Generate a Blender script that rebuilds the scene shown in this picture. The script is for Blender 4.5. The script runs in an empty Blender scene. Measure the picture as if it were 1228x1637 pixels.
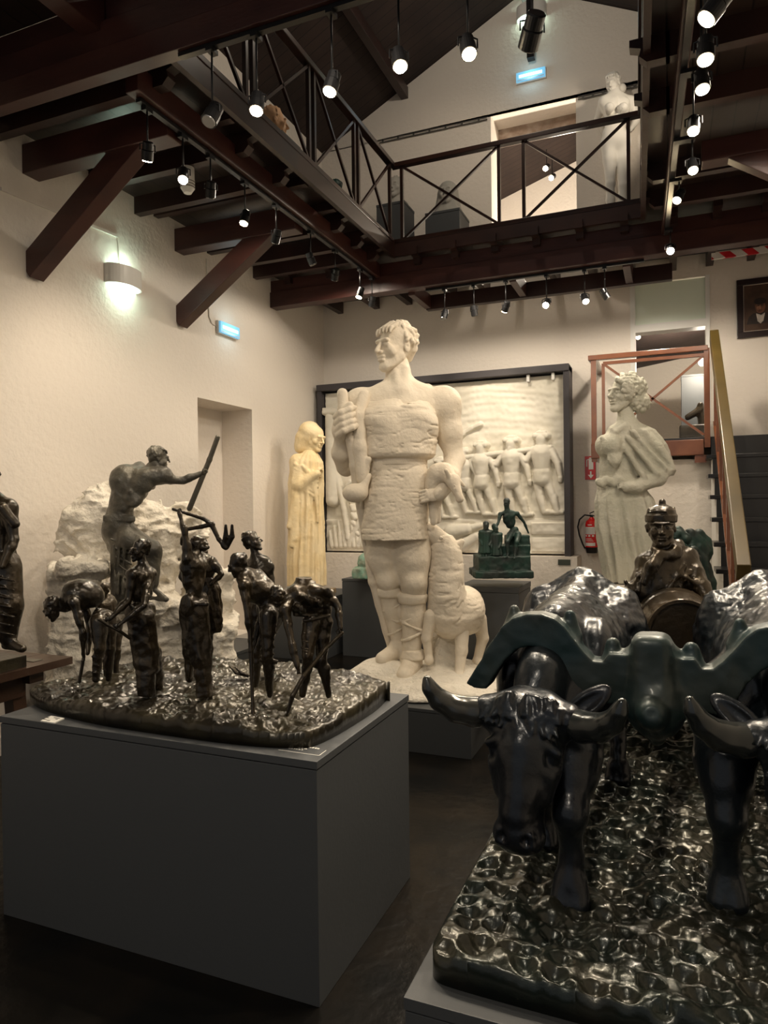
import bpy, bmesh, math, random
import numpy as np
from mathutils import Vector, Matrix
PI = math.pi
scene = bpy.context.scene
COL = scene.collection
random.seed(7)
rng = np.random.RandomState(7)

# ------------------------------------------------------------------ camera
YAW, PITCH, ROLL = np.radians([22.361, -0.4335, 0.6917])
FPX = 1111.6                      # focal length in pixels of the 1228 x 1637 frame
CAMP = np.array([0.0, 0.0, 1.6])
_f = np.array([-np.sin(YAW)*np.cos(PITCH), np.cos(YAW)*np.cos(PITCH), np.sin(PITCH)])
_r = np.array([np.cos(YAW), np.sin(YAW), 0.0])
_d = np.cross(_f, _r)
CM = np.array([_r*np.cos(ROLL)+_d*np.sin(ROLL), -_r*np.sin(ROLL)+_d*np.cos(ROLL), _f])
cam = bpy.data.cameras.new('camera')
cam.sensor_fit = 'HORIZONTAL'; cam.sensor_width = 36.0; cam.lens = FPX/1228*36.0
cam.clip_start = 0.05; cam.clip_end = 100
camo = bpy.data.objects.new('camera', cam); COL.objects.link(camo)
camo.matrix_world = Matrix(((CM[0][0], -CM[1][0], -CM[2][0], 0), (CM[0][1], -CM[1][1], -CM[2][1], 0), (CM[0][2], -CM[1][2], -CM[2][2], 1.6), (0, 0, 0, 1)))
scene.camera = camo
scene.view_settings.view_transform = 'Standard'; scene.view_settings.look = 'None'
scene.view_settings.gamma = 1.0; scene.view_settings.use_curve_mapping = False
scene.view_settings.exposure = 0.0

# ------------------------------------------------------------------ world and lights
WORLD_STRENGTH = 0.26
world = bpy.data.worlds.new('world'); scene.world = world; world.use_nodes = True
bg = world.node_tree.nodes['Background']
bg.inputs[0].default_value = (0.95, 0.97, 1.0, 1); bg.inputs[1].default_value = WORLD_STRENGTH
def spot(loc, target, power, size=60, col=(1.0, 0.84, 0.64), blend=0.7, rad=0.04):
    l = bpy.data.lights.new('spot_beam', 'SPOT'); l.energy = power; l.spot_size = math.radians(size)
    l.spot_blend = blend; l.color = col; l.shadow_soft_size = rad
    o = bpy.data.objects.new('spot_beam', l); COL.objects.link(o); o.location = loc
    o.rotation_euler = (Vector(target)-Vector(loc)).to_track_quat('-Z', 'Y').to_euler()
    return o
def bulb(loc, power, col=(1.0, 0.87, 0.70), rad=0.05):
    l = bpy.data.lights.new('bulb', 'POINT'); l.energy = power; l.color = col; l.shadow_soft_size = rad
    o = bpy.data.objects.new('bulb', l); COL.objects.link(o); o.location = loc
    return o
def down(loc, power, size=168, to=None, col=(1.0, 0.87, 0.70)):      # added wide fill light aimed downwards, not a lamp of the tracks
    return spot(loc, to or (loc[0], loc[1], 0), power, size, col, 0.3, 0.06)
down((-1.3, 2.3, 3.9), 62)
down((-3.0, 4.6, 3.95), 15, 172)
down((-3.0, 6.2, 3.95), 36, 172)
down((-1.6, 6.5, 3.78), 56, 172)
down((-0.1, 6.4, 3.78), 80, 172)
down((0.55, 4.4, 3.95), 70, 172)
down((-0.9, -0.8, 3.9), 135, 172)
bulb((-1.4, 5.5, 6.3), 60)  # added fill lights upstairs and beyond both doorways, without lamp bodies
bulb((0.4, 9.8, 3.4), 90)
bulb((-1.2, 9.6, 5.0), 300)
spot((-0.7, 4.1, 3.9), (-1.7, 5.0, 2.0), 70, 60)
spot((-2.6, 5.0, 3.8), (-3.7, 6.8, 1.6), 60, 40)
spot((0.2, 3.9, 3.7), (-0.25, 5.9, 1.9), 50, 40)
spot((0.25, 6.95, 5.7), (-0.65, 7.75, 5.6), 35, 60)
spot((-1.2, 5.6, 6.2), (-2.4, 7.9, 5.2), 25, 60)


# ------------------------------------------------------------------ measuring helpers
def at(px, py, d):                 # the point seen at a pixel, d metres in front of the camera
    return CAMP + np.array([(px-614)/FPX*d, (py-818.5)/FPX*d, d]) @ CM
def onplane(px, py, axis, v):
    r = np.array([(px-614)/FPX, (py-818.5)/FPX, 1.0]) @ CM
    return CAMP + r*((v-CAMP[axis])/r[axis])
def depth(p): return float(((np.array(p, float)-CAMP) @ CM.T)[2])
RIGHT = np.array([math.cos(YAW), math.sin(YAW), 0.0]); BACK = np.array([-math.sin(YAW), math.cos(YAW), 0.0]); UP = np.array([0, 0, 1.0])

# ------------------------------------------------------------------ objects and tags
def tag(o, label=None, cat=None, group=None, kind=None):
    if label: o['label'] = label
    if cat: o['category'] = cat
    if group: o['group'] = group
    if kind: o['kind'] = kind
    return o
def thing(name, label, cat, loc=(0, 0, 0), rz=0, group=None):
    o = bpy.data.objects.new(name, None); COL.objects.link(o); o.empty_display_size = 0.1
    o.location = tuple(float(v) for v in loc); o.rotation_euler = (0, 0, rz)
    return tag(o, label, cat, group)
def link(name, me, m, parent=None, smooth=False, origin=None):
    # vertices are given in world space; the object's origin goes to `origin` or, as a child, the parent's place
    off = Vector((0, 0, 0))
    if parent is not None:
        off = Vector(parent.location)
        if parent.parent is not None: off = off + Vector(parent.parent.location)
    elif origin is not None: off = Vector([float(v) for v in origin])
    me.transform(Matrix.Translation(-off))
    if m is not None: me.materials.append(m)
    if smooth: me.polygons.foreach_set('use_smooth', [True]*len(me.polygons))
    o = bpy.data.objects.new(name, me); COL.objects.link(o)
    if parent is not None: o.parent = parent
    else: o.location = off
    return o
def obj(name, bm, m, parent=None, smooth=False, origin=None, bevel=0.0):
    if bevel > 0:
        bmesh.ops.bevel(bm, geom=list(bm.edges), offset=bevel, segments=2, affect='EDGES', profile=0.6)
    bmesh.ops.recalc_face_normals(bm, faces=bm.faces)
    me = bpy.data.meshes.new(name); bm.to_mesh(me); bm.free()
    return link(name, me, m, parent, smooth, origin)
def B(): return bmesh.new()
def bx(bm, x0, x1, y0, y1, z0, z1):
    vs = [bm.verts.new((x, y, z)) for x in (x0, x1) for y in (y0, y1) for z in (z0, z1)]
    for f in ((0, 1, 3, 2), (4, 6, 7, 5), (0, 4, 5, 1), (2, 3, 7, 6), (0, 2, 6, 4), (1, 5, 7, 3)):
        bm.faces.new([vs[i] for i in f])
    return bm
def bar(bm, a, b, w, h, up=(0, 0, 1)):      # rectangular bar from a to b
    a = Vector([float(v) for v in a]); b = Vector([float(v) for v in b]); d = (b-a).normalized(); u = Vector(up)
    s = d.cross(u)
    if s.length < 1e-5: s = d.cross(Vector((1, 0, 0)))
    s.normalize(); u = s.cross(d).normalized()
    vs = [bm.verts.new(p + s*(i*w/2) + u*(j*h/2)) for p in (a, b) for i, j in ((-1, -1), (1, -1), (1, 1), (-1, 1))]
    for f in ((0, 3, 2, 1), (4, 5, 6, 7), (0, 1, 5, 4), (1, 2, 6, 5), (2, 3, 7, 6), (3, 0, 4, 7)):
        bm.faces.new([vs[i] for i in f])
    return bm
def tube(bm, pts, r, n=10):
    pts = [Vector([float(v) for v in p]) for p in pts]
    rs = r if isinstance(r, (list, tuple)) else [r]*len(pts)
    rings = []
    ref = None
    for i, p in enumerate(pts):
        d = (pts[min(i+1, len(pts)-1)]-pts[max(i-1, 0)]).normalized()
        if ref is None: ref = d.orthogonal().normalized()
        s = (ref - d*ref.dot(d)).normalized(); ref = s; u = d.cross(s)
        rings.append([bm.verts.new(p + (s*math.cos(2*PI*k/n) + u*math.sin(2*PI*k/n))*rs[i]) for k in range(n)])
    for A, Bb in zip(rings, rings[1:]):
        for k in range(n): bm.faces.new((A[k], A[(k+1) % n], Bb[(k+1) % n], Bb[k]))
    bm.faces.new(rings[0][::-1]); bm.faces.new(rings[-1])
    return bm
def prism(bm, pts, z0, z1):            # polygon in plan
    a = [bm.verts.new((x, y, z0)) for x, y in pts]; b = [bm.verts.new((x, y, z1)) for x, y in pts]
    n = len(pts); bm.faces.new(a[::-1]); bm.faces.new(b)
    for i in range(n): bm.faces.new((a[i], a[(i+1) % n], b[(i+1) % n], b[i]))
    return bm
def prismY(bm, pts, y0, y1):           # polygon in the XZ plane
    a = [bm.verts.new((x, y0, z)) for x, z in pts]; b = [bm.verts.new((x, y1, z)) for x, z in pts]
    n = len(pts); bm.faces.new(a); bm.faces.new(b[::-1])
    for i in range(n): bm.faces.new((a[(i+1) % n], a[i], b[i], b[(i+1) % n]))
    return bm

# ------------------------------------------------------------------ materials
def srgb(r, g, b):
    return tuple(((c/255)/12.92 if c/255 <= 0.04045 else ((c/255+0.055)/1.055)**2.4) for c in (r, g, b)) + (1,)
def mat(name, col, rough=0.6, metal=0.0, bump=0.0, bscale=20.0, var=None, vscale=3.0, spec=0.5, stretch=(1, 1, 1), coat=0.0, detail=6, dist=0.02, vr=(0.4, 0.62)):
    m = bpy.data.materials.new(name); m.use_nodes = True; nt = m.node_tree; N = nt.nodes; L = nt.links
    p = N['Principled BSDF']; p.inputs['Base Color'].default_value = col if len(col) == 4 else (*col, 1)
    p.inputs['Roughness'].default_value = rough; p.inputs['Metallic'].default_value = metal
    p.inputs['Specular IOR Level'].default_value = spec; p.inputs['Coat Weight'].default_value = coat
    p.inputs['Coat Roughness'].default_value = 0.15
    tc = N.new('ShaderNodeTexCoord'); mp = N.new('ShaderNodeMapping'); L.new(tc.outputs['Object'], mp.inputs[0]); mp.inputs['Scale'].default_value = stretch
    if var is not None:
        n = N.new('ShaderNodeTexNoise'); n.inputs['Scale'].default_value = vscale; n.inputs['Detail'].default_value = 5
        L.new(mp.outputs[0], n.inputs['Vector'])
        r = N.new('ShaderNodeValToRGB'); r.color_ramp.elements[0].position = vr[0]; r.color_ramp.elements[1].position = vr[1]
        r.color_ramp.elements[0].color = col if len(col) == 4 else (*col, 1); r.color_ramp.elements[1].color = var if len(var) == 4 else (*var, 1)
        L.new(n.outputs['Fac'], r.inputs[0]); L.new(r.outputs[0], p.inputs['Base Color'])
    if bump > 0:
        n2 = N.new('ShaderNodeTexNoise'); n2.inputs['Scale'].default_value = bscale; n2.inputs['Detail'].default_value = detail
        L.new(mp.outputs[0], n2.inputs['Vector'])
        b = N.new('ShaderNodeBump'); b.inputs['Strength'].default_value = bump; b.inputs['Distance'].default_value = dist
        L.new(n2.outputs['Fac'], b.inputs['Height']); L.new(b.outputs[0], p.inputs['Normal'])
    return m
def emat(name, col, strength):
    m = bpy.data.materials.new(name); m.use_nodes = True; N = m.node_tree.nodes
    p = N['Principled BSDF']; p.inputs['Base Color'].default_value = (*col, 1)
    p.inputs['Emission Color'].default_value = (*col, 1); p.inputs['Emission Strength'].default_value = strength
    return m
def planks(name, col, var, pitch, axis, rough=0.35):   # boards: dark joints every `pitch` metres along an axis
    m = mat(name, col, rough, bump=0.15, bscale=6, var=var, vscale=2.2, stretch=(1, 1, 1))
    nt = m.node_tree; N = nt.nodes; L = nt.links; p = N['Principled BSDF']
    tc = N.new('ShaderNodeTexCoord'); sx = N.new('ShaderNodeSeparateXYZ'); L.new(tc.outputs['Object'], sx.inputs[0])
    d = N.new('ShaderNodeMath'); d.operation = 'DIVIDE'; d.inputs[1].default_value = pitch; L.new(sx.outputs[axis], d.inputs[0])
    fr = N.new('ShaderNodeMath'); fr.operation = 'FRACT'; L.new(d.outputs[0], fr.inputs[0])
    g = N.new('ShaderNodeMath'); g.operation = 'GREATER_THAN'; g.inputs[1].default_value = 0.07; L.new(fr.outputs[0], g.inputs[0])
    b = N.new('ShaderNodeBump'); b.inputs['Strength'].default_value = 0.8; b.inputs['Distance'].default_value = 0.01
    L.new(g.outputs[0], b.inputs['Height']); L.new(b.outputs[0], p.inputs['Normal'])
    mx = N.new('ShaderNodeMix'); mx.data_type = 'RGBA'
    src = p.inputs['Base Color'].links[0].from_socket
    L.new(g.outputs[0], mx.inputs[0]); mx.inputs[6].default_value = (0.003, 0.002, 0.002, 1); L.new(src, mx.inputs[7]); L.new(mx.outputs[2], p.inputs['Base Color'])
    return m
M = dict(
    wall=mat('wall_plaster', (0.76, 0.70, 0.63), 0.85, bump=0.5, bscale=24, dist=0.014, spec=0.2),
    wood=mat('beam_wood', (0.036, 0.011, 0.009), 0.40, bump=0.1, bscale=9, var=(0.058, 0.019, 0.014), vscale=2.0, stretch=(1, 1, 3)),
    joist=mat('joist_wood', (0.022, 0.009, 0.007), 0.40, bump=0.12, bscale=9, var=(0.035, 0.014, 0.010), vscale=2.5),
    boards=planks('floor_boards', (0.020, 0.012, 0.010), (0.033, 0.020, 0.015), 0.14, 0),
    roof=planks('roof_boards', (0.022, 0.012, 0.010), (0.035, 0.020, 0.016), 0.13, 1, 0.75),
    rail=mat('rail_wood', (0.016, 0.007, 0.005), 0.28, var=(0.03, 0.012, 0.008), vscale=3),
    stairwood=mat('varnished_wood', (0.15, 0.055, 0.028), 0.25, var=(0.20, 0.075, 0.036), vscale=4, stretch=(1, 1, 1), coat=0.4),
    handrail=mat('handrail_wood', (0.075, 0.050, 0.012), 0.4, var=(0.10, 0.066, 0.017), vscale=3),
    grey=mat('grey_paint', (0.058, 0.062, 0.066), 0.5, bump=0.03, bscale=60, spec=0.4),
    floor=mat('dark_floor', (0.004, 0.0042, 0.0042), 0.27, bump=0.3, bscale=16, var=(0.010, 0.008, 0.006), vscale=2.5, dist=0.012, spec=0.16),
    plaster=mat('statue_plaster', (0.72, 0.64, 0.52), 0.75, bump=0.4, bscale=45, var=(0.78, 0.70, 0.58), vscale=3, dist=0.012, spec=0.3),
    rockp=mat('rock_plaster', (0.70, 0.65, 0.56), 0.85, bump=0.9, bscale=26, var=(0.76, 0.71, 0.62), vscale=4, dist=0.03, spec=0.2),
    nun=mat('warm_plaster', (0.78, 0.62, 0.36), 0.65, bump=0.5, bscale=40, var=(0.82, 0.68, 0.44), vscale=5, dist=0.010, spec=0.3),
    stone=mat('grey_stone', (0.47, 0.46, 0.38), 0.8, bump=0.7, bscale=50, var=(0.55, 0.53, 0.45), vscale=4, dist=0.012, spec=0.25),
    relief=mat('relief_plaster', (0.74, 0.70, 0.60), 0.8, bump=0.25, bscale=22, var=(0.80, 0.76, 0.67), vscale=2.5, dist=0.01, spec=0.2),
    bronze=mat('brown_bronze', (0.022, 0.017, 0.011), 0.26, 0.5, bump=0.5, bscale=48, var=(0.042, 0.030, 0.016), vscale=6, dist=0.008, coat=0.25),
    bronzeg=mat('olive_brown_bronze', (0.014, 0.011, 0.007), 0.32, 0.35, bump=0.5, bscale=36, var=(0.036, 0.030, 0.016), vscale=5, dist=0.005, coat=0.2),
    black=mat('black_bronze', (0.007, 0.0085, 0.012), 0.30, 0.35, bump=0.35, bscale=34, var=(0.013, 0.018, 0.022), vscale=3.5, dist=0.008, coat=0.2),
    patina=mat('green_patina', (0.010, 0.027, 0.029), 0.42, 0.3, bump=0.35, bscale=18, var=(0.030, 0.040, 0.036), vscale=5, dist=0.006, coat=0.1),
    verdigris=mat('verdigris_bronze', (0.012, 0.045, 0.035), 0.5, 0.2, bump=0.35, bscale=40, var=(0.02, 0.03, 0.028), vscale=8, dist=0.006),
    figbz=mat('stone_coloured_bronze', (0.085, 0.078, 0.064), 0.40, 0.3, bump=0.6, bscale=42, var=(0.14, 0.128, 0.10), vscale=7, dist=0.010),
    horn=mat('horn_bronze', (0.022, 0.026, 0.026), 0.22, 0.5, var=(0.05, 0.05, 0.045), vscale=4, coat=0.4),
    blackmetal=mat('black_metal', (0.01, 0.01, 0.011), 0.35, 0.3),
    white=mat('white_enamel', (0.78, 0.77, 0.74), 0.4),
    red=mat('red_enamel', (0.55, 0.012, 0.012), 0.25, coat=0.4),
    lens=emat('lit_lens', (1.0, 0.80, 0.50), 60.0),
    glow=emat('bright_lens', (1.0, 0.78, 0.46), 160.0),
    dimlens=mat('dark_lens', (0.25, 0.25, 0.25), 0.1, 0.6),
)
for k in ('boards', 'roof'): pass
# ================================================================== the room
WX, RX, BY = -4.10, 1.30, 8.0          # left wall, right wall, back wall
YF = -2.6                              # where the built part of the room ends behind the camera
GF = 4.24                              # gallery floor level
def ridge(x): return 7.475-0.5*abs(x+1.45)
def struct(name, bm, m): o = obj(name, bm, m); o['kind'] = 'structure'; return o
struct('floor', bx(B(), WX-0.3, RX+0.3, YF, BY+4.2, -0.1, 0), M['floor'])
# left wall with the niche (Y 5.40-6.30, up to 2.65)
b = B()
bx(b, WX-0.45, WX, YF, 5.39, 0, 6.2); bx(b, WX-0.45, WX, 6.31, BY+0.4, 0, 6.2); bx(b, WX-0.45, WX, 5.39, 6.31, 2.65, 6.2); bx(b, WX-0.45, WX-0.38, 5.39, 6.31, 0, 2.65)
bx(b, WX-0.38, WX, 5.39, 6.31, 0, 0.3)
struct('wall_left', b, M['wall'])
struct('wall_right', bx(B(), RX, RX+0.3, YF, BY+0.4, 0, 6.2), M['wall'])
# back wall: lower doorway, upper doorway, gable
b = B()
T = 0.4
Y0, Y1 = BY, BY+T
bx(b, WX, -0.38, Y0, Y1, 0, 3.97); bx(b, 0.40, RX, Y0, Y1, 0, 3.97); bx(b, -0.38, 0.40, Y0, Y1, 0, 2.22)
bx(b, WX, RX, Y0, Y1, 3.97, GF)
bx(b, WX, -1.89, Y0, Y1, GF, 6.15); bx(b, -0.93, RX, Y0, Y1, GF, 6.15)
prismY(b, [(WX, 6.15), (RX, 6.15), (RX, ridge(RX)-0.01), (-1.45, ridge(-1.45)-0.01), (WX, ridge(WX)-0.01)], Y0, Y1)
struct('wall_back', b, M['wall'])
# rooms seen through the two doorways
b = B(); bx(b, -3.2, -3.1, Y1, BY+4.0, GF, 8); bx(b, 2.5, 2.6, Y1, BY+4, GF, 8); bx(b, -3.2, 2.6, BY+4.0, BY+4.1, 2.2, 8.2)
bx(b, -1.6, -1.5, Y1, BY+4, 2.22, 4.1); bx(b, 1.6, 1.7, Y1, BY+4, 2.22, 4.1)
struct('wall_beyond', b, M['wall'])
b = B(); bx(b, -1.5, 1.6, Y1, BY+4.0, 2.12, 2.22)
struct('floor', b, M['boards'])
b = B(); bx(b, -3.1, 2.5, Y1, BY+4.0, GF-0.12, GF)
struct('floor', b, M['boards'])
b = B()
ua, ub = onplane(809, 315, 1, BY+3.99), onplane(912, 262, 1, BY+3.99); sl_ = (ub[2]-ua[2])/(ub[0]-ua[0]); zc = lambda x: ua[2]+sl_*(x-ua[0])
prismY(b, [(-3.1, zc(-3.1)), (1.2, zc(1.2)), (1.2, zc(1.2)+0.06), (-3.1, zc(-3.1)+0.06)], Y1+0.02, BY+4.0)
struct('ceiling', b, M['roof'])
ua, ub = onplane(1020, 566, 1, BY+3.99), onplane(1134, 516, 1, BY+3.99); sl2 = (ub[2]-ua[2])/(ub[0]-ua[0]); zd = lambda x: ua[2]+sl2*(x-ua[0])
b = B(); prismY(b, [(-1.5, zd(-1.5)), (1.6, min(4.1, zd(1.6))), (1.6, 4.11), (-1.5, 4.11)], Y1+0.5, BY+3.99)
struct('ceiling', b, M['roof'])
struct('trim_6', bx(B(), -1.89, -0.93, Y1-0.02, Y1+0.06, onplane(850, 222, 1, Y1)[2], 6.15), mat('rough_brick', (0.30, 0.22, 0.17), 0.9, bump=1.0, bscale=14, var=(0.42, 0.34, 0.28), vscale=9))
# transom panel above the lower door
o = obj('door_panel', bx(B(), -0.33, 0.36, BY+0.03, BY+0.06, 3.52, 3.96), mat('pale_green_panel', (0.80, 0.88, 0.76), 0.3)); o.name = 'window_1'; o['kind'] = 'structure'
b = B(); bx(b, -0.38, -0.33, BY-0.02, BY+0.15, 2.22, 3.97); bx(b, 0.36, 0.40, BY-0.02, BY+0.15, 2.22, 3.97); bx(b, -0.33, 0.36, BY-0.02, BY+0.15, 3.44, 3.52)
struct('trim_1', b, M['white'])
# roof: two slopes of boards
b = B()
prismY(b, [(WX-0.5, ridge(WX-0.5)), (-1.45, 7.475), (-1.45, 7.56), (WX-0.5, ridge(WX-0.5)+0.085)], YF, BY+0.5)
prismY(b, [(-1.45, 7.475), (RX+0.4, ridge(RX+0.4)), (RX+0.4, ridge(RX+0.4)+0.085), (-1.45, 7.56)], YF, BY+0.5)
struct('ceiling', b, M['roof'])
# gallery floors (boards seen from below)
def REDGE(y): return -0.05-0.15*(y-3.0)/3.6          # the right gallery's edge runs slightly askew
b = B(); bx(b, WX, -2.60, 3.10, BY, 4.20, GF)
struct('ceiling', b, M['boards'])
b = B(); bx(b, -2.60, RX, 6.66, 7.02, 4.20, GF); bx(b, -2.60, -2.30, 7.02, BY, 4.20, GF); bx(b, -0.32, RX, 7.02, BY, 4.20, GF)
bx(b, -2.30, -0.32, 7.02, 7.30, 4.20, GF)
struct('ceiling', b, planks('back_boards', (0.020, 0.012, 0.010), (0.033, 0.020, 0.015), 0.14, 1))
b = B(); prism(b, [(REDGE(YF+2.6)+0.02, 0.0), (RX, 0.0), (RX, 6.66), (REDGE(6.66)+0.02, 6.66)], 4.20, GF)
struct('ceiling', b, M['boards'])
b = B(); bx(b, WX, -2.98, YF, 2.94, 4.46, 4.50); bx(b, WX, RX, 2.94, 3.03, 4.46, 4.50)
struct('ceiling', b, M['boards'])
# fascia boards round the opening
b = B(); bx(b, -2.60, -2.56, 3.12, 6.62, 4.13, 4.30)
struct('trim_2', b, M['rail'])
b = B(); bx(b, -2.60, REDGE(6.6), 6.60, 6.64, 4.14, 4.28)
struct('trim_3', b, M['joist'])
b = B(); prism(b, [(REDGE(0.0)-0.02, 0.0), (REDGE(0.0)+0.02, 0.0), (REDGE(6.6)+0.02, 6.6), (REDGE(6.6)-0.02, 6.6)], 4.10, 4.30)
struct('trim_4', b, M['joist'])

# ---- beams and joists, each a timber of its own
def timber(name, label, cat, bm, m, group=None, bevel=0.006):
    o = obj(name, bm, m, bevel=bevel); return tag(o, label, cat, group)
timber('ceiling_beam', 'massive reddish brown cross beam at the top left, nearest of all and carrying lamps', 'beam', bx(bx(B(), WX, RX, 2.945, 3.03, 3.98, 4.12), WX, RX, 2.985, 3.10, 4.12, 4.30), M['wood'], bevel=0.004)
timber('roof_tie', 'dark tie timber lying on top of the nearest cross beam', 'beam', bx(B(), WX, RX, 3.03, 3.12, 4.32, 4.46), M['wood'])
timber('roof_beam', 'brown timber above the nearest cross beam in the top left corner, running to it', 'beam', bar(B(), (-2.95, 1.2, 4.35), (-2.95, 3.02, 4.35), 0.13, 0.2), M['wood'])
b = B(); bx(b, WX, RX, 6.70, 6.84, 3.83, 4.00); bx(b, WX, RX, 6.72, 6.84, 4.00, 4.13)
timber('ceiling_beam', 'long stepped red-brown main beam under the back gallery behind the big statue', 'beam', b, M['wood'])
timber('ceiling_beam', 'long brown beam with a black lamp track under it, under the left gallery', 'beam', bx(B(), -2.86, -2.77, 3.14, 6.70, 3.98, 4.13), M['wood'])
timber('ceiling_beam', 'thick brown cross beam on the left wall above the far brace', 'beam', bx(B(), WX, -2.86, 5.09, 5.22, 3.92, 4.12), M['wood'])
timber('ceiling_beam', 'thick brown cross beam on the left wall above the near brace', 'beam', bx(B(), WX, -2.86, 3.50, 3.64, 3.92, 4.12), M['wood'])
timber('beam_brace', 'near diagonal brown brace on the left wall beside the white lamp', 'brace', bar(B(), (WX-0.02, 3.58, 3.28), (-3.12, 3.58, 4.00), 0.12, 0.17), M['wood'])
timber('beam_brace', 'far diagonal brown brace on the left wall above the emergency light', 'brace', bar(B(), (WX-0.02, 5.16, 3.32), (-3.12, 5.16, 4.00), 0.12, 0.17), M['wood'])
ordinal = ['first', 'second', 'third', 'fourth', 'fifth', 'sixth', 'seventh', 'eighth', 'ninth', 'tenth']
def corbel(bm, x, y, s):    # shaped joist end hanging past the beam, s = direction of the free end along X
    pts = [(x, 4.06), (x+s*0.12, 4.06), (x+s*0.16, 4.10), (x+s*0.15, 4.14), (x+s*0.21, 4.16), (x+s*0.21, 4.20), (x, 4.20)]
    prismY(bm, pts if s > 0 else pts[::-1], y-0.035, y+0.035)
for i, y in enumerate([3.30, 4.13, 4.62, 5.60, 6.02, 6.40]):
    b = B(); bx(b, WX, -2.82, y-0.035, y+0.035, 4.06, 4.20); corbel(b, -2.82, y, 1)
    timber('ceiling_joist', 'narrow dark joist under the left gallery, %s counted from the nearest cross beam' % ordinal[i], 'joist', b, M['joist'], bevel=0)
for i, y in enumerate([3.85, 4.85, 5.35]):
    b = B(); bx(b, WX, -2.62, y-0.03, y+0.03, 4.13, 4.20)
    timber('ceiling_joist', 'thin dark floor joist between the thicker ones under the left gallery, %s from the front' % ordinal[i], 'joist', b, M['joist'], bevel=0)
for i, x in enumerate([-3.85, -3.35, -2.92, -2.35, -1.95, -1.55, -1.15, -0.75, -0.36, 0.05, 0.40, 0.78, 1.12]):
    b = B(); bx(b, x-0.035, x+0.035, 6.66, BY+0.02, 4.06, 4.20)
    prism(b, [(x-0.035, 6.66), (x-0.035, 6.56), (x+0.035, 6.56), (x+0.035, 6.66)], 4.12, 4.20)
    timber('ceiling_joist', 'short dark joist end over the back wall, number %s from the left corner' % (['one', 'two', 'three', 'four', 'five', 'six', 'seven', 'eight', 'nine', 'ten', 'eleven', 'twelve', 'thirteen'][i]), 'joist', b, M['joist'], bevel=0)
timber('trimmer_beam', 'dark trimmer beam parallel to the main beam just above the relief', 'beam', bx(B(), -2.50, 0.04, 7.38, 7.46, 3.79, 3.95), M['joist'])
for i, x in enumerate([-2.48, -1.42, -0.36]):
    timber('trimmer_beam', ['left', 'middle', 'right'][i] + ' short trimmer from the main beam back to the one above the relief', 'beam', bx(B(), x-0.03, x+0.04, 6.84, 7.38, 3.80, 3.95), M['wood'])
# right gallery
for i, y in enumerate([1.6, 2.3, 3.6, 4.2, 4.75, 5.75, 6.25]):
    b = B(); bx(b, -0.0, RX, y-0.035, y+0.035, 4.06, 4.20); corbel(b, 0.02, y, -1)
    timber('ceiling_joist', 'dark joist under the right gallery, %s from the camera' % ordinal[i], 'joist', b, M['joist'], bevel=0)
timber('ceiling_beam', 'brown cross beam under the right gallery with a brace below it', 'beam', bx(B(), 0.22, RX, 5.22, 5.36, 3.92, 4.06), M['wood'])
timber('beam_brace', 'diagonal brace at the right edge under the right gallery', 'brace', bar(B(), (RX+0.02, 5.29, 3.38), (0.42, 5.29, 3.98), 0.10, 0.14), M['wood'])
timber('ceiling_beam', 'long beam under the right gallery with the right lamp track', 'beam', bar(B(), (0.22, 1.0, 4.02), (-0.02, 6.68, 4.02), 0.06, 0.08), M['wood'])
# rafters on the gable side
timber('roof_rafter', 'dark purlin end under the left roof slope at the gable', 'rafter', bar(B(), (-2.95, 3.2, ridge(-2.95)-0.09), (-2.95, 8.0, ridge(-2.95)-0.09), 0.09, 0.14), M['joist'])
timber('roof_rafter', 'dark ridge beam end above the upper sconce', 'rafter', bar(B(), (-1.45, 3.2, 7.36), (-1.45, 8.0, 7.36), 0.1, 0.16), M['joist'])
timber('roof_post', 'black hanging post above the emergency light on the gable', 'post', bx(B(), -1.44, -1.36, 7.86, 7.94, 6.60, 7.32), M['blackmetal'], bevel=0)
# hazard tape on the gallery edge at the right
tp = mat('hazard_tape', (0.8, 0.8, 0.78), 0.4)
nt = tp.node_tree; tcn = nt.nodes.new('ShaderNodeTexCoord'); wv = nt.nodes.new('ShaderNodeTexWave'); wv.wave_type = 'BANDS'; wv.bands_direction = 'DIAGONAL'; wv.inputs['Scale'].default_value = 3.2
cr = nt.nodes.new('ShaderNodeValToRGB'); cr.color_ramp.interpolation = 'CONSTANT'; cr.color_ramp.elements[1].position = 0.5
cr.color_ramp.elements[0].color = (0.6, 0.02, 0.03, 1); cr.color_ramp.elements[1].color = (0.8, 0.78, 0.75, 1)
nt.links.new(tcn.outputs['Object'], wv.inputs['Vector']); nt.links.new(wv.outputs['Fac'], cr.inputs[0]); nt.links.new(cr.outputs[0], nt.nodes['Principled BSDF'].inputs['Base Color'])
tag(obj('warning_tape', bx(B(), 0.40, 1.2, 7.60, 7.63, 4.00, 4.06), tp), 'red and white striped warning tape above the framed portrait', 'tape')

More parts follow.
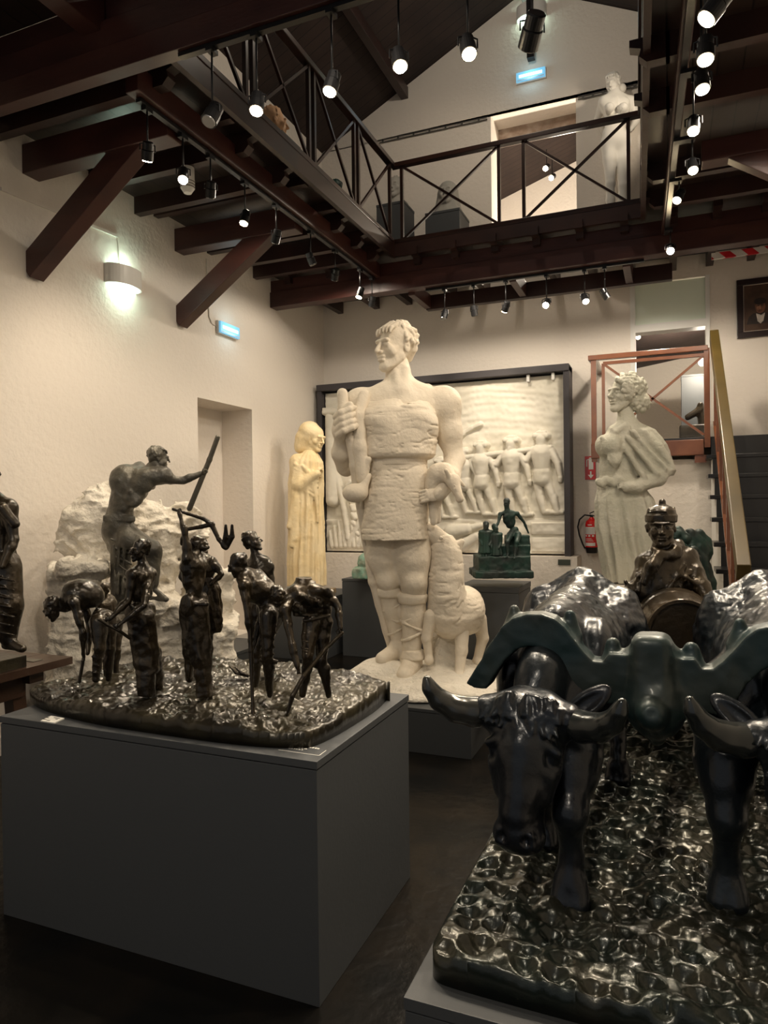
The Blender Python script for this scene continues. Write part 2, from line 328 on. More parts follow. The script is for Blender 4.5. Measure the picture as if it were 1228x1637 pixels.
# ---- railings: diagonal crosses between posts
def railing(label, A, Bp, z0, z1, bays, m, side, wtop=0.07):
    # A, Bp plan points; bays = list of (t0, t1) for crossed panels between posts
    A = np.array(A, float); Bp = np.array(Bp, float)
    t = thing('balcony_railing', label, 'railing', (A[0], A[1], z0))
    P = lambda s, z: (A[0]+(Bp[0]-A[0])*s, A[1]+(Bp[1]-A[1])*s, z)
    obj('top_rail', bar(B(), P(-0.005, z1), P(1.005, z1), wtop, 0.045), m, t, bevel=0.006)
    obj('bottom_rail', bar(B(), P(0, z0+0.05), P(1, z0+0.05), 0.05, 0.04), m, t, bevel=0.004)
    posts = sorted(set([round(s, 4) for bb in bays for s in bb]))
    for s in posts:
        obj('post', bar(B(), P(s, z0-0.02), P(s, z1-0.02), 0.03, 0.03), m, t)
    for a, b2 in bays:
        e = 0.02*(b2-a)
        obj('cross_bar', bar(B(), P(a+e, z0+0.07), P(b2-e, z1-0.03), 0.022, 0.022), m, t)
        obj('cross_bar', bar(B(), P(a+e, z1-0.03), P(b2-e, z0+0.07), 0.022, 0.022), m, t)
    return t
railing('dark crossed railing along the edge of the back gallery below the upper doorway', (-2.58, 6.62), (REDGE(6.62)-0.01, 6.62), GF+0.0, 5.06, [(0.04, 0.46), (0.56, 0.955)], M['rail'], 0)
railing('dark crossed railing along the edge of the left gallery, seen steeply from below', (-2.58, 3.14), (-2.58, 6.575), GF+0.0, 5.06, [(0.02, 0.235), (0.26, 0.49), (0.515, 0.735), (0.76, 0.985)], M['rail'], 0)
railing('dark railing along the edge of the right gallery, seen edge-on', (REDGE(0.4), 0.4), (REDGE(6.6), 6.58), GF+0.0, 5.06, [(0.02, 0.33), (0.34, 0.66), (0.67, 0.98)], M['rail'], 0)

# ---- staircase at the right: flight, landing, landing rail with glass, sloping handrail
SX0, SX1 = 0.36, RX-0.02
LZ, LY = 2.22, 7.2
t = thing('staircase', 'black staircase rising to the landing at the right edge', 'stairs', (0.83, 5.9, 0))
nst = 12
dark = mat('stair_black', (0.012, 0.012, 0.013), 0.3)
RI, RU = LZ/12.0, 0.25
for k in range(11):
    z = LZ-RI*(k+1); y = LY-RU*k
    b = B(); bx(b, SX0-0.05, SX1, y-RU-0.03, y, z-0.035, z)
    obj('tread', b, dark, t, bevel=0.004)
    b = B(); bx(b, SX0, SX1, y-0.02, y, z, z+RI-0.036)
    obj('riser', b, dark, t)
b = B(); bx(b, SX0, SX1, LY-RU*11-0.02, LY-RU*11, 0, RI-0.036); obj('riser', b, dark, t)
b = B()
pts = [(LY, LZ-0.2), (LY, 0)] + [(LY-RU*11, 0)]
zz = [(LY-RU*k, LZ-RI*(k+1)-0.04) for k in range(12)]
prof = [(LY, 0.0), (LY, zz[0][1])]
for k in range(11): prof += [(LY-RU*(k+1), zz[k][1]), (LY-RU*(k+1), max(zz[k+1][1], 0.0))] if k < 10 else [(LY-RU*(k+1), zz[k][1]), (LY-RU*(k+1), 0.0)]
va = [b.verts.new((SX0, y, z)) for y, z in prof]; vb = [b.verts.new((SX0+0.04, y, z)) for y, z in prof]
b.faces.new(va); b.faces.new(vb[::-1])
for i in range(len(prof)): b.faces.new((va[(i+1) % len(prof)], va[i], vb[i], vb[(i+1) % len(prof)]))
obj('stringer', b, M['white'], t)
wl = struct('wall_stair', bx(B(), -0.55, SX0+0.03, LY+0.09, BY, 0, 2.02), M['wall'])
t = thing('stair_landing', 'dark boarded landing in front of the lower doorway', 'landing', (0.1, 7.6, 2.02))
obj('deck', bx(B(), -0.72, RX-0.02, LY+0.002, BY-0.0, LZ-0.05, LZ), dark, t, bevel=0.004)
obj('front_beam', bx(B(), -0.72, SX0-0.06, LY-0.03, LY+0.05, LZ-0.17, LZ-0.02), M['stairwood'], t, bevel=0.008)
obj('side_beam', bx(B(), -0.72, -0.66, LY+0.05, BY, LZ-0.17, LZ-0.02), M['stairwood'], t, bevel=0.008)
obj('bracket', bx(B(), 0.22, 0.32, LY-0.02, LY+0.06, LZ-0.24, LZ-0.17), M['stairwood'], t)
t = thing('landing_railing', 'reddish varnished wooden railing with glass panel on the stair landing', 'railing', (-0.15, LY, LZ))
RZ = 3.05
obj('top_rail', bar(B(), (-0.74, LY, RZ), (SX0-0.02, LY, RZ), 0.07, 0.05), M['stairwood'], t, bevel=0.006)
obj('top_rail', bar(B(), (-0.70, LY, RZ), (-0.70, BY, RZ), 0.07, 0.05), M['stairwood'], t, bevel=0.006)
obj('post', bar(B(), (-0.69, LY, LZ-0.2), (-0.69, LY, RZ), 0.05, 0.05), M['stairwood'], t)
obj('post', bar(B(), (-0.60, LY+0.01, LZ-0.02), (-0.60, LY+0.01, RZ-0.06), 0.025, 0.03), M['stairwood'], t)
obj('post', bar(B(), (SX0-0.03, LY, LZ-0.1), (SX0-0.03, LY, RZ), 0.05, 0.05), M['stairwood'], t)
obj('panel_rail', bar(B(), (-0.60, LY, RZ-0.06), (SX0-0.05, LY, RZ-0.06), 0.03, 0.03), M['stairwood'], t)
obj('cross_bar', bar(B(), (-0.59, LY, RZ-0.07), (SX0-0.06, LY, LZ+0.02), 0.022, 0.022), M['stairwood'], t)
obj('cross_bar', bar(B(), (-0.59, LY, LZ+0.02), (SX0-0.06, LY, RZ-0.07), 0.022, 0.022), M['stairwood'], t)
gl = bpy.data.materials.new('clear_glass'); gl.use_nodes = True; gp = gl.node_tree.nodes['Principled BSDF']
gp.inputs['Base Color'].default_value = (0.97, 0.98, 0.97, 1); gp.inputs['Transmission Weight'].default_value = 1.0; gp.inputs['Roughness'].default_value = 0.02; gp.inputs['IOR'].default_value = 1.1
obj('glass_panel', bx(B(), -0.66, SX0-0.06, LY+0.045, LY+0.053, LZ+0.02, RZ-0.03), gl, t)
t = thing('stair_railing', 'sloping wooden stair railing with broad olive-gold handrail', 'railing', (SX0, LY, LZ))
def hz(y): return RZ+0.10-(LY-y)*RI/RU
yl = 4.55
obj('handrail', bar(B(), (0.395, LY+0.02, hz(LY+0.02)), (0.395, yl, hz(yl)), 0.075, 0.12), M['handrail'], t, bevel=0.006)
obj('bottom_rail', bar(B(), (0.395, LY, hz(LY)-0.80), (0.395, yl, hz(yl)-0.80), 0.03, 0.03), M['stairwood'], t)
for k in range(8):
    y = LY-0.06-k*0.36
    obj('baluster', bar(B(), (0.395, y, hz(y)-0.80), (0.395, y, hz(y)-0.06), 0.032, 0.022), M['stairwood'], t)
    if k % 3 == 0: obj('cross_bar', bar(B(), (0.395, y, hz(y)-0.30), (0.395, y-0.30, hz(y-0.3)-0.30), 0.02, 0.02), M['stairwood'], t)
# ================================================================== sculpting: smooth distance fields turned into meshes
def V3(p): return np.array(p, dtype=np.float64)
def unit(v): v = V3(v); n = np.linalg.norm(v); return v/n if n > 1e-9 else v
def smin(a, b, k):
    if k <= 0: return np.minimum(a, b)
    h = np.maximum(k-np.abs(a-b), 0)/k
    return np.minimum(a, b)-h*h*k*0.25
def hashn(i, j, k, s):
    n = (i*374761393+j*668265263+k*2147483647+s*974634777) & 0xffffffff
    n = ((n ^ (n >> 13))*1274126177) & 0xffffffff
    return ((n ^ (n >> 16)) & 0xffff)/65535.0
def vnoise(x, y, z, s=0):
    xi, yi, zi = np.floor(x).astype(np.int64), np.floor(y).astype(np.int64), np.floor(z).astype(np.int64)
    fx, fy, fz = x-xi, y-yi, z-zi
    fx, fy, fz = fx*fx*(3-2*fx), fy*fy*(3-2*fy), fz*fz*(3-2*fz)
    r = 0
    for a in (0, 1):
        for b in (0, 1):
            for c in (0, 1):
                w = (fx if a else 1-fx)*(fy if b else 1-fy)*(fz if c else 1-fz)
                r = r+w*hashn(xi+a, yi+b, zi+c, s)
    return r*2-1
class Sculpt:
    """primitives in world space; mesh() walks a grid round them and returns one closed surface"""
    def __init__(s): s.p = []
    def cap(s, a, b, ra, rb=None, k=None, sub=False, flat=None):
        # tapered limb; flat=(axis, factor) squashes it along an axis
        rb = ra if rb is None else rb; a = V3(a); b = V3(b); r = max(ra, rb)
        m = r*1.25 if flat is None or flat[1] <= 1 else r*flat[1]*1.25
        lo = np.minimum(a, b)-m; hi = np.maximum(a, b)+m
        def f(P):
            ba = b-a; pa = P-a; L = max(float(ba@ba), 1e-12); t = np.clip((pa@ba)/L, 0, 1)
            q = pa-t[..., None]*ba
            if flat is not None:
                ax = unit(flat[0]); d = q@ax; q = q+((1/flat[1]-1)*d)[..., None]*ax
            return np.sqrt((q*q).sum(-1))-(ra+(rb-ra)*t)
        s.p.append((f, lo, hi, (min(ra, rb)*0.6 if k is None else k), sub)); return s
    def chain(s, pts, rs, k=None, flat=None):
        for i in range(len(pts)-1): s.cap(pts[i], pts[i+1], rs[i], rs[i+1], k, flat=flat)
        return s
    def groove(s, pts, r):
        for a, b in zip(pts, pts[1:]): s.cap(a, b, r, k=r*1.6, sub=True)
        return s
    def ball(s, c, r, k=None, sub=False): return s.cap(c, V3(c)+1e-5, r, r, k, sub)
    def ell(s, c, r, axes=None, k=None, sub=False):
        c = V3(c); r = V3(r); A = np.eye(3) if axes is None else np.array([unit(a) for a in axes]); m = r.max()*1.15
        e = np.abs(A.T) @ r*1.15
        def f(P):
            q = (P-c) @ A.T; k0 = np.sqrt(((q/r)**2).sum(-1)); k1 = np.sqrt(((q/(r*r))**2).sum(-1))+1e-9
            return k0*(k0-1)/k1
        s.p.append((f, c-e, c+e, (r.min()*0.35 if k is None else k), sub)); return s
    def box(s, c, h, axes=None, rnd=0.01, k=0.0, sub=False):
        c = V3(c); h = V3(h); A = np.eye(3) if axes is None else np.array([unit(a) for a in axes]); e = np.abs(A.T) @ h+rnd
        def f(P):
            q = np.abs((P-c) @ A.T)-(h-rnd); return np.sqrt((np.maximum(q, 0)**2).sum(-1))+np.minimum(q.max(-1), 0)-rnd
        s.p.append((f, c-e, c+e, k, sub)); return s
    def loft(s, prof, side=None, folds=None, k=0.02, sub=False, pw=2.0):
        # prof: rows (centre xyz, half width, half depth) from top to bottom or bottom to top; sections are horizontal
        side = RIGHT if side is None else unit(side); back = np.cross(UP, side)
        rows = sorted(prof, key=lambda r: r[0][2]); Zs = np.array([r[0][2] for r in rows])
        CX = np.array([r[0][0] for r in rows]); CY = np.array([r[0][1] for r in rows]); RW = np.array([r[1] for r in rows]); RD = np.array([r[2] for r in rows])
        mx = max(RW.max(), RD.max())*1.25
        lo = np.array([CX.min()-mx, CY.min()-mx, Zs[0]-0.02]); hi = np.array([CX.max()+mx, CY.max()+mx, Zs[-1]+0.02])
        def f(P):
            z = P[..., 2]; dx = P[..., 0]-np.interp(z, Zs, CX); dy = P[..., 1]-np.interp(z, Zs, CY)
            rw = np.interp(z, Zs, RW); rd = np.interp(z, Zs, RD)
            u = dx*side[0]+dy*side[1]; v = dx*back[0]+dy*back[1]
            if folds is not None:
                g = 1+folds(np.arctan2(v/rd, u/rw), z); rw = rw*g; rd = rd*g
            q = (np.abs(u/rw)**pw+np.abs(v/rd)**pw)**(1/pw)
            d = (q-1)*np.minimum(rw, rd)*(0.75 if folds is not None else 1)
            return np.maximum(d, np.maximum(Zs[0]-z, z-Zs[-1]))
        s.p.append((f, lo, hi, k, sub)); return s
    def mesh(s, res, noise=None, clip=None):
        lo = np.min([q[1] for q in s.p if not q[4]], 0)-3*res; hi = np.max([q[2] for q in s.p if not q[4]], 0)+3*res
        if clip is not None: lo = np.maximum(lo, clip[0]); hi = np.minimum(hi, clip[1])
        n = np.maximum(np.ceil((hi-lo)/res).astype(int)+1, 4)
        D = np.full(tuple(n), 4*res, dtype=np.float32)
        ax = [lo[i]+res*np.arange(n[i]) for i in range(3)]
        for f, l, h, k, sub in s.p:
            m = k+3*res
            i0 = np.clip(np.floor((l-m-lo)/res).astype(int), 0, n-1); i1 = np.clip(np.ceil((h+m-lo)/res).astype(int)+1, 1, n)
            if (i1 <= i0).any(): continue
            sl = tuple(slice(i0[i], i1[i]) for i in range(3))
            X, Y, Z = np.meshgrid(*[ax[i][sl[i]] for i in range(3)], indexing='ij'); P = np.stack([X, Y, Z], -1)
            d = f(P).astype(np.float32)
            D[sl] = -smin(-D[sl], d, k) if sub else smin(D[sl], d, k)
        if noise is not None:
            band = np.abs(D) < 3*res
            I = np.argwhere(band); P = lo+I*res
            D[band] += noise(P[:, 0], P[:, 1], P[:, 2]).astype(np.float32)
        for a in range(3):       # keep the surface closed at the grid's sides
            e = [slice(None)]*3; e[a] = 0; D[tuple(e)] = np.maximum(D[tuple(e)], res*0.5); e[a] = -1; D[tuple(e)] = np.maximum(D[tuple(e)], res*0.5)
        return nets(D, lo, res)
def nets(D, lo, res):
    S = D < 0
    nx, ny, nz = D.shape
    cnt = np.zeros((nx-1, ny-1, nz-1), np.int8)
    for a in (0, 1):
        for b in (0, 1):
            for c in (0, 1): cnt += S[a:nx-1+a, b:ny-1+b, c:nz-1+c]
    act = (cnt > 0) & (cnt < 8); I = np.argwhere(act)
    idx = np.full(act.shape, -1, np.int64); idx[act] = np.arange(len(I))
    acc = np.zeros((len(I), 3)); num = np.zeros(len(I))
    cn = {(a, b, c): D[I[:, 0]+a, I[:, 1]+b, I[:, 2]+c].astype(np.float64) for a in (0, 1) for b in (0, 1) for c in (0, 1)}
    for a in cn:
        for x in range(3):
            if a[x] == 0:
                b = list(a); b[x] = 1; b = tuple(b); da, db = cn[a], cn[b]; m = (da < 0) != (db < 0)
                t = np.where(m, da/np.where(m, da-db, 1), 0)
                for y in range(3): acc[:, y] += m*(a[y]+(t if y == x else 0))
                num += m
    Vt = lo+(I+acc/num[:, None])*res
    F = []
    for x in range(3):
        y, z = (x+1) % 3, (x+2) % 3
        s0 = [slice(0, None)]*3; s1 = [slice(0, None)]*3; s0[x] = slice(0, -1); s1[x] = slice(1, None)
        A, Bq = S[tuple(s0)], S[tuple(s1)]
        E = np.argwhere(A != Bq); E = E[(E[:, y] > 0) & (E[:, z] > 0) & (E[:, y] < D.shape[y]-1) & (E[:, z] < D.shape[z]-1)]
        fl = A[E[:, 0], E[:, 1], E[:, 2]]
        def g(dy, dz):
            q = E.copy(); q[:, y] -= dy; q[:, z] -= dz; return idx[q[:, 0], q[:, 1], q[:, 2]]
        q = np.stack([g(1, 1), g(0, 1), g(0, 0), g(1, 0)], 1)
        q[~fl] = q[~fl][:, ::-1]; F.append(q)
    F = np.concatenate(F); F = F[(F >= 0).all(1)]
    return Vt, F
def tomesh(name, parts):
    vs, fs, o = [], [], 0
    for v, f in parts: vs.append(v); fs.append(f+o); o += len(v)
    v = np.concatenate(vs); f = np.concatenate(fs)
    me = bpy.data.meshes.new(name); me.vertices.add(len(v)); me.vertices.foreach_set('co', v.astype(np.float32).ravel())
    me.loops.add(len(f)*4); me.loops.foreach_set('vertex_index', f.astype(np.int32).ravel())
    me.polygons.add(len(f)); me.polygons.foreach_set('loop_start', np.arange(0, len(f)*4, 4, dtype=np.int32)); me.polygons.foreach_set('loop_total', np.full(len(f), 4, np.int32))
    me.update(); me.validate(); return me
def clay(name, sculpts, m, parent=None, origin=None, noise=None, floor=None):
    # sculpts: list of (Sculpt, resolution)
    cl = None if floor is None else (np.array([-99, -99, floor]), np.array([99, 99, 99.0]))
    me = tomesh(name, [s.mesh(r, noise, cl) for s, r in sculpts])
    return link(name, me, m, parent, True, origin)

# ------------------------------------------------------------------ anatomy
def frame(yaw, pitch=0.0, roll=0.0):
    # F = where it looks: yaw 0 faces the camera, +90 looks to the picture's right; pitch > 0 looks up
    y, p, r = math.radians(yaw), math.radians(pitch), math.radians(roll)
    h = -BACK*math.cos(y)+RIGHT*math.sin(y)
    F = h*math.cos(p)+UP*math.sin(p); U = UP*math.cos(p)-h*math.sin(p); S = np.cross(F, U)
    return unit(F), unit(U*math.cos(r)+S*math.sin(r)), unit(S*math.cos(r)-U*math.sin(r))
def head(s, c, h, fr, hair='short', eye=1.0, seed=1):
    # c = centre of the head, h = chin to crown
    F, U, S = fr; c = V3(c); q = lambda f, u, t=0.0: c+(F*f+U*u+S*t)*h
    s.ell(q(-0.07, 0.13), V3([0.37, 0.315, 0.34])*h, (F, S, U), k=0.05*h)
    s.ell(q(0.09, -0.13), V3([0.27, 0.235, 0.33])*h, (F, S, U), k=0.10*h)
    s.cap(q(0.02, -0.20, 0.19), q(0.25, -0.40, 0.07), 0.08*h, 0.075*h, k=0.08*h); s.cap(q(0.02, -0.20, -0.19), q(0.25, -0.40, -0.07), 0.08*h, 0.075*h, k=0.08*h)
    s.ball(q(0.28, -0.42), 0.085*h, k=0.06*h)
    s.cap(q(0.325, 0.085, -0.15), q(0.325, 0.085, 0.15), 0.052*h, k=0.035*h)
    for t in (-1, 1):
        s.ball(q(0.390, 0.002, 0.125*t), 0.072*h*eye, k=0.04*h, sub=True)
        s.ell(q(0.288, -0.005, 0.125*t), V3([0.065, 0.072, 0.046])*h, (F, S, U), k=0.012*h); s.cap(q(0.33, -0.045, 0.08*t), q(0.31, -0.045, 0.17*t), 0.012*h, k=0.015*h)
        s.cap(q(0.345, 0.025, 0.07*t), q(0.315, 0.02, 0.18*t), 0.016*h, k=0.012*h)
        s.ball(q(0.22, -0.12, 0.18*t), 0.085*h, k=0.08*h)
        s.ell(q(-0.06, -0.03, 0.30*t), V3([0.075, 0.035, 0.115])*h, (F, S, U), k=0.02*h)
        s.ball(q(-0.04, -0.02, 0.335*t), 0.025*h, k=0.02*h, sub=True)
    s.cap(q(0.345, 0.07), q(0.462, -0.115), 0.032*h, 0.045*h, k=0.025*h)
    s.cap(q(0.40, -0.135, -0.045), q(0.40, -0.135, 0.045), 0.034*h, k=0.02*h)
    s.cap(q(0.352, -0.225, -0.075), q(0.352, -0.225, 0.075), 0.026*h, k=0.02*h, flat=(F, 1.5))
    s.cap(q(0.345, -0.285, -0.06), q(0.345, -0.285, 0.06), 0.030*h, k=0.02*h, flat=(F, 1.4))
    s.cap(q(0.42, -0.252, -0.10), q(0.42, -0.252, 0.10), 0.012*h, k=0.015*h, sub=True)
    R = random.Random(seed)
    if hair in ('short', 'curly', 'wavy'):
        s.ell(q(-0.11, 0.185), V3([0.38, 0.340, 0.335])*h, (F, S, U), k=0.012*h)
        s.cap(q(-0.30, 0.0, 0.13), q(-0.31, -0.16, 0.0), 0.13*h, 0.09*h, k=0.05*h); s.cap(q(-0.30, 0.0, -0.13), q(-0.31, -0.16, 0.0), 0.13*h, 0.09*h, k=0.05*h)
        sp_ = lambda a_, e_, g=1.0: q(-0.11+0.385*g*math.cos(a_)*math.cos(e_), 0.185+0.335*g*math.sin(e_), 0.345*g*math.sin(a_)*math.cos(e_))
        for i in range({'short': 46, 'curly': 90, 'wavy': 70}[hair]):
            a_ = R.uniform(-PI, PI); e_ = R.uniform(-0.45, 1.4)
            if math.cos(a_)*math.cos(e_) > 0.45 and e_ < 0.42+0.12*math.cos(3*a_): continue
            if hair == 'curly': s.ball(sp_(a_, e_), 0.05*h*R.uniform(0.8, 1.25), k=0.012*h); continue
            da, de, l = R.uniform(-0.28, 0.28), R.uniform(-0.30, -0.10), 0.03 if hair == 'short' else 0.038
            s.chain([sp_(a_-da, e_-de, 0.99), sp_(a_, e_, 1.03), sp_(a_+da*0.6, e_+de, 1.0)], [l*h*0.55, l*h, l*h*0.5], k=0.010*h)
        if hair == 'wavy':
            for t in (-0.16, -0.08, 0.0, 0.08, 0.16): s.chain([q(0.10, 0.46-abs(t)*0.3, t*1.1), q(0.24, 0.36-abs(t)*0.2, t*1.25+0.02), q(0.30, 0.27-abs(t)*0.25, t*1.3-0.01)], [0.05*h, 0.05*h, 0.024*h], k=0.012*h)
    return s
def hand(s, w, d, n, L, curl=0.5, side=1, spread=0.12, k=0.3):
    # w wrist, d direction of the knuckles, n palm normal (fingers close towards it), L length of the hand, side picks the thumb's side
    d = unit(d); n = unit(n); n = unit(n-d*(n@d)); t = np.cross(d, n)*side; w = V3(w)
    s.ell(w+d*L*0.26, V3([0.27, 0.21, 0.10])*L, (d, t, n), k=0.05*L)
    for i, (o, ln) in enumerate(((0.155, 0.44), (0.055, 0.49), (-0.05, 0.46), (-0.145, 0.37))):
        b = w+d*L*0.46+t*L*o; dd = unit(d+t*spread*o*3); p = b; ang = 0; r = 0.058*L
        for j, f in enumerate((0.45, 0.31, 0.24)):
            ang += curl*(0.95 if j == 0 else 1.1); v = dd*math.cos(ang)+n*math.sin(ang); e = p+v*ln*f*L
            s.cap(p, e, r, r*0.88, k=0.012*L); p = e; r *= 0.88
    b = w+d*L*0.12+t*L*0.17+n*L*0.04; e = b+unit(d*0.75+t*0.55+n*(0.3+curl*0.4))*L*0.25; e2 = e+unit(d*0.8+n*(0.2+curl*0.8)-t*curl*0.4)*L*0.2
    s.cap(b, e, 0.085*L, 0.062*L, k=0.03*L); s.cap(e, e2, 0.06*L, 0.05*L, k=0.02*L)
    return s
def foot(s, an, toe, r, k=None):
    an = V3(an); toe = V3(toe); d = unit(toe-an); heel = an-unit(d*V3([1, 1, 0]))*r*0.8; heel[2] = toe[2]+r*0.15
    s.cap(an, toe, r*0.95, r*0.75, k=r*0.5); s.cap(heel, toe, r*0.8, r*0.7, k=r*0.5); s.ball(an, r, k=r*0.5)
def body(s, J, u, trousers=True, torso=True, ft=None, fat=1.0):
    """J: joints in world space; u: head height. Adds one continuous figure (without head)."""
    J = {k_: V3(v) for k_, v in J.items()}
    sh = J['shR']-J['shL']; w = np.linalg.norm(sh); sx = unit(sh); neck, pel = J['neck'], J['pel']; sp = neck-pel; sl = np.linalg.norm(sp); spn = unit(sp)
    fw = unit(np.cross(sx, spn)) if ft is None else unit(ft)
    if torso:
        mid = J.get('mid', (neck+pel)/2)
        up1 = unit(neck-mid); up2 = unit(mid-pel)
        s.ell(neck-up1*sl*0.26, (1.55*u*0.5*fat, 0.95*u*0.5*fat, sl*0.30), (sx, np.cross(up1, sx), up1), k=0.14*u)
        s.ell(mid-up1*0.02*sl, (1.2*u*0.5*fat, 0.82*u*0.5*fat, sl*0.22), (sx, np.cross(up1, sx), up1), k=0.16*u)
        s.ell(pel+up2*sl*0.08, (1.26*u*0.5*fat, 0.90*u*0.5*fat, sl*0.21), (unit(J['hipR']-J['hipL']), np.cross(up2, sx), up2), k=0.16*u)
        for q in ('shL', 'shR'):
            s.cap(neck+up1*0.05*u, J[q], 0.22*u, 0.21*u, k=0.2*u)
            c = neck-up1*0.42*u+fw*0.30*u+(J[q]-neck)*0.38; s.ell(c, (0.33*u, 0.16*u, 0.25*u), (sx, fw, up1), k=0.12*u)
            c = neck-up1*0.45*u-fw*0.26*u+(J[q]-neck)*0.45; s.ell(c, (0.30*u, 0.16*u, 0.40*u), (sx, fw, up1), k=0.12*u)
        s.chain([neck-up1*0.25*u-fw*0.50*u, mid-fw*0.45*u, pel-fw*0.47*u], [0.045*u]*3, k=0.01*u) if False else None
        gb = Sculpt.groove
        gb(s, [neck-up1*0.25*u-fw*0.52*u*fat, mid-up1*0.1*u-fw*0.44*u*fat, pel+up2*0.1*u-fw*0.46*u*fat], 0.07*u); gb(s, [neck-up1*0.35*u+fw*0.52*u*fat, mid+fw*0.44*u*fat, pel+up2*0.15*u+fw*0.47*u*fat], 0.05*u)
    for q in 'LR':
        if 'el'+q in J:
            a, e, wr = J['sh'+q], J['el'+q], J['wr'+q]; s.ball(a, 0.27*u, k=0.15*u)
            m = a+(e-a)*0.45; s.cap(a, m, 0.23*u, 0.215*u, k=0.12*u); s.cap(m, e, 0.215*u, 0.155*u, k=0.08*u)
            m = e+(wr-e)*0.3; s.cap(e, m, 0.155*u, 0.17*u, k=0.06*u); s.cap(m, wr, 0.17*u, 0.10*u, k=0.06*u)
        if 'kn'+q in J:
            h, kn, an = J['hip'+q], J['kn'+q], J['an'+q]; g = 1.12 if trousers else 1.0
            m = h+(kn-h)*0.4; s.cap(h, m, 0.40*u*g, 0.33*u*g, k=0.2*u); s.cap(m, kn, 0.33*u*g, 0.225*u*g, k=0.1*u)
            s.ball(kn, 0.235*u*g, k=0.08*u)
            ld = unit(an-kn); bk = unit(-fw+ld*(fw@ld)); m = kn+(an-kn)*0.32+bk*0.05*u
            s.cap(kn, m, 0.21*u*g, 0.23*u*g, k=0.1*u); s.cap(m, an, 0.225*u*g, 0.125*u*(1.35 if trousers else 1), k=0.08*u)
            if 'toe'+q in J: foot(s, an, J['toe'+q], 0.15*u)
    return s
def ropes(s, pts, r, k=None):
    return s.chain(pts, [r]*len(pts), k)
# ================================================================== pedestals
def pedestal(label, x0, x1, y0, y1, z, z0=0.0, group=None, lip=0.03, m=None, rz=0.0):
    cx, cy = (x0+x1)/2, (y0+y1)/2; m = m or M['grey']
    t = thing('pedestal', label, 'pedestal', (cx, cy, z0), 0, group)
    obj('plinth_body', bx(B(), x0, x1, y0, y1, z0, z-lip), m, t, bevel=0.002)
    obj('plinth_top', bx(B(), x0-0.003, x1+0.003, y0-0.003, y1+0.003, z-lip+0.004, z), m, t, bevel=0.002)
    obj('recess', bx(B(), x0+0.006, x1-0.006, y0+0.006, y1-0.006, z-lip, z-lip+0.004), M['blackmetal'], t)
    if rz: t.rotation_euler = (0, 0, rz)
    return t
def wool(x, y, z):       # fleece: shallow horizontal creases
    n = vnoise(x*6.5+3, y*6.5, z*31.0, 5); n2 = vnoise(x*8+40, y*8, z*12.0, 8); n3 = vnoise(x*11+7, y*11, z*47.0, 15)
    return 0.009*np.exp(-(n/0.10)**2)*np.clip(0.5+1.5*n2, 0, 1)+0.006*np.exp(-(n3/0.10)**2)*np.clip(0.4-1.5*n2, 0, 1)-0.006*n2
def rough(a, f, sd=1):
    return lambda x, y, z: a*vnoise(x*f, y*f, z*f, sd)+a*0.5*vnoise(x*f*2.1, y*f*2.1, z*f*2.1, sd+1)
def figure(D, j, u, rough_=None):
    p = {k: at(v[0], v[1], D+(v[2] if len(v) > 2 else 0)) for k, v in j.items()}
    return p, u*D/FPX

# ================================================================== the colossal shepherd
D = 5.15; s_ = D/FPX
def P(x, y, d=0.0): return at(x, y, D+d)
t = thing('shepherd_statue', 'colossal cream plaster shepherd statue in a fleece tunic with a sheep at his side', 'statue', (-1.75, 4.95, 0.29))
# body: neck, arms, legs
a = Sculpt()
a.cap(P(635, 585, 0.02), P(639, 614, 0.02), 19.5*s_, 21*s_, k=0.04); a.groove([P(694, 655, -0.05), P(698, 690, -0.04)], 4*s_)
a.cap(P(640, 626, 0.02), P(590, 643, 0.0), 19*s_, 17*s_, k=0.05); a.cap(P(645, 628, 0.02), P(704, 645, 0.02), 20*s_, 20*s_, k=0.05)
a.groove([P(606, 630, -0.13), P(632, 632, -0.15)], 4*s_); a.groove([P(648, 632, -0.15), P(680, 628, -0.12)], 4*s_); a.cap(P(634, 598, -0.07), P(640, 622, -0.12), 5*s_, 4*s_, k=0.03); a.cap(P(648, 590, -0.05), P(646, 620, -0.11), 6*s_, 4*s_, k=0.03)
a.ell(P(640, 660, 0.02), (62*s_, 38*s_, 48*s_), (RIGHT, BACK, UP), k=0.1)
a.ball(P(710, 645, 0.03), 25*s_, k=0.06); a.cap(P(710, 645, 0.03), P(717, 690, 0.05), 25*s_, 21*s_, k=0.05); a.cap(P(717, 690, 0.05), P(727, 735, 0.05), 21*s_, 14*s_, k=0.04)
a.cap(P(727, 735, 0.05), P(718, 765, -0.10), 16*s_, 16*s_, k=0.04); a.cap(P(718, 765, -0.10), P(703, 790, -0.20), 16*s_, 11*s_, k=0.04)
a.ball(P(575, 645, 0.02), 22*s_, k=0.06); a.cap(P(575, 645, 0.02), P(563, 700, 0.14), 21*s_, 18*s_, k=0.05); a.cap(P(563, 700, 0.14), P(553, 748, 0.12), 18*s_, 14*s_, k=0.04)
a.cap(P(552, 746, 0.08), P(546, 724, -0.02), 14*s_, 15.5*s_, k=0.03); a.cap(P(546, 724, -0.02), P(546, 698, -0.09), 15*s_, 10.5*s_, k=0.03)
a.cap(P(608, 850, 0.03), P(612, 890, 0.03), 27*s_, 25*s_, k=0.05); a.cap(P(612, 890, 0.03), P(620, 928, 0.02), 24*s_, 17*s_, k=0.05)
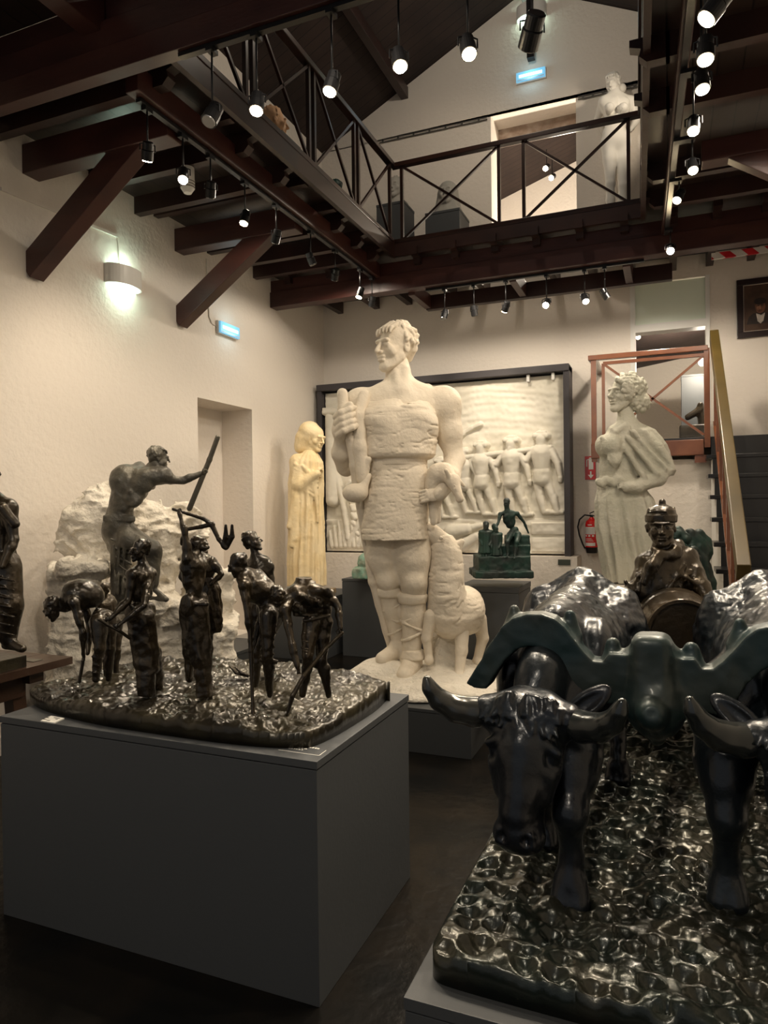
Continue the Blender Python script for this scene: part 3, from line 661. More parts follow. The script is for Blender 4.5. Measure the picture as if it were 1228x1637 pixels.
a.ball(P(620, 928, -0.01), 17*s_, k=0.03); a.cap(P(621, 940, 0.03), P(627, 975, 0.08), 15*s_, 16*s_, k=0.03); a.cap(P(627, 975, 0.08), P(637, 1030, 0.10), 15*s_, 10*s_, k=0.03)
a.cap(P(659, 850, 0), P(660, 890, -0.02), 30*s_, 27*s_, k=0.05); a.cap(P(660, 890, -0.02), P(663, 930, -0.03), 26*s_, 21*s_, k=0.05)
a.ball(P(662, 930, -0.07), 18*s_, k=0.03); a.cap(P(662, 945, 0), P(661, 985, 0.02), 20*s_, 20*s_, k=0.03); a.cap(P(661, 985, 0.02), P(658, 1050, 0.0), 19*s_, 14*s_, k=0.03)
foot(a, P(636, 1035, 0.10), P(611, 1053, -0.02), 13*s_); foot(a, P(658, 1058, 0.02), P(648, 1080, -0.16), 16*s_)
hs = Sculpt(); head(hs, P(632, 556, 0), 81*s_, frame(-52, 0), 'wavy', seed=4)
h1 = Sculpt(); h1.ell(P(544, 684, -0.13), (13*s_, 12*s_, 20*s_), (RIGHT, BACK, UP), k=0.03); h1.cap(P(547, 705, -0.08), P(545, 690, -0.12), 10*s_, 12*s_, k=0.03)
for i_ in range(4):
    y_ = 664+i_*9.5; x_ = 538+i_*1.5
    h1.chain([P(x_-1, y_+3, -0.17), P(x_+8, y_-4, -0.235), P(x_+20, y_-9, -0.225), P(x_+28, y_-12, -0.17)], [5.6*s_, 5.8*s_, 5.2*s_, 4.4*s_], k=0.006)
h1.chain([P(543, 672, -0.12), P(549, 655, -0.17), P(560, 647, -0.19)], [6*s_, 6*s_, 5*s_], k=0.01)
h2 = Sculpt(); hand(h2, P(706, 789, -0.2), -RIGHT*0.95-UP*0.12, BACK*0.75-UP*0.2, 50*s_, 0.5, -1, spread=0.08)
clay('body', [(a, 0.0105), (hs, 0.005), (h1, 0.006), (h2, 0.006)], M['plaster'], t, noise=rough(0.0035, 16, 9))
# garments
g = Sculpt()
g.loft([(P(640, 640, 0.02), 46*s_, 36*s_), (P(640, 655, 0.0), 56*s_, 46*s_), (P(640, 690, 0.0), 61*s_, 50*s_), (P(638, 715, 0), 60*s_, 49*s_), (P(638, 728, 0), 59*s_, 49*s_), (P(638, 733, 0), 54*s_, 46*s_), (P(638, 737, 0), 42*s_, 36*s_)], pw=2.4)
g.ell(P(612, 672, -0.12), (26*s_, 20*s_, 18*s_), (RIGHT, BACK, UP), k=0.08); g.ell(P(668, 672, -0.12), (27*s_, 20*s_, 18*s_), (RIGHT, BACK, UP), k=0.08)
g.cap(P(594, 632, 0), P(592, 665, -0.12), 11*s_, 13*s_, k=0.05); g.cap(P(684, 620, 0.02), P(678, 660, -0.13), 7*s_, 9*s_, k=0.03)
g.loft([(P(637, 735, 0), 44*s_, 38*s_), (P(637, 752, 0), 47*s_, 40*s_), (P(634, 800, 0), 52*s_, 45*s_), (P(631, 862, 0), 54*s_, 48*s_)], pw=2.6)
g.cap(P(660, 640, -0.14), P(640, 640, -0.2), 6*s_, sub=True)
clay('fleece_tunic', [(g, 0.008)], M['plaster'], t, noise=wool)
b = B()
def ring(bm, c, rx, ry, hh, wob=0.0, n=40):
    prev = None
    top = [bm.verts.new(V3(c)+RIGHT*(rx*math.cos(q))+BACK*(ry*math.sin(q))+UP*hh) for q in np.linspace(0, 2*PI, n, endpoint=False)]
    bot = [bm.verts.new(V3(c)+RIGHT*(rx*math.cos(q))+BACK*(ry*math.sin(q))-UP*hh) for q in np.linspace(0, 2*PI, n, endpoint=False)]
    for i in range(n): bm.faces.new((top[i], bot[i], bot[(i+1) % n], top[(i+1) % n]))
    bm.faces.new(top[::-1]); bm.faces.new(bot)
ring(b, P(637, 739, 0), 46.5*s_, 41*s_, 5*s_)
obj('belt', b, M['plaster'], t, smooth=False, bevel=0.006)
g = Sculpt()     # wrapped socks and bindings
for c, r in ((P(622, 946, 0.03), 17), (P(660, 956, 0), 22)):
    g.loft([(c+UP*9*s_, r*s_*0.95, r*s_*0.95), (c+UP*4*s_, r*s_*1.12, r*s_*1.12), (c-UP*6*s_, r*s_*1.05, r*s_*1.05), (c-UP*9*s_, r*s_*0.9, r*s_*0.9)], k=0.01)
for c, r in ((P(661, 1045, 0.0), 17), (P(637, 1030, 0.10), 12)):
    g.loft([(c+UP*7*s_, r*s_*0.95, r*s_), (c-UP*7*s_, r*s_*1.25, r*s_*1.25), (c-UP*9*s_, r*s_, r*s_)], k=0.01)
for (x, y, d, r, dy) in ((660, 985, 0.02, 20, 12), (660, 1000, 0.01, 19, -12), (660, 1015, 0.01, 18, 12), (627, 970, 0.08, 16, 10), (630, 990, 0.09, 14, -10), (633, 1008, 0.10, 13, 10)):
    for q in range(10):
        a0, a1 = q*PI/5, (q+1)*PI/5; c = P(x, y, d)
        f = lambda an: c+RIGHT*(r*s_*math.cos(an))+BACK*(r*s_*math.sin(an))+UP*(dy*0.7*s_*math.cos(an))
        g.cap(f(a0), f(a1), 2.4*s_, k=0.004)
clay('leg_wrap', [(g, 0.009)], M['plaster'], t, noise=rough(0.003, 16))
g = Sculpt(); g.chain([P(547, 629, -0.13), P(550, 655, -0.14), P(561, 700, -0.13), P(568, 745, -0.10), P(573, 790, -0.04), P(597, 930, 0.06), P(628, 1036, 0.18)], [8.5*s_, 9.5*s_, 8.5*s_, 9*s_, 7*s_, 8*s_, 9*s_], k=0.02)
clay('staff', [(g, 0.009)], M['plaster'], t, noise=rough(0.003, 14))
g = Sculpt(); g.chain([P(583, 632, -0.10), P(574, 665, -0.14), P(575, 715, -0.14), P(580, 765, -0.13)], [9*s_, 11*s_, 11*s_, 10*s_], k=0.03)
g.cap(P(580, 765, -0.13), P(590, 735, -0.16), 5*s_, k=0.01)
clay('strap', [(g, 0.009)], M['plaster'], t, noise=rough(0.004, 12))
g = Sculpt(); g.ell(P(568, 788, -0.16), (20*s_, 16*s_, 15*s_), (RIGHT, BACK, UP)); g.cap(P(580, 780, -0.16), P(590, 760, -0.15), 8*s_, 4*s_, k=0.02)
clay('gourd', [(g, 0.008)], M['plaster'], t)
# lamb under the arm
g = Sculpt()
g.ell(P(704, 757, -0.16), (20*s_, 18*s_, 17*s_), (RIGHT, BACK, UP), k=0.03); g.ell(P(692, 776, -0.14), (13*s_, 15*s_, 22*s_), (RIGHT, BACK, UP), k=0.03)
g.cap(P(712, 752, -0.2), P(724, 770, -0.26), 11*s_, 10*s_, k=0.03); g.cap(P(724, 768, -0.26), P(734, 793, -0.30), 10*s_, 6*s_, k=0.02); g.ball(P(735, 797, -0.3), 6*s_, k=0.01)
g.cap(P(718, 762, -0.29), P(713, 752, -0.31), 4*s_, 3*s_, k=0.01); g.cap(P(729, 764, -0.26), P(741, 776, -0.24), 5*s_, 2.5*s_, k=0.01)
g.cap(P(692, 790, -0.12), P(693, 835, -0.14), 8*s_, 5*s_, k=0.03); g.cap(P(700, 790, -0.12), P(699, 832, -0.10), 7*s_, 5*s_, k=0.03)
g.ball(P(727, 776, -0.345), 2.0*s_, k=0.004)
clay('lamb', [(g, 0.007)], M['plaster'], t, noise=rough(0.003, 18))
# sheep looking up
g = Sculpt(); body2 = Sculpt()
g.loft([(P(707, 855, 0.0), 16*s_, 18*s_), (P(712, 875, 0.0), 25*s_, 26*s_), (P(713, 910, 0.0), 28*s_, 30*s_), (P(714, 950, 0.0), 30*s_, 34*s_), (P(715, 985, 0.02), 33*s_, 37*s_), (P(718, 1008, 0.03), 26*s_, 30*s_), (P(720, 1018, 0.04), 14*s_, 18*s_)], k=0.05)
g.ell(P(742, 975, 0.20), (34*s_, 62*s_, 40*s_), (RIGHT, BACK, UP), k=0.06)
clay('sheep_fleece', [(g, 0.009)], M['plaster'], t, noise=wool)
g = body2
g.ell(P(722, 985, 0.12), (24*s_, 44*s_, 26*s_), (RIGHT, BACK, UP), k=0.03); g.cap(P(712, 880, 0), P(716, 975, 0.05), 18*s_, 24*s_, k=0.03)
g.cap(P(712, 872, 0), P(693, 853, -0.03), 18*s_, 13*s_, k=0.03); g.cap(P(693, 853, -0.03), P(684, 843, -0.05), 12*s_, 8.5*s_, k=0.03)
g.cap(P(680, 846, -0.07), P(688, 850, -0.09), 1.6*s_, sub=True, k=0.004)
g.cap(P(722, 873, -0.04), P(738, 866, -0.02), 7*s_, 3.5*s_, k=0.02); g.cap(P(738, 866, -0.02), P(735, 880, -0.03), 4*s_, 3*s_, k=0.02); g.ball(P(705, 860, -0.14), 3.5*s_, k=0.01)
for (x, y, d, x2, y2, x3, y3, d3, r) in ((690, 985, -0.05, 682, 1020, 686, 1052, -0.06, 12), (738, 995, 0.0, 738, 1040, 734, 1078, -0.10, 14), (765, 990, 0.25, 772, 1020, 763, 1055, 0.25, 14), (728, 995, 0.25, 724, 1030, 722, 1060, 0.2, 12)):
    g.cap(P(x, y, d), P(x2, y2, (d+d3)/2), r*s_, 0.68*r*s_, k=0.03); g.cap(P(x2, y2, (d+d3)/2), P(x3, y3, d3), 0.66*r*s_, 0.5*r*s_, k=0.02); g.ball(P(x3, y3+4, d3-0.02), 0.62*r*s_, k=0.02)
clay('sheep', [(g, 0.008)], M['plaster'], t)
# rocky base with the stump between the sheep's legs
g = Sculpt()
c0 = (np.array([-2.12, 4.52]), np.array([-1.22, 4.36]), np.array([-1.02, 5.25]), np.array([-2.0, 5.45]))
g.ell((-1.68, 4.93, 0.30), (0.58, 0.62, 0.10), k=0.03); g.ell(P(715, 1105, 0.0), (0.30, 0.20, 0.10), k=0.04); g.ell(P(595, 1085, 0.0), (0.22, 0.2, 0.08), k=0.04); g.box((-1.62, 4.92, 0.31), (0.52, 0.50, 0.04), rnd=0.03, k=0.05)
g.ell(P(706, 1085, 0.05), (0.26, 0.22, 0.10), k=0.06); g.cap(P(712, 1075, 0.12), P(708, 1020, 0.14), 26*s_, 19*s_, k=0.06)
g.ell(P(612, 1070, 0.02), (0.20, 0.20, 0.07), k=0.05)
clay('rock_base', [(g, 0.012)], M['rockp'], t, noise=rough(0.012, 9), floor=0.292)
pedestal('low dark grey plinth under the colossal shepherd', -2.28, -1.17, 4.24, 5.60, 0.29, lip=0.025)

# ================================================================== veiled woman
D = 7.62; s_ = D/FPX
t = thing('veiled_woman_statue', 'honey-coloured plaster statue of a veiled woman holding her hands to her chest', 'statue', (-3.70, 6.74, 0.70))
g = Sculpt()
def fold1(th, z): return (0.16*np.abs(np.sin(5*th+1.4*np.sin(z*2.2)))-0.08)*np.clip((2.1-z)*1.4, 0.2, 1)+0.06*np.sin(17*th+1.3+z)
g.loft([(P(491, 936, 0), 28*s_, 25*s_), (P(491, 900, 0), 28*s_, 24*s_), (P(492, 850, 0), 25*s_, 22*s_), (P(493, 800, 0), 23*s_, 21*s_), (P(492, 765, 0), 25*s_, 22*s_), (P(492, 740, 0), 24*s_, 21*s_), (P(494, 728, 0), 16*s_, 16*s_), (P(496, 720, 0), 9*s_, 9*s_)], folds=fold1, k=0.03)
def fold2(th, z): return 0.12*np.sin(7*th+z*1.5)
g.loft([(P(470, 933, 0.05), 8*s_, 14*s_), (P(470, 880, 0.05), 9*s_, 16*s_), (P(471, 820, 0.03), 9*s_, 18*s_), (P(474, 770, 0.0), 12*s_, 20*s_), (P(480, 735, 0), 12*s_, 16*s_)], folds=fold2, k=0.03)
for i, (x, y) in enumerate(((462, 842), (466, 872), (472, 862))): g.cap(P(474, 790+i*6, -0.12), P(x, y, -0.12), 5*s_, 4*s_, k=0.02)
g.cap(P(476, 738, -0.02), P(480, 774, -0.10), 13*s_, 11*s_, k=0.03); g.cap(P(480, 776, -0.1), P(507, 757, -0.16), 11*s_, 6*s_, k=0.03)
for i in range(6): g.cap(P(472+i, 742+i*7, -0.13), P(508-i*0.5, 765+i*6, -0.14), 2.6*s_, 2.0*s_, k=0.012)
for i in range(5): g.cap(P(484+i*5, 745+i*4, -0.15), P(508, 778+i*14, -0.13), 2*s_, k=0.012)
hd = Sculpt(); head(hd, P(504, 700, -0.01), 42*s_, frame(52, -14), None, eye=0.72)
hd.cap(P(499, 712, 0), P(496, 728, 0), 8*s_, 10*s_, k=0.03)
hd.ell(P(497, 693, 0.03), (17*s_, 17*s_, 19*s_), (RIGHT, BACK, UP), k=0.01); hd.ell(P(512, 705, -0.12), (9*s_, 9*s_, 15*s_), (RIGHT, BACK, UP), k=0.0, sub=False) if False else None; hd.cap(P(492, 690, 0), P(483, 712, 0.02), 15*s_, 11*s_, k=0.04); hd.cap(P(482, 700, 0), P(478, 717, 0.0), 9*s_, 6*s_, k=0.04)
hn = Sculpt(); hand(hn, P(506, 757, -0.16), RIGHT*0.5+UP*0.85, BACK*0.6+RIGHT*0.4, 19*s_, 0.5, 1); hand(hn, P(511, 764, -0.10), UP*0.9+RIGHT*0.2, -BACK*0.5+RIGHT*0.1, 18*s_, 0.5, -1)
clay('figure', [(g, 0.011), (hd, 0.007), (hn, 0.006)], M['nun'], t, noise=rough(0.002, 20))
obj('base_slab', bx(B(), -3.97, -3.46, 6.52, 6.98, 0.645, 0.70), mat('old_wood', (0.30, 0.22, 0.13), 0.7, bump=0.2), t, bevel=0.004)
pedestal('dark grey plinth in the back left corner under the veiled woman', -4.06, -3.36, 6.42, 7.40, 0.64)

# ================================================================== carved relief on its white ledge
def relief():
    W0, W1, Z0, Z1, Yb = -3.97, -1.06, 1.06, 3.02, 7.80
    nx, nz = 560, 380
    xs = np.linspace(W0, W1, nx); zs = np.linspace(Z0, Z1, nz); X, Z = np.meshgrid(xs, zs, indexing='ij')
    H = np.zeros_like(X)+0.006*vnoise(X*7, Z*7, 0*X, 3)+0.004*vnoise(X*3, Z*22, 0*X, 9)
    def q(px, py): r = onplane(px, py, 1, Yb-0.05); return r[0], r[2]
    def cap(a, b, ra, rb, h=0.9, base=0.0):
        nonlocal H
        (ax, az), (bx_, bz) = q(*a), q(*b); sc = 8.0/FPX
        ra *= sc; rb *= sc; L = (bx_-ax)**2+(bz-az)**2+1e-9
        t_ = np.clip(((X-ax)*(bx_-ax)+(Z-az)*(bz-az))/L, 0, 1); r = ra+(rb-ra)*t_
        d2 = (X-ax-t_*(bx_-ax))**2+(Z-az-t_*(bz-az))**2
        hh = np.sqrt(np.maximum(r*r-d2, 0))*h*1.25+np.where(d2 < r*r, 0.030+base, 0); k = 0.012
        H = np.where(d2 < r*r, np.maximum(H, hh)+0.0, H)
    # sky with horizontal strokes, stones below
    H += np.where(Z > 2.2, 0.0022*np.sin(Z*80+3*np.sin(X*4)+5*vnoise(X*2, Z*4, 0*X, 77)), 0)
    zz = onplane(800, 830, 1, Yb)[2]
    H += np.where(Z < zz, 0.014*vnoise(X*9, Z*16, 0*X, 21)+0.014, 0)
    for (x0, y0, x1, y1) in ((850, 835, 908, 855), (700, 858, 760, 880), (850, 860, 908, 882), (770, 858, 842, 880)):
        (ax, az), (bx_, bz) = q(x0, y1), q(x1, y0); m = (X > ax) & (X < bx_) & (Z > az) & (Z < bz); H += m*0.02
    # marching men seen from behind, carrying a long boat pole on their shoulders
    cap((735, 733), (880, 716), 4.5, 4.5, 1.0, 0.03); cap((745, 744), (800, 737), 4, 4, 1.0, 0.02)
    men = [(742, 726, 0.86), (770, 716, 0.98), (818, 709, 1.05), (866, 702, 1.08), (705, 740, 0.8)]
    for i, (x, y, k) in enumerate(men):
        f = lambda dx, dy: (x+dx*k, y+dy*k)
        for s0, l in (((-6, 62), (-16, 92)), ((7, 62), (16, 90))):
            cap(f(s0[0]*0.6, 52), f(*s0), 8*k, 7*k, 0.8, 0.01); cap(f(*s0), f(s0[0]+(10 if s0[0] > 0 else 4), 88), 7*k, 5*k, 0.8); cap(f(s0[0]+(10 if s0[0] > 0 else 4), 86), f(s0[0]+(16 if s0[0] > 0 else 10), 108), 6*k, 4*k, 0.7); cap(f(s0[0]+14, 108), f(s0[0]+24, 108), 4*k, 3*k, 0.7)
        cap(f(0, 22), f(1, 46), 15*k, 10*k, 0.75, 0.02); cap(f(1, 50), f(1, 58), 12*k, 12*k, 0.7, 0.02)
        cap(f(-12, 17), f(-22, 32), 6*k, 5*k, 0.9, 0.02); cap(f(-22, 32), f(-10, 15), 5*k, 4*k, 0.9, 0.03)
        cap(f(14, 18), f(24, 36), 6*k, 5*k, 0.9, 0.02); cap(f(24, 36), f(28, 56), 5*k, 3.5*k, 0.9, 0.02); cap(f(28, 57), f(28, 62), 4*k, 3*k, 0.9, 0.02)
        cap(f(0, 0), f(0, 8), 8*k, 7*k, 0.9, 0.03); cap(f(-8, -4), f(8, -4), 5*k, 5*k, 0.9, 0.04); cap(f(-4, -8), f(4, -8), 4*k, 4*k, 0.8, 0.04)
    # rolled cord on the middle man's shoulders, sickle in the sky
    cap((818, 716), (812, 730), 3, 3, 1, 0.07); cap((812, 730), (824, 732), 3, 3, 1, 0.07)
    for a_, b_ in (((733, 704), (742, 692)), ((742, 692), (755, 684)), ((755, 684), (768, 678))): cap(a_, b_, 3.2, 4, 0.5)
    # swimmers and bowls lower down
    cap((722, 850), (748, 846), 12, 8, 0.6, 0.01); cap((740, 872), (762, 858), 10, 7, 0.7, 0.01); cap((762, 858), (782, 850), 7, 4, 0.7); cap((748, 846), (770, 840), 6, 4, 0.6)
    # left end: column, harp-like curve and tall leaves
    cap((530, 668), (533, 800), 10, 12, 0.9); cap((522, 660), (542, 660), 6, 6, 1.1, 0.02); cap((520, 655), (545, 655), 3, 3, 1.1, 0.03)
    prev = None
    for k in range(14):
        a2 = k/13; pt = (527+30*a2**1.2+math.sin(a2*3)*6, 720+140*a2)
        if prev: cap(prev, pt, 5, 5, 0.8, 0.01)
        prev = pt
    for k in range(7): cap((560+k*1.0, 770+k*13), (556+k*3.0, 776+k*13), 4.5, 4.5, 0.8)
    for k in range(9): cap((532+k*7, 872), (536+k*7-8, 850-8*(k % 3)), 5, 3, 0.8)
    cap((560, 868), (590, 800), 6, 4, 0.7); cap((575, 868), (600, 820), 6, 4, 0.7)
    H += 0.0035*vnoise(X*26, Z*26, 0*X, 31); H = np.maximum(H, -0.01)
    for _ in range(1): H[1:-1, 1:-1] = (H[1:-1, 1:-1]*2+H[:-2, 1:-1]+H[2:, 1:-1]+H[1:-1, :-2]+H[1:-1, 2:])/6
    Vt = np.stack([X, Yb-0.03-H, Z], -1).reshape(-1, 3); I = np.arange(nx*nz).reshape(nx, nz)
    F = np.stack([I[:-1, :-1], I[1:, :-1], I[1:, 1:], I[:-1, 1:]], -1).reshape(-1, 4)
    back = np.stack([X, 0*X+Yb+0.03, Z], -1).reshape(-1, 3)[[0, (nx-1)*nz, nx*nz-1, nz-1]]; n0 = nx*nz
    rim = []
    for edge, (c1, c2) in ((I[:, 0], (n0, n0+1)), (I[-1, :], (n0+1, n0+2)), (I[::-1, -1], (n0+2, n0+3)), (I[0, ::-1], (n0+3, n0))):
        rim.append((edge, c1, c2))
    me = bpy.data.meshes.new('relief_panel')
    faces = F.tolist()+[[n0+3, n0+2, n0+1, n0]]
    for e, c1, c2 in rim: faces.append([c1, c2]+[int(v) for v in e[::-1]])
    me.from_pydata(np.concatenate([Vt, back]).tolist(), [], faces); me.update()
    return me
t = thing('relief_frame', 'large white plaster relief of marching fishermen in a dark frame on the back wall', 'relief', (-2.5, 7.8, 1.04))
link('relief_panel', relief(), M['relief'], t, True)
fr_m = mat('frame_grey', (0.045, 0.04, 0.045), 0.5)
obj('frame_side', bx(B(), -1.055, -0.99, 7.68, 7.95, 1.04, 3.10), fr_m, t, bevel=0.004)
obj('frame_side', bx(B(), -4.04, -3.98, 7.68, 7.95, 1.04, 3.10), fr_m, t, bevel=0.004)
obj('frame_top', bx(B(), -4.04, -0.99, 7.66, 7.95, 3.04, 3.115), fr_m, t, bevel=0.004)
for x in (-1.45, -1.18): obj('clip', bx(B(), x, x+0.03, 7.70, 7.76, 2.96, 3.035), M['white'], t)
o = obj('wall_ledge', bx(B(), -4.08, -0.92, 7.64, BY-0.002, 0, 1.04), M['wall'], bevel=0.004); tag(o, 'white plastered ledge carrying the carved relief', 'ledge')
tag(obj('caption_plate', bx(B(), -1.12, -0.99, 7.632, 7.64, 0.95, 1.01), mat('plate_green', (0.05, 0.06, 0.05), 0.5)), 'small dark caption plate on the white ledge below the relief', 'plate')

# ================================================================== woman in a shawl
D = 5.9; s_ = D/FPX
t = thing('shawl_woman_statue', 'pale grey stone statue of a woman in a short cape and full skirt looking left', 'statue', tuple(at(1010, 930, 5.9)))
g = Sculpt()
def fs(th, z): return (0.22*np.abs(np.sin(6*th+0.7*np.sin(3*z)))-0.10+0.05*np.sin(19*th+1.0+2*z))*np.clip((1.80-z)*2.0, 0.25, 1)
g.loft([(P(1016, 930, 0), 42*s_, 36*s_), (P(1012, 890, 0), 45*s_, 38*s_), (P(1003, 840, 0), 47*s_, 37*s_), (P(998, 800, 0), 45*s_, 33*s_), (P(992, 775, 0), 34*s_, 26*s_), (P(992, 766, 0), 30*s_, 23*s_)], folds=fs, k=0.02)
g.loft([(P(992, 775, 0), 30*s_, 23*s_), (P(990, 755, 0), 31*s_, 25*s_), (P(994, 720, 0), 34*s_, 29*s_), (P(998, 700, 0), 33*s_, 27*s_), (P(1002, 682, 0), 28*s_, 20*s_), (P(1004, 672, 0), 14*s_, 13*s_)], k=0.04)
g.ell(P(969, 712, -0.05), (17*s_, 16*s_, 17*s_), (RIGHT, BACK, UP), k=0.05); g.ell(P(978, 712, -0.13), (16*s_, 16*s_, 17*s_), (RIGHT, BACK, UP), k=0.05)
g.cap(P(1000, 660, 0), P(1003, 680, 0), 12*s_, 15*s_, k=0.04)
# cape
g.loft([(P(1004, 676, 0.02), 16*s_, 16*s_), (P(1012, 688, 0.02), 34*s_, 27*s_), (P(1024, 712, 0.02), 38*s_, 32*s_), (P(1032, 738, 0.02), 40*s_, 33*s_), (P(1036, 754, 0.02), 41*s_, 33*s_), (P(1036, 761, 0.02), 37*s_, 30*s_)], folds=lambda th, z: 0.07*np.abs(np.sin(4*th+z*9)), k=0.006)
for a_, b_ in (((1012, 690, -0.16), (1062, 748, -0.14)), ((1004, 700, -0.17), (1050, 757, -0.17)), ((1030, 690, -0.13), (1072, 745, -0.06)), ((998, 715, -0.17), (1030, 762, -0.18)), ((985, 690, -0.15), (1000, 680, -0.12))): g.cap(P(*a_), P(*b_), 4*s_, 5*s_, k=0.014)
g.groove([P(1018, 705, -0.19), P(1058, 752, -0.17)], 3.5*s_); g.groove([P(1030, 700, -0.17), P(1068, 747, -0.12)], 3.5*s_); g.groove([P(1006, 712, -0.19), P(1040, 760, -0.19)], 3*s_)
for k in range(5): g.cap(P(978+k*7, 686-k*1, -0.13), P(972+k*3, 735+k*3, -0.165), 3*s_, 2*s_, k=0.015)
g.cap(P(962, 700, -0.14), P(985, 740, -0.18), 3*s_, k=0.01); g.ell(P(985, 733, -0.17), (9*s_, 6*s_, 11*s_), (RIGHT, BACK, UP), k=0.02)
g.cap(P(1060, 752, -0.06), P(1052, 764, -0.10), 12*s_, 12*s_, k=0.03); g.cap(P(1052, 765, -0.10), P(1018, 778, -0.17), 12*s_, 10*s_, k=0.03); g.cap(P(1018, 778, -0.17), P(1002, 778, -0.20), 10*s_, 8*s_, k=0.02)
for k in range(8): g.ball(P(957+k*6, 770+4*math.sin(k*2.1), -0.11-0.02*math.sin(k*0.5)), 6*s_, k=0.02)
hn = Sculpt(); hand(hn, P(1004, 777, -0.2), -RIGHT*0.95+UP*0.1, BACK*0.8-UP*0.3, 26*s_, 1.2, -1)
hd = Sculpt(); head(hd, P(997, 630, 0), 61*s_, frame(-68, 4), None)
R_ = random.Random(11)
hd.ell(P(1006, 621, 0), (25*s_, 23*s_, 22*s_), (RIGHT, BACK, UP), k=0.01); hd.ell(P(1022, 642, 0.0), (16*s_, 17*s_, 17*s_), (RIGHT, BACK, UP), k=0.03)
for i in range(170):
    a_ = R_.uniform(0, 2*PI); r_ = math.sqrt(R_.uniform(0, 1)); x_, z_ = math.cos(a_)*r_, math.sin(a_)*r_
    if x_ < -0.35 and z_ < 0.35: continue
    f_ = lambda xx, zz: P(1006+26*xx, 620-23.5*zz, -0.128*math.sqrt(max(0.0, 1-xx*xx-zz*zz)))
    tw = R_.uniform(0.05, 0.13); sw = 1 if R_.random() < 0.7 else -1
    hd.chain([f_(x_-tw*sw*z_, z_+tw*sw*x_), f_(x_*1.02, z_*1.02), f_(x_+tw*sw*z_, z_-tw*sw*x_+0.05)], [2.0*s_, 3.8*s_, 1.8*s_], k=0.005)
for i in range(70):
    a_ = R_.uniform(0, 2*PI); r_ = math.sqrt(R_.uniform(0, 1)); x_, z_ = math.cos(a_)*r_, math.sin(a_)*r_
    hd.ball(P(1023+15*x_, 643-16*z_, -0.085*math.sqrt(max(0.0, 1-r_*r_))), R_.uniform(2.8, 4.6)*s_, k=0.005)
clay('figure', [(g, 0.009), (hn, 0.0045), (hd, 0.0045)], M['stone'], t, noise=rough(0.003, 20))
q0, q1 = at(957, 955, 5.9), at(1065, 955, 5.9)
t2 = pedestal('pale plastered pedestal under the woman in the cape', float(at(1018, 955, 5.9)[0])-0.30, float(at(1018, 955, 5.9)[0])+0.30, 5.70, 6.30, float(at(1016, 931, 5.9)[2])-0.004, m=M['wall'])

# ================================================================== quarryman and his rock
t = thing('quarryman_statue', 'bare-backed quarryman driving a bar into a white plaster rock by the left wall', 'statue', tuple(V3([-3.75, 4.5, 0.40])))
def RD(x): return 4.35+(x-82)/294*0.85
def P(x, y, d=0.0): return at(x, y, RD(x)+d)
s_ = 4.7/FPX
g = Sculpt()
for (x, y, d, rx, ry, rz, k) in ((130, 985, 0.22, 50, 55, 90, 6), (150, 860, 0.26, 52, 42, 75, 6), (185, 840, 0.28, 52, 42, 80, 6), (230, 880, 0.26, 60, 45, 85, 6), (290, 860, 0.26, 46, 45, 66, 6), (330, 950, 0.24, 44, 50, 70, 6), (310, 1000, 0.22, 62, 55, 60, 6), (220, 1000, 0.24, 100, 60, 75, 6)):
    g.ell(P(x, y, d), (rx*s_, ry*s_*0.8, rz*s_), (RIGHT, BACK, UP), k=0.06)
rc = lambda x0, x1, y0, y1, d, th: g.box((P((x0+x1)/2, (y0+y1)/2, d)), (abs(x1-x0)/2*s_, th, abs(y1-y0)/2*s_), (unit(RIGHT*0.94+BACK*0.34), unit(BACK*0.94-RIGHT*0.34), UP), rnd=0.03, k=0.04)
rc(84, 150, 900, 1120, 0.10, 0.20); rc(100, 172, 893, 915, 0.0, 0.24); rc(150, 240, 985, 1100, 0.10, 0.16); rc(240, 376, 985, 1060, 0.10, 0.22); rc(250, 330, 955, 1000, 0.02, 0.20); rc(180, 262, 960, 985, 0.02, 0.16); rc(340, 372, 905, 1030, 0.12, 0.18)
def rockn(x, y, z):
    n = vnoise(x*5, y*5, z*7, 3); n2 = vnoise(x*14, y*14, z*16, 4); n3 = vnoise(x*4, y*4, z*13+2*n, 6)
    n4 = vnoise(x*11, y*11, z*22, 12); n5 = vnoise(x*30, y*30, z*30, 14); return 0.030*n+0.020*n2+0.050*np.abs(n3)+0.028*np.abs(n4)+0.008*n5-0.02
o = clay('rock', [(g, 0.013)], M['rockp'], t, noise=rockn, floor=0.422); o['label'] = 'white plaster rock'
def P(x, y, d=0.0): return at(x, y, 4.50+d)
s_ = 4.5/FPX
J = dict(neck=(236, 757, -0.02), mid=(203, 788, -0.02), pel=(190, 835, 0), shL=(196, 768, 0.10), shR=(254, 765, -0.05), elR=(294, 768, -0.03), wrR=(322, 757, -0.02), 
         hipL=(178, 850, 0.05), hipR=(205, 850, -0.06), knL=(193, 905, 0.0), anL=(188, 965, 0.02), toeL=(212, 980, -0.02), knR=(245, 880, -0.08), anR=(243, 940, -0.05), toeR=(266, 958, -0.10))
J = {k: P(*v) for k, v in J.items()}
g = Sculpt(); body(g, J, 33*s_, ft=RIGHT*0.8+BACK*0.2, fat=0.9); g.cap(P(238, 757, -0.02), P(250, 742, -0.02), 12*s_, 11*s_, k=0.03)
g.ell(P(205, 774, -0.03), (27*s_, 20*s_, 33*s_), (unit(RIGHT*0.8+UP*0.5), BACK, unit(UP*0.8-RIGHT*0.5)), k=0.05)
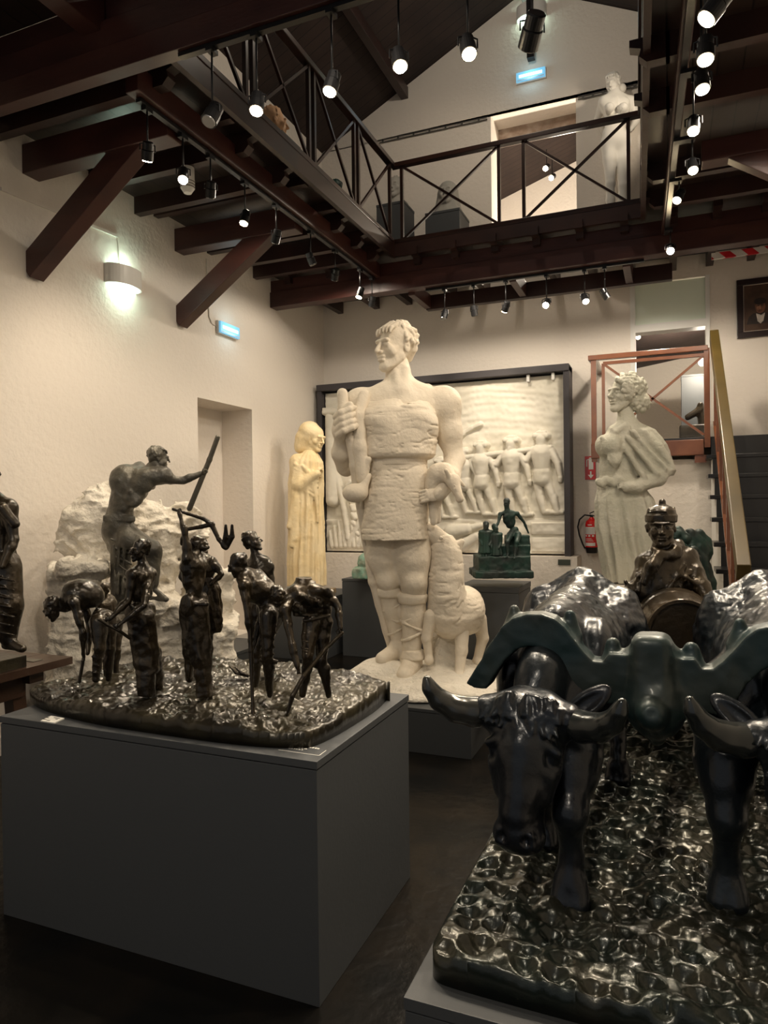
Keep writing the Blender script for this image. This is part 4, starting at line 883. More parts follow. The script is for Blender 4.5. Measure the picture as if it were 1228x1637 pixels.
g.ell(P(184, 848, -0.02), (20*s_, 18*s_, 22*s_), (RIGHT, BACK, UP), k=0.04); g.cap(P(194, 800, -0.02), P(191, 832, -0.02), 18*s_, 20*s_, k=0.04)
g.ell(P(228, 775, -0.10), (15*s_, 8*s_, 11*s_), (unit(RIGHT-UP*0.4), BACK, unit(UP+RIGHT*0.4)), k=0.03); g.groove([P(205, 760, -0.16), P(190, 790, -0.14), P(188, 818, -0.12)], 3*s_)
g.cap(P(207, 785, -0.12), P(222, 800, -0.08), 3*s_, k=0.02); g.cap(P(203, 797, -0.11), P(216, 808, -0.07), 3*s_, k=0.02)
g.cap(P(232, 762, -0.08), P(262, 760, -0.07), 14*s_, 13*s_, k=0.03)
g.cap(P(194, 868, -0.04), P(192, 950, -0.02), 16*s_, 15*s_, k=0.03); g.cap(P(205, 862, -0.08), P(243, 877, -0.10), 17*s_, 14*s_, k=0.03); g.cap(P(246, 880, -0.08), P(243, 930, -0.06), 13*s_, 10.5*s_, k=0.02)
for x_, x2_ in ((182, 184), (190, 188), (199, 196)): g.cap(P(x_, 870, -0.13), P(x2_, 950, -0.11), 2.2*s_, 1.2*s_, k=0.012)
for y in (826, 831): g.cap(P(168, y, -0.09), P(213, y+1, -0.09), 3*s_, k=0.01)
for k_ in range(6): g.cap(P(178+k_*4, 862+k_*14, -0.11), P(212-k_*1, 872+k_*15, -0.09), 2.4*s_, 1.5*s_, k=0.012)
hd = Sculpt(); head(hd, P(254, 733, -0.02), 38*s_, frame(118, -5), 'wavy', seed=9)
hn = Sculpt(); hand(hn, P(322, 757, -0.02), RIGHT*0.9+UP*0.3, -BACK*0.2+UP*0.5, 20*s_, 1.3, 1)
o = clay('figure', [(g, 0.0075), (hd, 0.005), (hn, 0.004)], M['figbz'], t, noise=rough(0.005, 17)); o['label'] = 'grey-brown bare-backed figure'
g = Sculpt(); g.chain([P(348, 699, -0.05), P(335, 735, -0.03), P(303, 813, 0.02)], [4*s_, 4*s_, 4.4*s_])
clay('iron_bar', [(g, 0.005)], M['figbz'], t)
pedestal('low dark grey plinth under the quarryman and white rock', -4.06, -3.30, 3.75, 5.35, 0.42)

# ================================================================== bronze of a seated man with children, on a tall pedestal
D = 5.75; s_ = D/FPX
def P(x, y, d=0.0): return at(x, y, D+d)
t = thing('seated_man_bronze', 'dark green bronze of a seated man with two children on a stepped block', 'sculpture', (-1.35, 5.85, 0.95))
c = P(808, 900, 0.0)
g = Sculpt()
def blk(x0, x1, y0, y1, d0, d1, k=0.0):
    a_, b_ = P(x0, y1, d0), P(x1, y0, d0); g.box(((a_+b_)/2)+BACK*(d1-d0)/2, ((x1-x0)/2*s_, (d1-d0)/2, (y1-y0)/2*s_), (RIGHT, BACK, UP), rnd=0.006, k=k)
blk(762, 852, 914, 925, -0.20, 0.24); blk(767, 848, 890, 915, -0.16, 0.2); blk(767, 790, 852, 892, 0.08, 0.18); blk(790, 848, 872, 892, -0.06, 0.2); blk(812, 848, 856, 874, 0.02, 0.2)
clay('stepped_block', [(g, 0.007)], M['verdigris'], t, noise=rough(0.004, 30))
J = dict(neck=(811, 818, 0), pel=(822, 853, 0.02), shL=(800, 822, 0), shR=(827, 821, 0), elL=(797, 835, -0.03), wrL=(792, 845, -0.06), elR=(838, 835, 0.02), wrR=(845, 852, 0.03), hipL=(816, 855, 0), hipR=(828, 855, 0), knL=(811, 866, -0.12), anL=(812, 886, -0.12), toeL=(810, 891, -0.17), knR=(826, 867, -0.12), anR=(823, 888, -0.13), toeR=(822, 893, -0.18))
g = Sculpt(); body(g, {k: P(*v) for k, v in J.items()}, 13*s_, ft=-BACK); head(g, P(810, 804, 0), 15*s_, frame(-25, -10), 'short'); g.cap(P(811, 818), P(810, 808), 4*s_, k=0.01)
clay('seated_figure', [(g, 0.0045)], M['verdigris'], t)
for (x, y0, y1, yw, lab) in ((777, 834, 912, -10, 0), (792, 838, 908, 20, 1)):
    J = dict(neck=(x, y0+13, -0.1), pel=(x+1, y0+40, -0.1), shL=(x-9, y0+16, -0.1), shR=(x+9, y0+16, -0.1), elL=(x-10, y0+28, -0.1), wrL=(x-6, y0+38, -0.14), elR=(x+10, y0+28, -0.1), wrR=(x+6, y0+38, -0.14), hipL=(x-4, y0+42, -0.1), hipR=(x+5, y0+42, -0.1), knL=(x-4, y0+57, -0.12), anL=(x-4, y1-3, -0.1), toeL=(x-5, y1, -0.15), knR=(x+5, y0+57, -0.12), anR=(x+5, y1-3, -0.1), toeR=(x+6, y1, -0.15))
    g = Sculpt(); body(g, {k: P(*v) for k, v in J.items()}, 10*s_, ft=-BACK); head(g, P(x, y0+6, -0.1), 14*s_, frame(yw, 8), 'short'); g.cap(P(x, y0+14, -0.1), P(x, y0+8, -0.1), 3.5*s_, k=0.01)
    g.loft([(P(x, y0+16, -0.1), 9*s_, 6*s_), (P(x, y0+35, -0.1), 9*s_, 7*s_), (P(x, y0+50, -0.1), 12*s_, 9*s_)], folds=lambda th, z: 0.08*np.sin(9*th), k=0.01)
    clay('child_figure', [(g, 0.005)], M['verdigris'], t)
pedestal('tall dark grey pedestal under the bronze of the seated man', -1.66, -1.14, 5.62, 6.14, 0.95-0.02, lip=0.05)
# low pedestal behind the shepherd with a verdigris lump
pedestal('dark grey cube pedestal between the veiled woman and the shepherd', -3.28, -2.20, 6.76, 7.45, 0.83)
g = Sculpt(); q0 = at(588, 908, 7.3)
g.ell(q0+UP*0.02, (0.11, 0.10, 0.10), k=0.02); g.ell(q0+RIGHT*0.09+UP*0.06, (0.09, 0.08, 0.12), k=0.03); g.box(q0-UP*0.10, (0.14, 0.11, 0.06), rnd=0.02, k=0.02)
zb = min(float(q0[2]-0.17), 0.83)
o = clay('green_stone_sculpture', [(g, 0.008)], mat('verdigris_stone', (0.20, 0.36, 0.28), 0.7, bump=0.5, bscale=30, var=(0.28, 0.34, 0.26), vscale=14), None, origin=(q0[0], q0[1], 0.83), noise=rough(0.01, 18)); o.location.z += 0.84-(q0[2]-0.17); tag(o, 'small rounded verdigris sculpture on the dark cube pedestal', 'sculpture')
# ================================================================== the field workers on the near left pedestal
PZ = 0.79
pedestal('large dark grey pedestal in the left foreground under the bronze of field workers', -2.46, -1.05, 1.96, 2.80, PZ)
t = thing('field_workers_bronze', 'dark glossy bronze group of bare-chested field workers digging on a ploughed slab', 'sculpture', (-1.8, 2.4, PZ))
def slab_outline():
    pts = [(45, 1112), (52, 1128), (90, 1143), (160, 1160), (260, 1175), (360, 1189), (440, 1196), (490, 1196), (500, 1194), (530, 1181), (570, 1157), (605, 1134), (621, 1116)]
    w = [onplane(x, y, 2, PZ+0.001)[:2] for x, y in pts]
    w += [np.array(q) for q in ((-1.07, 2.66), (-1.22, 2.74), (-1.6, 2.77), (-2.1, 2.76), (-2.38, 2.70), (-2.45, 2.5))]
    return w
def terrain(name, outline, z0, ztop, hf, m, parent, res, inset=0.02):
    # closed slab: rough top heightfield cut to an outline, straight sides
    P_ = np.array(outline); n = len(P_)
    # smooth the outline (Chaikin)
    for _ in range(2):
        Q = np.roll(P_, -1, 0); P_ = np.stack([P_*0.75+Q*0.25, P_*0.25+Q*0.75], 1).reshape(-1, 2)
    lo, hi = P_.min(0), P_.max(0); xs = np.arange(lo[0]-res, hi[0]+2*res, res); ys = np.arange(lo[1]-res, hi[1]+2*res, res)
    X, Y = np.meshgrid(xs, ys, indexing='ij')
    A = P_; Bq = np.roll(P_, -1, 0); inside = np.zeros(X.shape, bool); dist = np.full(X.shape, 1e9)
    for (x0, y0), (x1, y1) in zip(A, Bq):
        c = ((y0 > Y) != (y1 > Y)) & (X < (x1-x0)*(Y-y0)/(y1-y0+1e-12)+x0); inside ^= c
        L = (x1-x0)**2+(y1-y0)**2+1e-12; tt = np.clip(((X-x0)*(x1-x0)+(Y-y0)*(y1-y0))/L, 0, 1)
        dist = np.minimum(dist, np.hypot(X-x0-tt*(x1-x0), Y-y0-tt*(y1-y0)))
    sd = np.where(inside, dist, -dist)
    Z = ztop(X, Y)+hf(X, Y)*np.clip(sd/inset, 0, 1); Z = Z-0.012*np.clip(1-sd/0.02, 0, 1)**2
    use = sd > -res*0.2; cell = use[:-1, :-1] & use[1:, :-1] & use[1:, 1:] & use[:-1, 1:]
    I = np.full(X.shape, -1); used = np.zeros(X.shape, bool)
    for a in (0, 1):
        for b in (0, 1): used[a:X.shape[0]-1+a, b:X.shape[1]-1+b] |= cell
    I[used] = np.arange(used.sum()); V = np.stack([X[used], Y[used], Z[used]], -1); nt_ = len(V)
    cc = np.argwhere(cell); F = np.stack([I[cc[:, 0], cc[:, 1]], I[cc[:, 0]+1, cc[:, 1]], I[cc[:, 0]+1, cc[:, 1]+1], I[cc[:, 0], cc[:, 1]+1]], 1)
    V2 = V.copy(); V2[:, 2] = z0
    # nudge the border onto the outline
    ed = {}
    for f in F:
        for i in range(4):
            e = (int(f[i]), int(f[(i+1) % 4])); ed[e] = ed.get(e, 0)+1
    side = [[a, b+0, b+nt_, a+nt_] for (a, b) in ed if (b, a) not in ed]
    bv = sorted(set(v for s_q in side for v in s_q[:2]))
    for v in bv:
        p = V[v, :2]; best = None
        AB = Bq-A; tt = np.clip(((p-A)*AB).sum(1)/((AB*AB).sum(1)+1e-12), 0, 1); C = A+tt[:, None]*AB; i = np.argmin(((C-p)**2).sum(1))
        V[v, :2] = C[i]; V2[v, :2] = C[i]
    allV = np.concatenate([V, V2]); faces = F.tolist()+(F[:, ::-1]+nt_).tolist()+[[q[1], q[0], q[3], q[2]] for q in side]
    me = bpy.data.meshes.new(name); me.from_pydata(allV.tolist(), [], faces); me.update()
    return link(name, me, m, parent, True)
def clods(X, Y):
    a = vnoise(X*16, Y*16, 0*X, 41); b = vnoise(X*38, Y*30, 0*X, 42); c = vnoise(X*75, Y*75, 0*X, 43)
    r = 0.5-np.abs(b); return 0.011*a+0.009*r+0.008*vnoise(X*24, Y*30, 0*X, 44)+0.006*c+0.004*vnoise(X*120, Y*120, 0*X, 45)
def slabtop(X, Y): return 0.838+0.018*np.sin((X+1.8)*2.2+1.2)+0.05*np.clip((Y-2.0), 0, 1)
terrain('ploughed_slab', slab_outline(), PZ+0.001, slabtop, clods, M['bronzeg'], t, 0.0075)
def worker(lab, D, J, u, hd, hair='short', tr=True, extra=None, res=0.005, tools=None, ft=None, hands=(), armtw=None):
    global P, s_
    s_ = D/FPX
    P = lambda x, y, d=0.0: at(x, y, D+d)
    Jw = {k: P(*v) for k, v in J.items()}; g = Sculpt(); u = u*1.2; body(g, Jw, u*s_, ft=ft)
    g.cap(Jw['neck'], P(*hd[0]), 0.20*u*s_, 0.19*u*s_, k=0.006)
    if extra: extra(g)
    h = Sculpt(); head(h, P(*hd[0]), hd[1]*s_, frame(*hd[2:5]), hair, seed=int(D*100))
    ps = [(g, res), (h, 0.0032)]
    for (w, dr, nn, L, cu, sd_) in hands:
        q = Sculpt(); hand(q, P(*w), dr, nn, L*s_, cu, sd_); ps.append((q, 0.0025))
    o = clay('worker', ps, M['bronze'], t, noise=rough(0.0032, 34)); o['label'] = lab
    if tools: tools(o)
    return o
def folds_leg(g, a, b, r, n=6):
    a, b = V3(a), V3(b)
    for i in range(n):
        f = (i+0.5)/n; c = a+(b-a)*f; g.cap(c-RIGHT*r*0.7-BACK*r*0.55, c+RIGHT*r*0.8-BACK*r*0.5-UP*r*0.35, r*0.16, r*0.08, k=0.008)
# 1: bent over at the far left, head hanging to the left
def ex(g):
    g.ell(P(140, 948, 0.02), (26*s_, 24*s_, 20*s_), (unit(RIGHT*0.8-UP*0.45), BACK, unit(UP*0.8+RIGHT*0.45)), k=0.03)
    g.ell(P(118, 945, 0.0), (17*s_, 20*s_, 15*s_), (RIGHT, BACK, UP), k=0.03)
    g.cap(P(104, 966, 0), P(126, 952, 0), 12*s_, 17*s_, k=0.02)
    folds_leg(g, P(160, 1030, -0.05), P(155, 1078, -0.05), 12*s_, 4)
def tl(o): g = Sculpt(); g.cap(P(134, 1050, -0.05), P(127, 1090, -0.05), 2.6*s_); clay('tool_handle', [(g, 0.0025)], M['bronze'], t)
worker('bronze worker bent double at the left end of the slab', 2.93, dict(neck=(108, 962, 0), mid=(136, 958, 0.02), pel=(162, 990, 0.03), shL=(118, 962, -0.07), shR=(128, 940, 0.08), elL=(132, 1010, -0.08), wrL=(134, 1050, -0.06), elR=(143, 1000, 0.08), wrR=(140, 1045, 0.03), hipL=(158, 995, -0.04), hipR=(172, 990, 0.06), knL=(160, 1036, -0.06), anL=(153, 1085, -0.04), knR=(176, 1036, 0.04), anR=(174, 1085, 0.06)), 27, ((84, 973, -0.02), 36, -98, -32, 0), extra=ex, tools=tl, ft=V3((0, 0, -1)), hands=[((134, 1048, -0.06), -UP, -RIGHT, 15, 0.9, 1)])
# a companion hidden behind him
worker('bronze worker mostly hidden behind the bent one at the left', 3.10, dict(neck=(166, 955, 0), pel=(178, 1000, 0.02), shL=(158, 962, -0.02), shR=(178, 958, 0.06), hipL=(172, 1004, 0), hipR=(184, 1000, 0.06), knL=(172, 1040, 0), anL=(170, 1078, 0), knR=(186, 1040, 0.04), anR=(186, 1076, 0.04)), 22, ((167, 943, -0.02), 22, -20, -10, 0))
# 2: standing upright, looking left, both hands on a curved handle
def ex(g):
    g.loft([(P(226, 982, 0), 18*s_, 15*s_), (P(227, 1000, 0), 20*s_, 17*s_), (P(232, 1040, 0.01), 20*s_, 17*s_), (P(236, 1074, 0.01), 19*s_, 16*s_)], folds=lambda th, z: 0.05*np.sin(6*th+z*12), k=0.015)
    g.loft([(P(233, 1074, 0), 15*s_, 14*s_), (P(234, 1112, 0), 14*s_, 14*s_)], k=0.01)
    g.cap(P(244, 1040, 0.06), P(252, 1080, 0.10), 13*s_, 10*s_, k=0.02); g.cap(P(252, 1080, 0.10), P(252, 1098, 0.10), 8*s_, k=0.01)
def tl(o): g = Sculpt(); g.chain([P(158, 990, -0.16), P(172, 999, -0.14), P(190, 1008, -0.12), P(207, 1020, -0.08)], [2.4*s_, 2.6*s_, 2.6*s_, 2.6*s_]); clay('tool_handle', [(g, 0.0025)], M['bronze'], t)
worker('bronze worker standing upright and looking left with a curved handle', 2.72, dict(neck=(228, 905, 0), mid=(226, 945, 0.0), pel=(225, 985, 0), shL=(212, 918, -0.05), shR=(240, 917, 0.02), elL=(206, 958, -0.06), wrL=(176, 990, -0.12), elR=(230, 968, -0.09), wrR=(190, 1000, -0.13), hipL=(219, 990, 0), hipR=(232, 990, 0), knL=(226, 1040, 0), anL=(230, 1095, 0), knR=(240, 1040, 0.05), anR=(248, 1090, 0.08)), 27, ((224, 880, -0.01), 36, -50, 0, 0), extra=ex, tools=tl, hands=[((190, 1000, -0.13), -RIGHT+UP*0.1, BACK-UP*0.4, 18, 1.1, 1), ((177, 991, -0.12), -RIGHT+UP*0.2, BACK-UP*0.4, 17, 1.1, 1)])
# 3: swinging a forked hoe overhead
def ex(g):
    g.loft([(P(311, 962, 0), 21*s_, 17*s_), (P(312, 985, 0), 22*s_, 18*s_), (P(316, 1030, 0), 21*s_, 17*s_), (P(322, 1060, 0), 17*s_, 15*s_), (P(324, 1068, 0), 14*s_, 13*s_), (P(327, 1112, 0), 13*s_, 12*s_)], folds=lambda th, z: 0.06*np.sin(5*th+z*14), k=0.015)
    g.cap(P(302, 985, 0.04), P(303, 1040, 0.07), 14*s_, 11*s_, k=0.02); g.cap(P(303, 1040, 0.07), P(303, 1085, 0.08), 10*s_, 6*s_, k=0.01)
    g.cap(P(292, 966, -0.05), P(330, 966, -0.05), 3.4*s_, k=0.006)
    g.ell(P(309, 905, -0.01), (17*s_, 14*s_, 15*s_), (RIGHT, BACK, UP), k=0.02); g.ell(P(310, 935, -0.01), (14*s_, 12*s_, 24*s_), (RIGHT, BACK, UP), k=0.02); g.groove([P(309, 900, -0.055), P(310, 950, -0.05)], 2.2*s_)
    for y_ in (916, 923, 930): g.cap(P(296, y_+3, -0.035), P(305, y_-1, -0.045), 1.8*s_, k=0.008)
def tl(o):
    g = Sculpt(); g.chain([P(277, 814, -0.03), P(300, 821, -0.02), P(325, 829, 0), P(338, 837, 0.0)], [2.5*s_, 2.8*s_, 3.2*s_, 4*s_]); g.chain([P(300, 846, 0.02), P(322, 842, 0.01), P(340, 838, 0)], [3*s_, 3.5*s_, 4*s_])
    g.chain([P(338, 838, 0), P(350, 862, 0), P(361, 876, 0)], [4.2*s_, 3.6*s_, 3.8*s_])
    for x in (361, 371): g.chain([P(358+(x-361)*0.5, 873, 0), P(x, 858, -0.01), P(x, 840, -0.02)], [4.5*s_, 4.4*s_, 2.4*s_], flat=(BACK, 0.5))
    clay('forked_hoe', [(g, 0.0026)], M['bronze'], t)
worker('bronze worker swinging a forked hoe overhead', 2.67, dict(neck=(312, 888, 0.01), mid=(309, 925, 0), pel=(311, 970, 0), shL=(300, 893, -0.04), shR=(330, 895, 0.05), elL=(296, 853, -0.05), wrL=(286, 820, -0.04), elR=(292, 868, 0.06), wrR=(296, 848, 0.03), hipL=(303, 975, 0), hipR=(318, 975, 0), knL=(303, 1030, 0.05), anL=(303, 1080, 0.06), knR=(320, 1035, 0), anR=(327, 1105, 0)), 27, ((320, 870, 0.03), 33, 60, 40, 0), extra=ex, tools=tl, hands=[((287, 822, -0.04), UP*0.8-RIGHT*0.2, RIGHT*0.5+BACK*0.4, 16, 1.2, 1)])
# 4: behind, hands on hips with a hanging coat
def ex(g):
    g.loft([(P(336, 925, 0), 12*s_, 10*s_), (P(340, 960, 0), 14*s_, 11*s_), (P(343, 1005, 0), 13*s_, 9*s_), (P(346, 1012, 0), 8*s_, 6*s_)], folds=lambda th, z: 0.1*np.sin(6*th+z*20), k=0.01)
worker('bronze worker standing behind the hoe swinger with hands on hips', 2.86, dict(neck=(322, 892, 0), pel=(322, 960, 0), shL=(300, 900, 0), shR=(340, 900, 0), elL=(291, 922, -0.02), wrL=(304, 940, -0.04), elR=(354, 918, -0.03), wrR=(338, 935, -0.05), hipL=(314, 965, 0), hipR=(330, 965, 0), knL=(313, 1020, 0), anL=(312, 1078, 0), knR=(332, 1020, 0), anR=(333, 1078, 0)), 26, ((324, 878, 0.0), 30, 20, 0, 0), extra=ex)
# 5: standing behind, looking up to the right
worker('bronze worker at the back looking up to the right', 2.95, dict(neck=(410, 892, 0), mid=(415, 930, 0), pel=(418, 975, 0), shL=(396, 903, 0.02), shR=(428, 908, 0), elR=(436, 945, -0.02), wrR=(428, 975, -0.04), elL=(392, 940, 0), wrL=(400, 975, 0), hipL=(410, 980, 0), hipR=(426, 980, 0), knL=(408, 1030, 0), anL=(407, 1080, 0), knR=(428, 1030, 0), anR=(428, 1080, 0)), 27, ((404, 866, 0), 35, 75, 18, 0), hair='short')
# 6: stooping to the left over an upright tool
def ex(g):
    g.ell(P(410, 938, 0), (20*s_, 19*s_, 25*s_), (unit(RIGHT*0.8+UP*0.5), BACK, unit(UP*0.8-RIGHT*0.5)), k=0.03)
    g.cap(P(425, 945, 0), P(434, 980, 0.02), 17*s_, 18*s_, k=0.02); g.cap(P(392, 925, -0.02), P(405, 950, -0.02), 13*s_, 13*s_, k=0.02)
    folds_leg(g, P(438, 990, -0.04), P(428, 1045, -0.04), 14*s_, 5); g.cap(P(418, 1055, -0.05), P(442, 1058, -0.05), 4*s_, k=0.008)
def tl(o): g = Sculpt(); g.chain([P(399, 1000, -0.09), P(401, 1040, -0.09), P(403, 1100, -0.10), P(405, 1146, -0.12)], [3.4*s_, 3.6*s_, 2.6*s_, 3.4*s_]); clay('digging_tool', [(g, 0.0025)], M['bronze'], t)
worker('bronze worker stooping left with his hands on an upright tool', 2.62, dict(neck=(393, 918, -0.01), mid=(412, 940, 0), pel=(434, 980, 0.01), shL=(390, 935, -0.07), shR=(412, 918, 0.06), elL=(396, 985, -0.09), wrL=(400, 1020, -0.09), elR=(418, 985, 0.02), wrR=(404, 1038, -0.05), hipL=(430, 985, -0.04), hipR=(442, 985, 0.05), knL=(427, 1048, -0.06), anL=(431, 1110, -0.02), knR=(410, 1040, 0.07), anR=(408, 1095, 0.08)), 28, ((380, 903, -0.02), 36, -68, -22, 0), extra=ex, tools=tl, ft=-RIGHT-UP*0.4, hands=[((400, 1018, -0.09), -UP, BACK, 17, 1.1, 1), ((403, 1036, -0.06), -UP, -BACK, 17, 1.1, 1)])
# 7: bent at the right end with a mattock
def ex(g):
    g.ell(P(493, 958, 0.0), (35*s_, 24*s_, 21*s_), (unit(RIGHT-UP*0.05), BACK, UP), k=0.02); g.ell(P(478, 948, -0.03), (13*s_, 12*s_, 11*s_), (RIGHT, BACK, UP), k=0.015); g.ell(P(508, 944, -0.03), (13*s_, 12*s_, 10*s_), (RIGHT, BACK, UP), k=0.015); g.groove([P(492, 934, -0.05), P(495, 960, -0.09)], 2.5*s_); g.ell(P(508, 970, 0.02), (21*s_, 22*s_, 24*s_), (RIGHT, BACK, UP), k=0.02)
    g.cap(P(456, 955, -0.02), P(480, 950, 0), 13*s_, 17*s_, k=0.02); g.cap(P(488, 992, -0.07), P(526, 984, -0.05), 4*s_, k=0.008)
    folds_leg(g, P(497, 1005, -0.08), P(492, 1040, -0.08), 13*s_, 3)
    g.cap(P(505, 1062, 0.0), P(522, 1068, 0.0), 6*s_, k=0.01)
def tl(o):
    g = Sculpt(); g.chain([P(547, 1012, -0.05), P(520, 1038, -0.08), P(486, 1080, -0.14), P(468, 1112, -0.16), P(459, 1143, -0.16)], [3*s_, 3.2*s_, 3.2*s_, 4*s_, 2.4*s_]); clay('mattock', [(g, 0.0026)], M['bronze'], t)
worker('bronze worker bent at the right end over a curved mattock', 2.56, dict(neck=(470, 950, -0.02), mid=(492, 956, 0), pel=(507, 990, 0.02), shL=(456, 975, -0.08), shR=(525, 950, 0.0), elL=(467, 1030, -0.12), wrL=(477, 1070, -0.14), elR=(541, 972, -0.02), wrR=(544, 1005, -0.05), hipL=(498, 996, -0.02), hipR=(517, 995, 0.02), knL=(492, 1048, -0.06), anL=(484, 1110, -0.04), knR=(513, 1055, 0.0), anR=(525, 1112, 0.02)), 28, ((446, 955, -0.06), 33, -60, -60, 0), 'curly', extra=ex, tools=tl, ft=-RIGHT*0.5-UP-BACK*0.3, hands=[((477, 1068, -0.14), -UP*0.8+RIGHT*0.1, BACK, 18, 1.1, 1), ((543, 1003, -0.05), -UP*0.9, -RIGHT, 18, 1.1, 1)])
g = Sculpt()
D = 2.95; s_ = D/FPX; P = lambda x, y, d=0.0: at(x, y, D+d)
for dx in (0, 9): g.chain([P(366+dx, 1064+dx*0.2, 0), P(378+dx, 1076, 0), P(396+dx, 1082, 0)], [1.5*s_, 4*s_, 2*s_], flat=(UP, 0.5))
clay('fallen_blade', [(g, 0.003)], M['bronze'], t)
# captions on the pedestal
cp = mat('label_white', (0.80, 0.78, 0.72), 0.5)
ink = mat('ink', (0.03, 0.03, 0.03), 0.6)
q = onplane(82, 1151, 2, PZ+0.001)
t2 = thing('caption_card', 'small white numbered card on the left end of the big grey pedestal', 'card', (q[0], q[1], PZ+0.0005))
obj('card', prism(B(), [tuple(onplane(x, y, 2, PZ)[:2]) for x, y in ((65, 1154), (87, 1157.5), (103, 1150), (82, 1146))], PZ+0.0005, PZ+0.005), cp, t2)
b = B()
for k, (dx, dy, w) in enumerate(((-0.040, -0.008, 0.012), (-0.024, -0.016, 0.014), (-0.004, -0.020, 0.016), (-0.030, 0.004, 0.010), (0.016, 0.002, 0.012), (-0.004, 0.014, 0.030))): bx(b, q[0]+dx, q[0]+dx+w, q[1]+dy, q[1]+dy+0.005, PZ+0.005, PZ+0.0056)
obj('printed_marks', b, ink, t2)
t2 = thing('caption_lettering', 'faint white caption lettering on the right corner of the big grey pedestal', 'lettering', (-1.2, 2.0, PZ+0.0005))
b = B(); R_ = random.Random(5)
for y_, h_, x1 in ((2.062, 0.010, -1.10), (2.046, 0.006, -1.13), (2.034, 0.006, -1.14)):
    x_ = -1.195
    while x_ < x1: w_ = R_.uniform(0.005, 0.011); bx(b, x_, x_+w_, y_, y_+h_*R_.uniform(0.7, 1.0), PZ+0.0004, PZ+0.0009); x_ += w_+R_.uniform(0.002, 0.005)
obj('faint_lines', b, cp, t2)
obj('rule', bx(B(), -1.22, -1.065, 2.008, 2.010, PZ+0.0004, PZ+0.0010), cp, t2); obj('rule', bx(B(), -1.067, -1.065, 2.008, 2.06, PZ+0.0004, PZ+0.0010), cp, t2)
# ================================================================== the ox cart group on the right
OZ = 0.40
pedestal('dark grey plinth in the right foreground under the yoked oxen', -0.61, 1.02, 1.58, 4.40, OZ, lip=0.035)
t = thing('ox_cart_bronze', 'near-black bronze of two yoked oxen with a man and barrel behind, on cobbles', 'sculpture', (0.0, 2.9, OZ))
out = [(-0.575, 1.76), (-0.575, 1.70), (-0.57, 1.672), (-0.55, 1.655), (-0.52, 1.65), (-0.40, 1.645), (0.0, 1.64), (0.5, 1.65), (0.9, 1.66), (0.97, 1.75), (0.97, 2.6), (0.96, 4.1), (0.9, 4.3), (-0.45, 4.3), (-0.52, 4.1), (-0.57, 3.2), (-0.575, 2.4)]
def cobbles(X, Y):
    S = 15.0; gx, gy = X*S*0.95, Y*S*1.25; xi, yi = np.floor(gx).astype(np.int64), np.floor(gy).astype(np.int64); F1 = np.full(X.shape, 9.0); F2 = np.full(X.shape, 9.0); ID = np.zeros(X.shape)
    for a in (-1, 0, 1):
        for b_ in (-1, 0, 1):
            cx_, cy_ = xi+a, yi+b_; h1, h2, h3 = hashn(cx_, cy_, 0*xi, 1), hashn(cx_, cy_, 0*xi, 2), hashn(cx_, cy_, 0*xi, 3)
            d = np.hypot(gx-cx_-0.2-0.6*h1, gy-cy_-0.2-0.6*h2)
            m = d < F1; F2 = np.where(m, F1, np.minimum(F2, d)); ID = np.where(m, h3, ID); F1 = np.where(m, d, F1)
    pit = -0.024*np.clip(1-(F1/0.50)**2, 0, 1)*(ID < 0.62)+0.012*np.clip(1-(F1/0.55)**2, 0, 1)*(ID >= 0.62)
    rut = -0.016*np.exp(-((X-0.17-0.03*np.sin(Y*5))/0.05)**2)*(0.6+0.4*np.sin(Y*19))
    return pit+0.010*vnoise(X*7, Y*7, 0*X, 61)+0.007*vnoise(X*22, Y*28, 0*X, 62)+0.0025*vnoise(X*60, Y*60, 0*X, 63)+rut
BZ = 0.482
o = terrain('cobbled_base', out, OZ+0.001, lambda X, Y: BZ+0.006*np.sin(Y*4), cobbles, M['black'], t, 0.0055, inset=0.012)
o.data.materials.clear(); o.data.materials.append(mat('wet_green_bronze', (0.012, 0.018, 0.014), 0.30, 0.45, bump=0.5, bscale=40, var=(0.030, 0.029, 0.020), vscale=7, dist=0.005, coat=0.25))
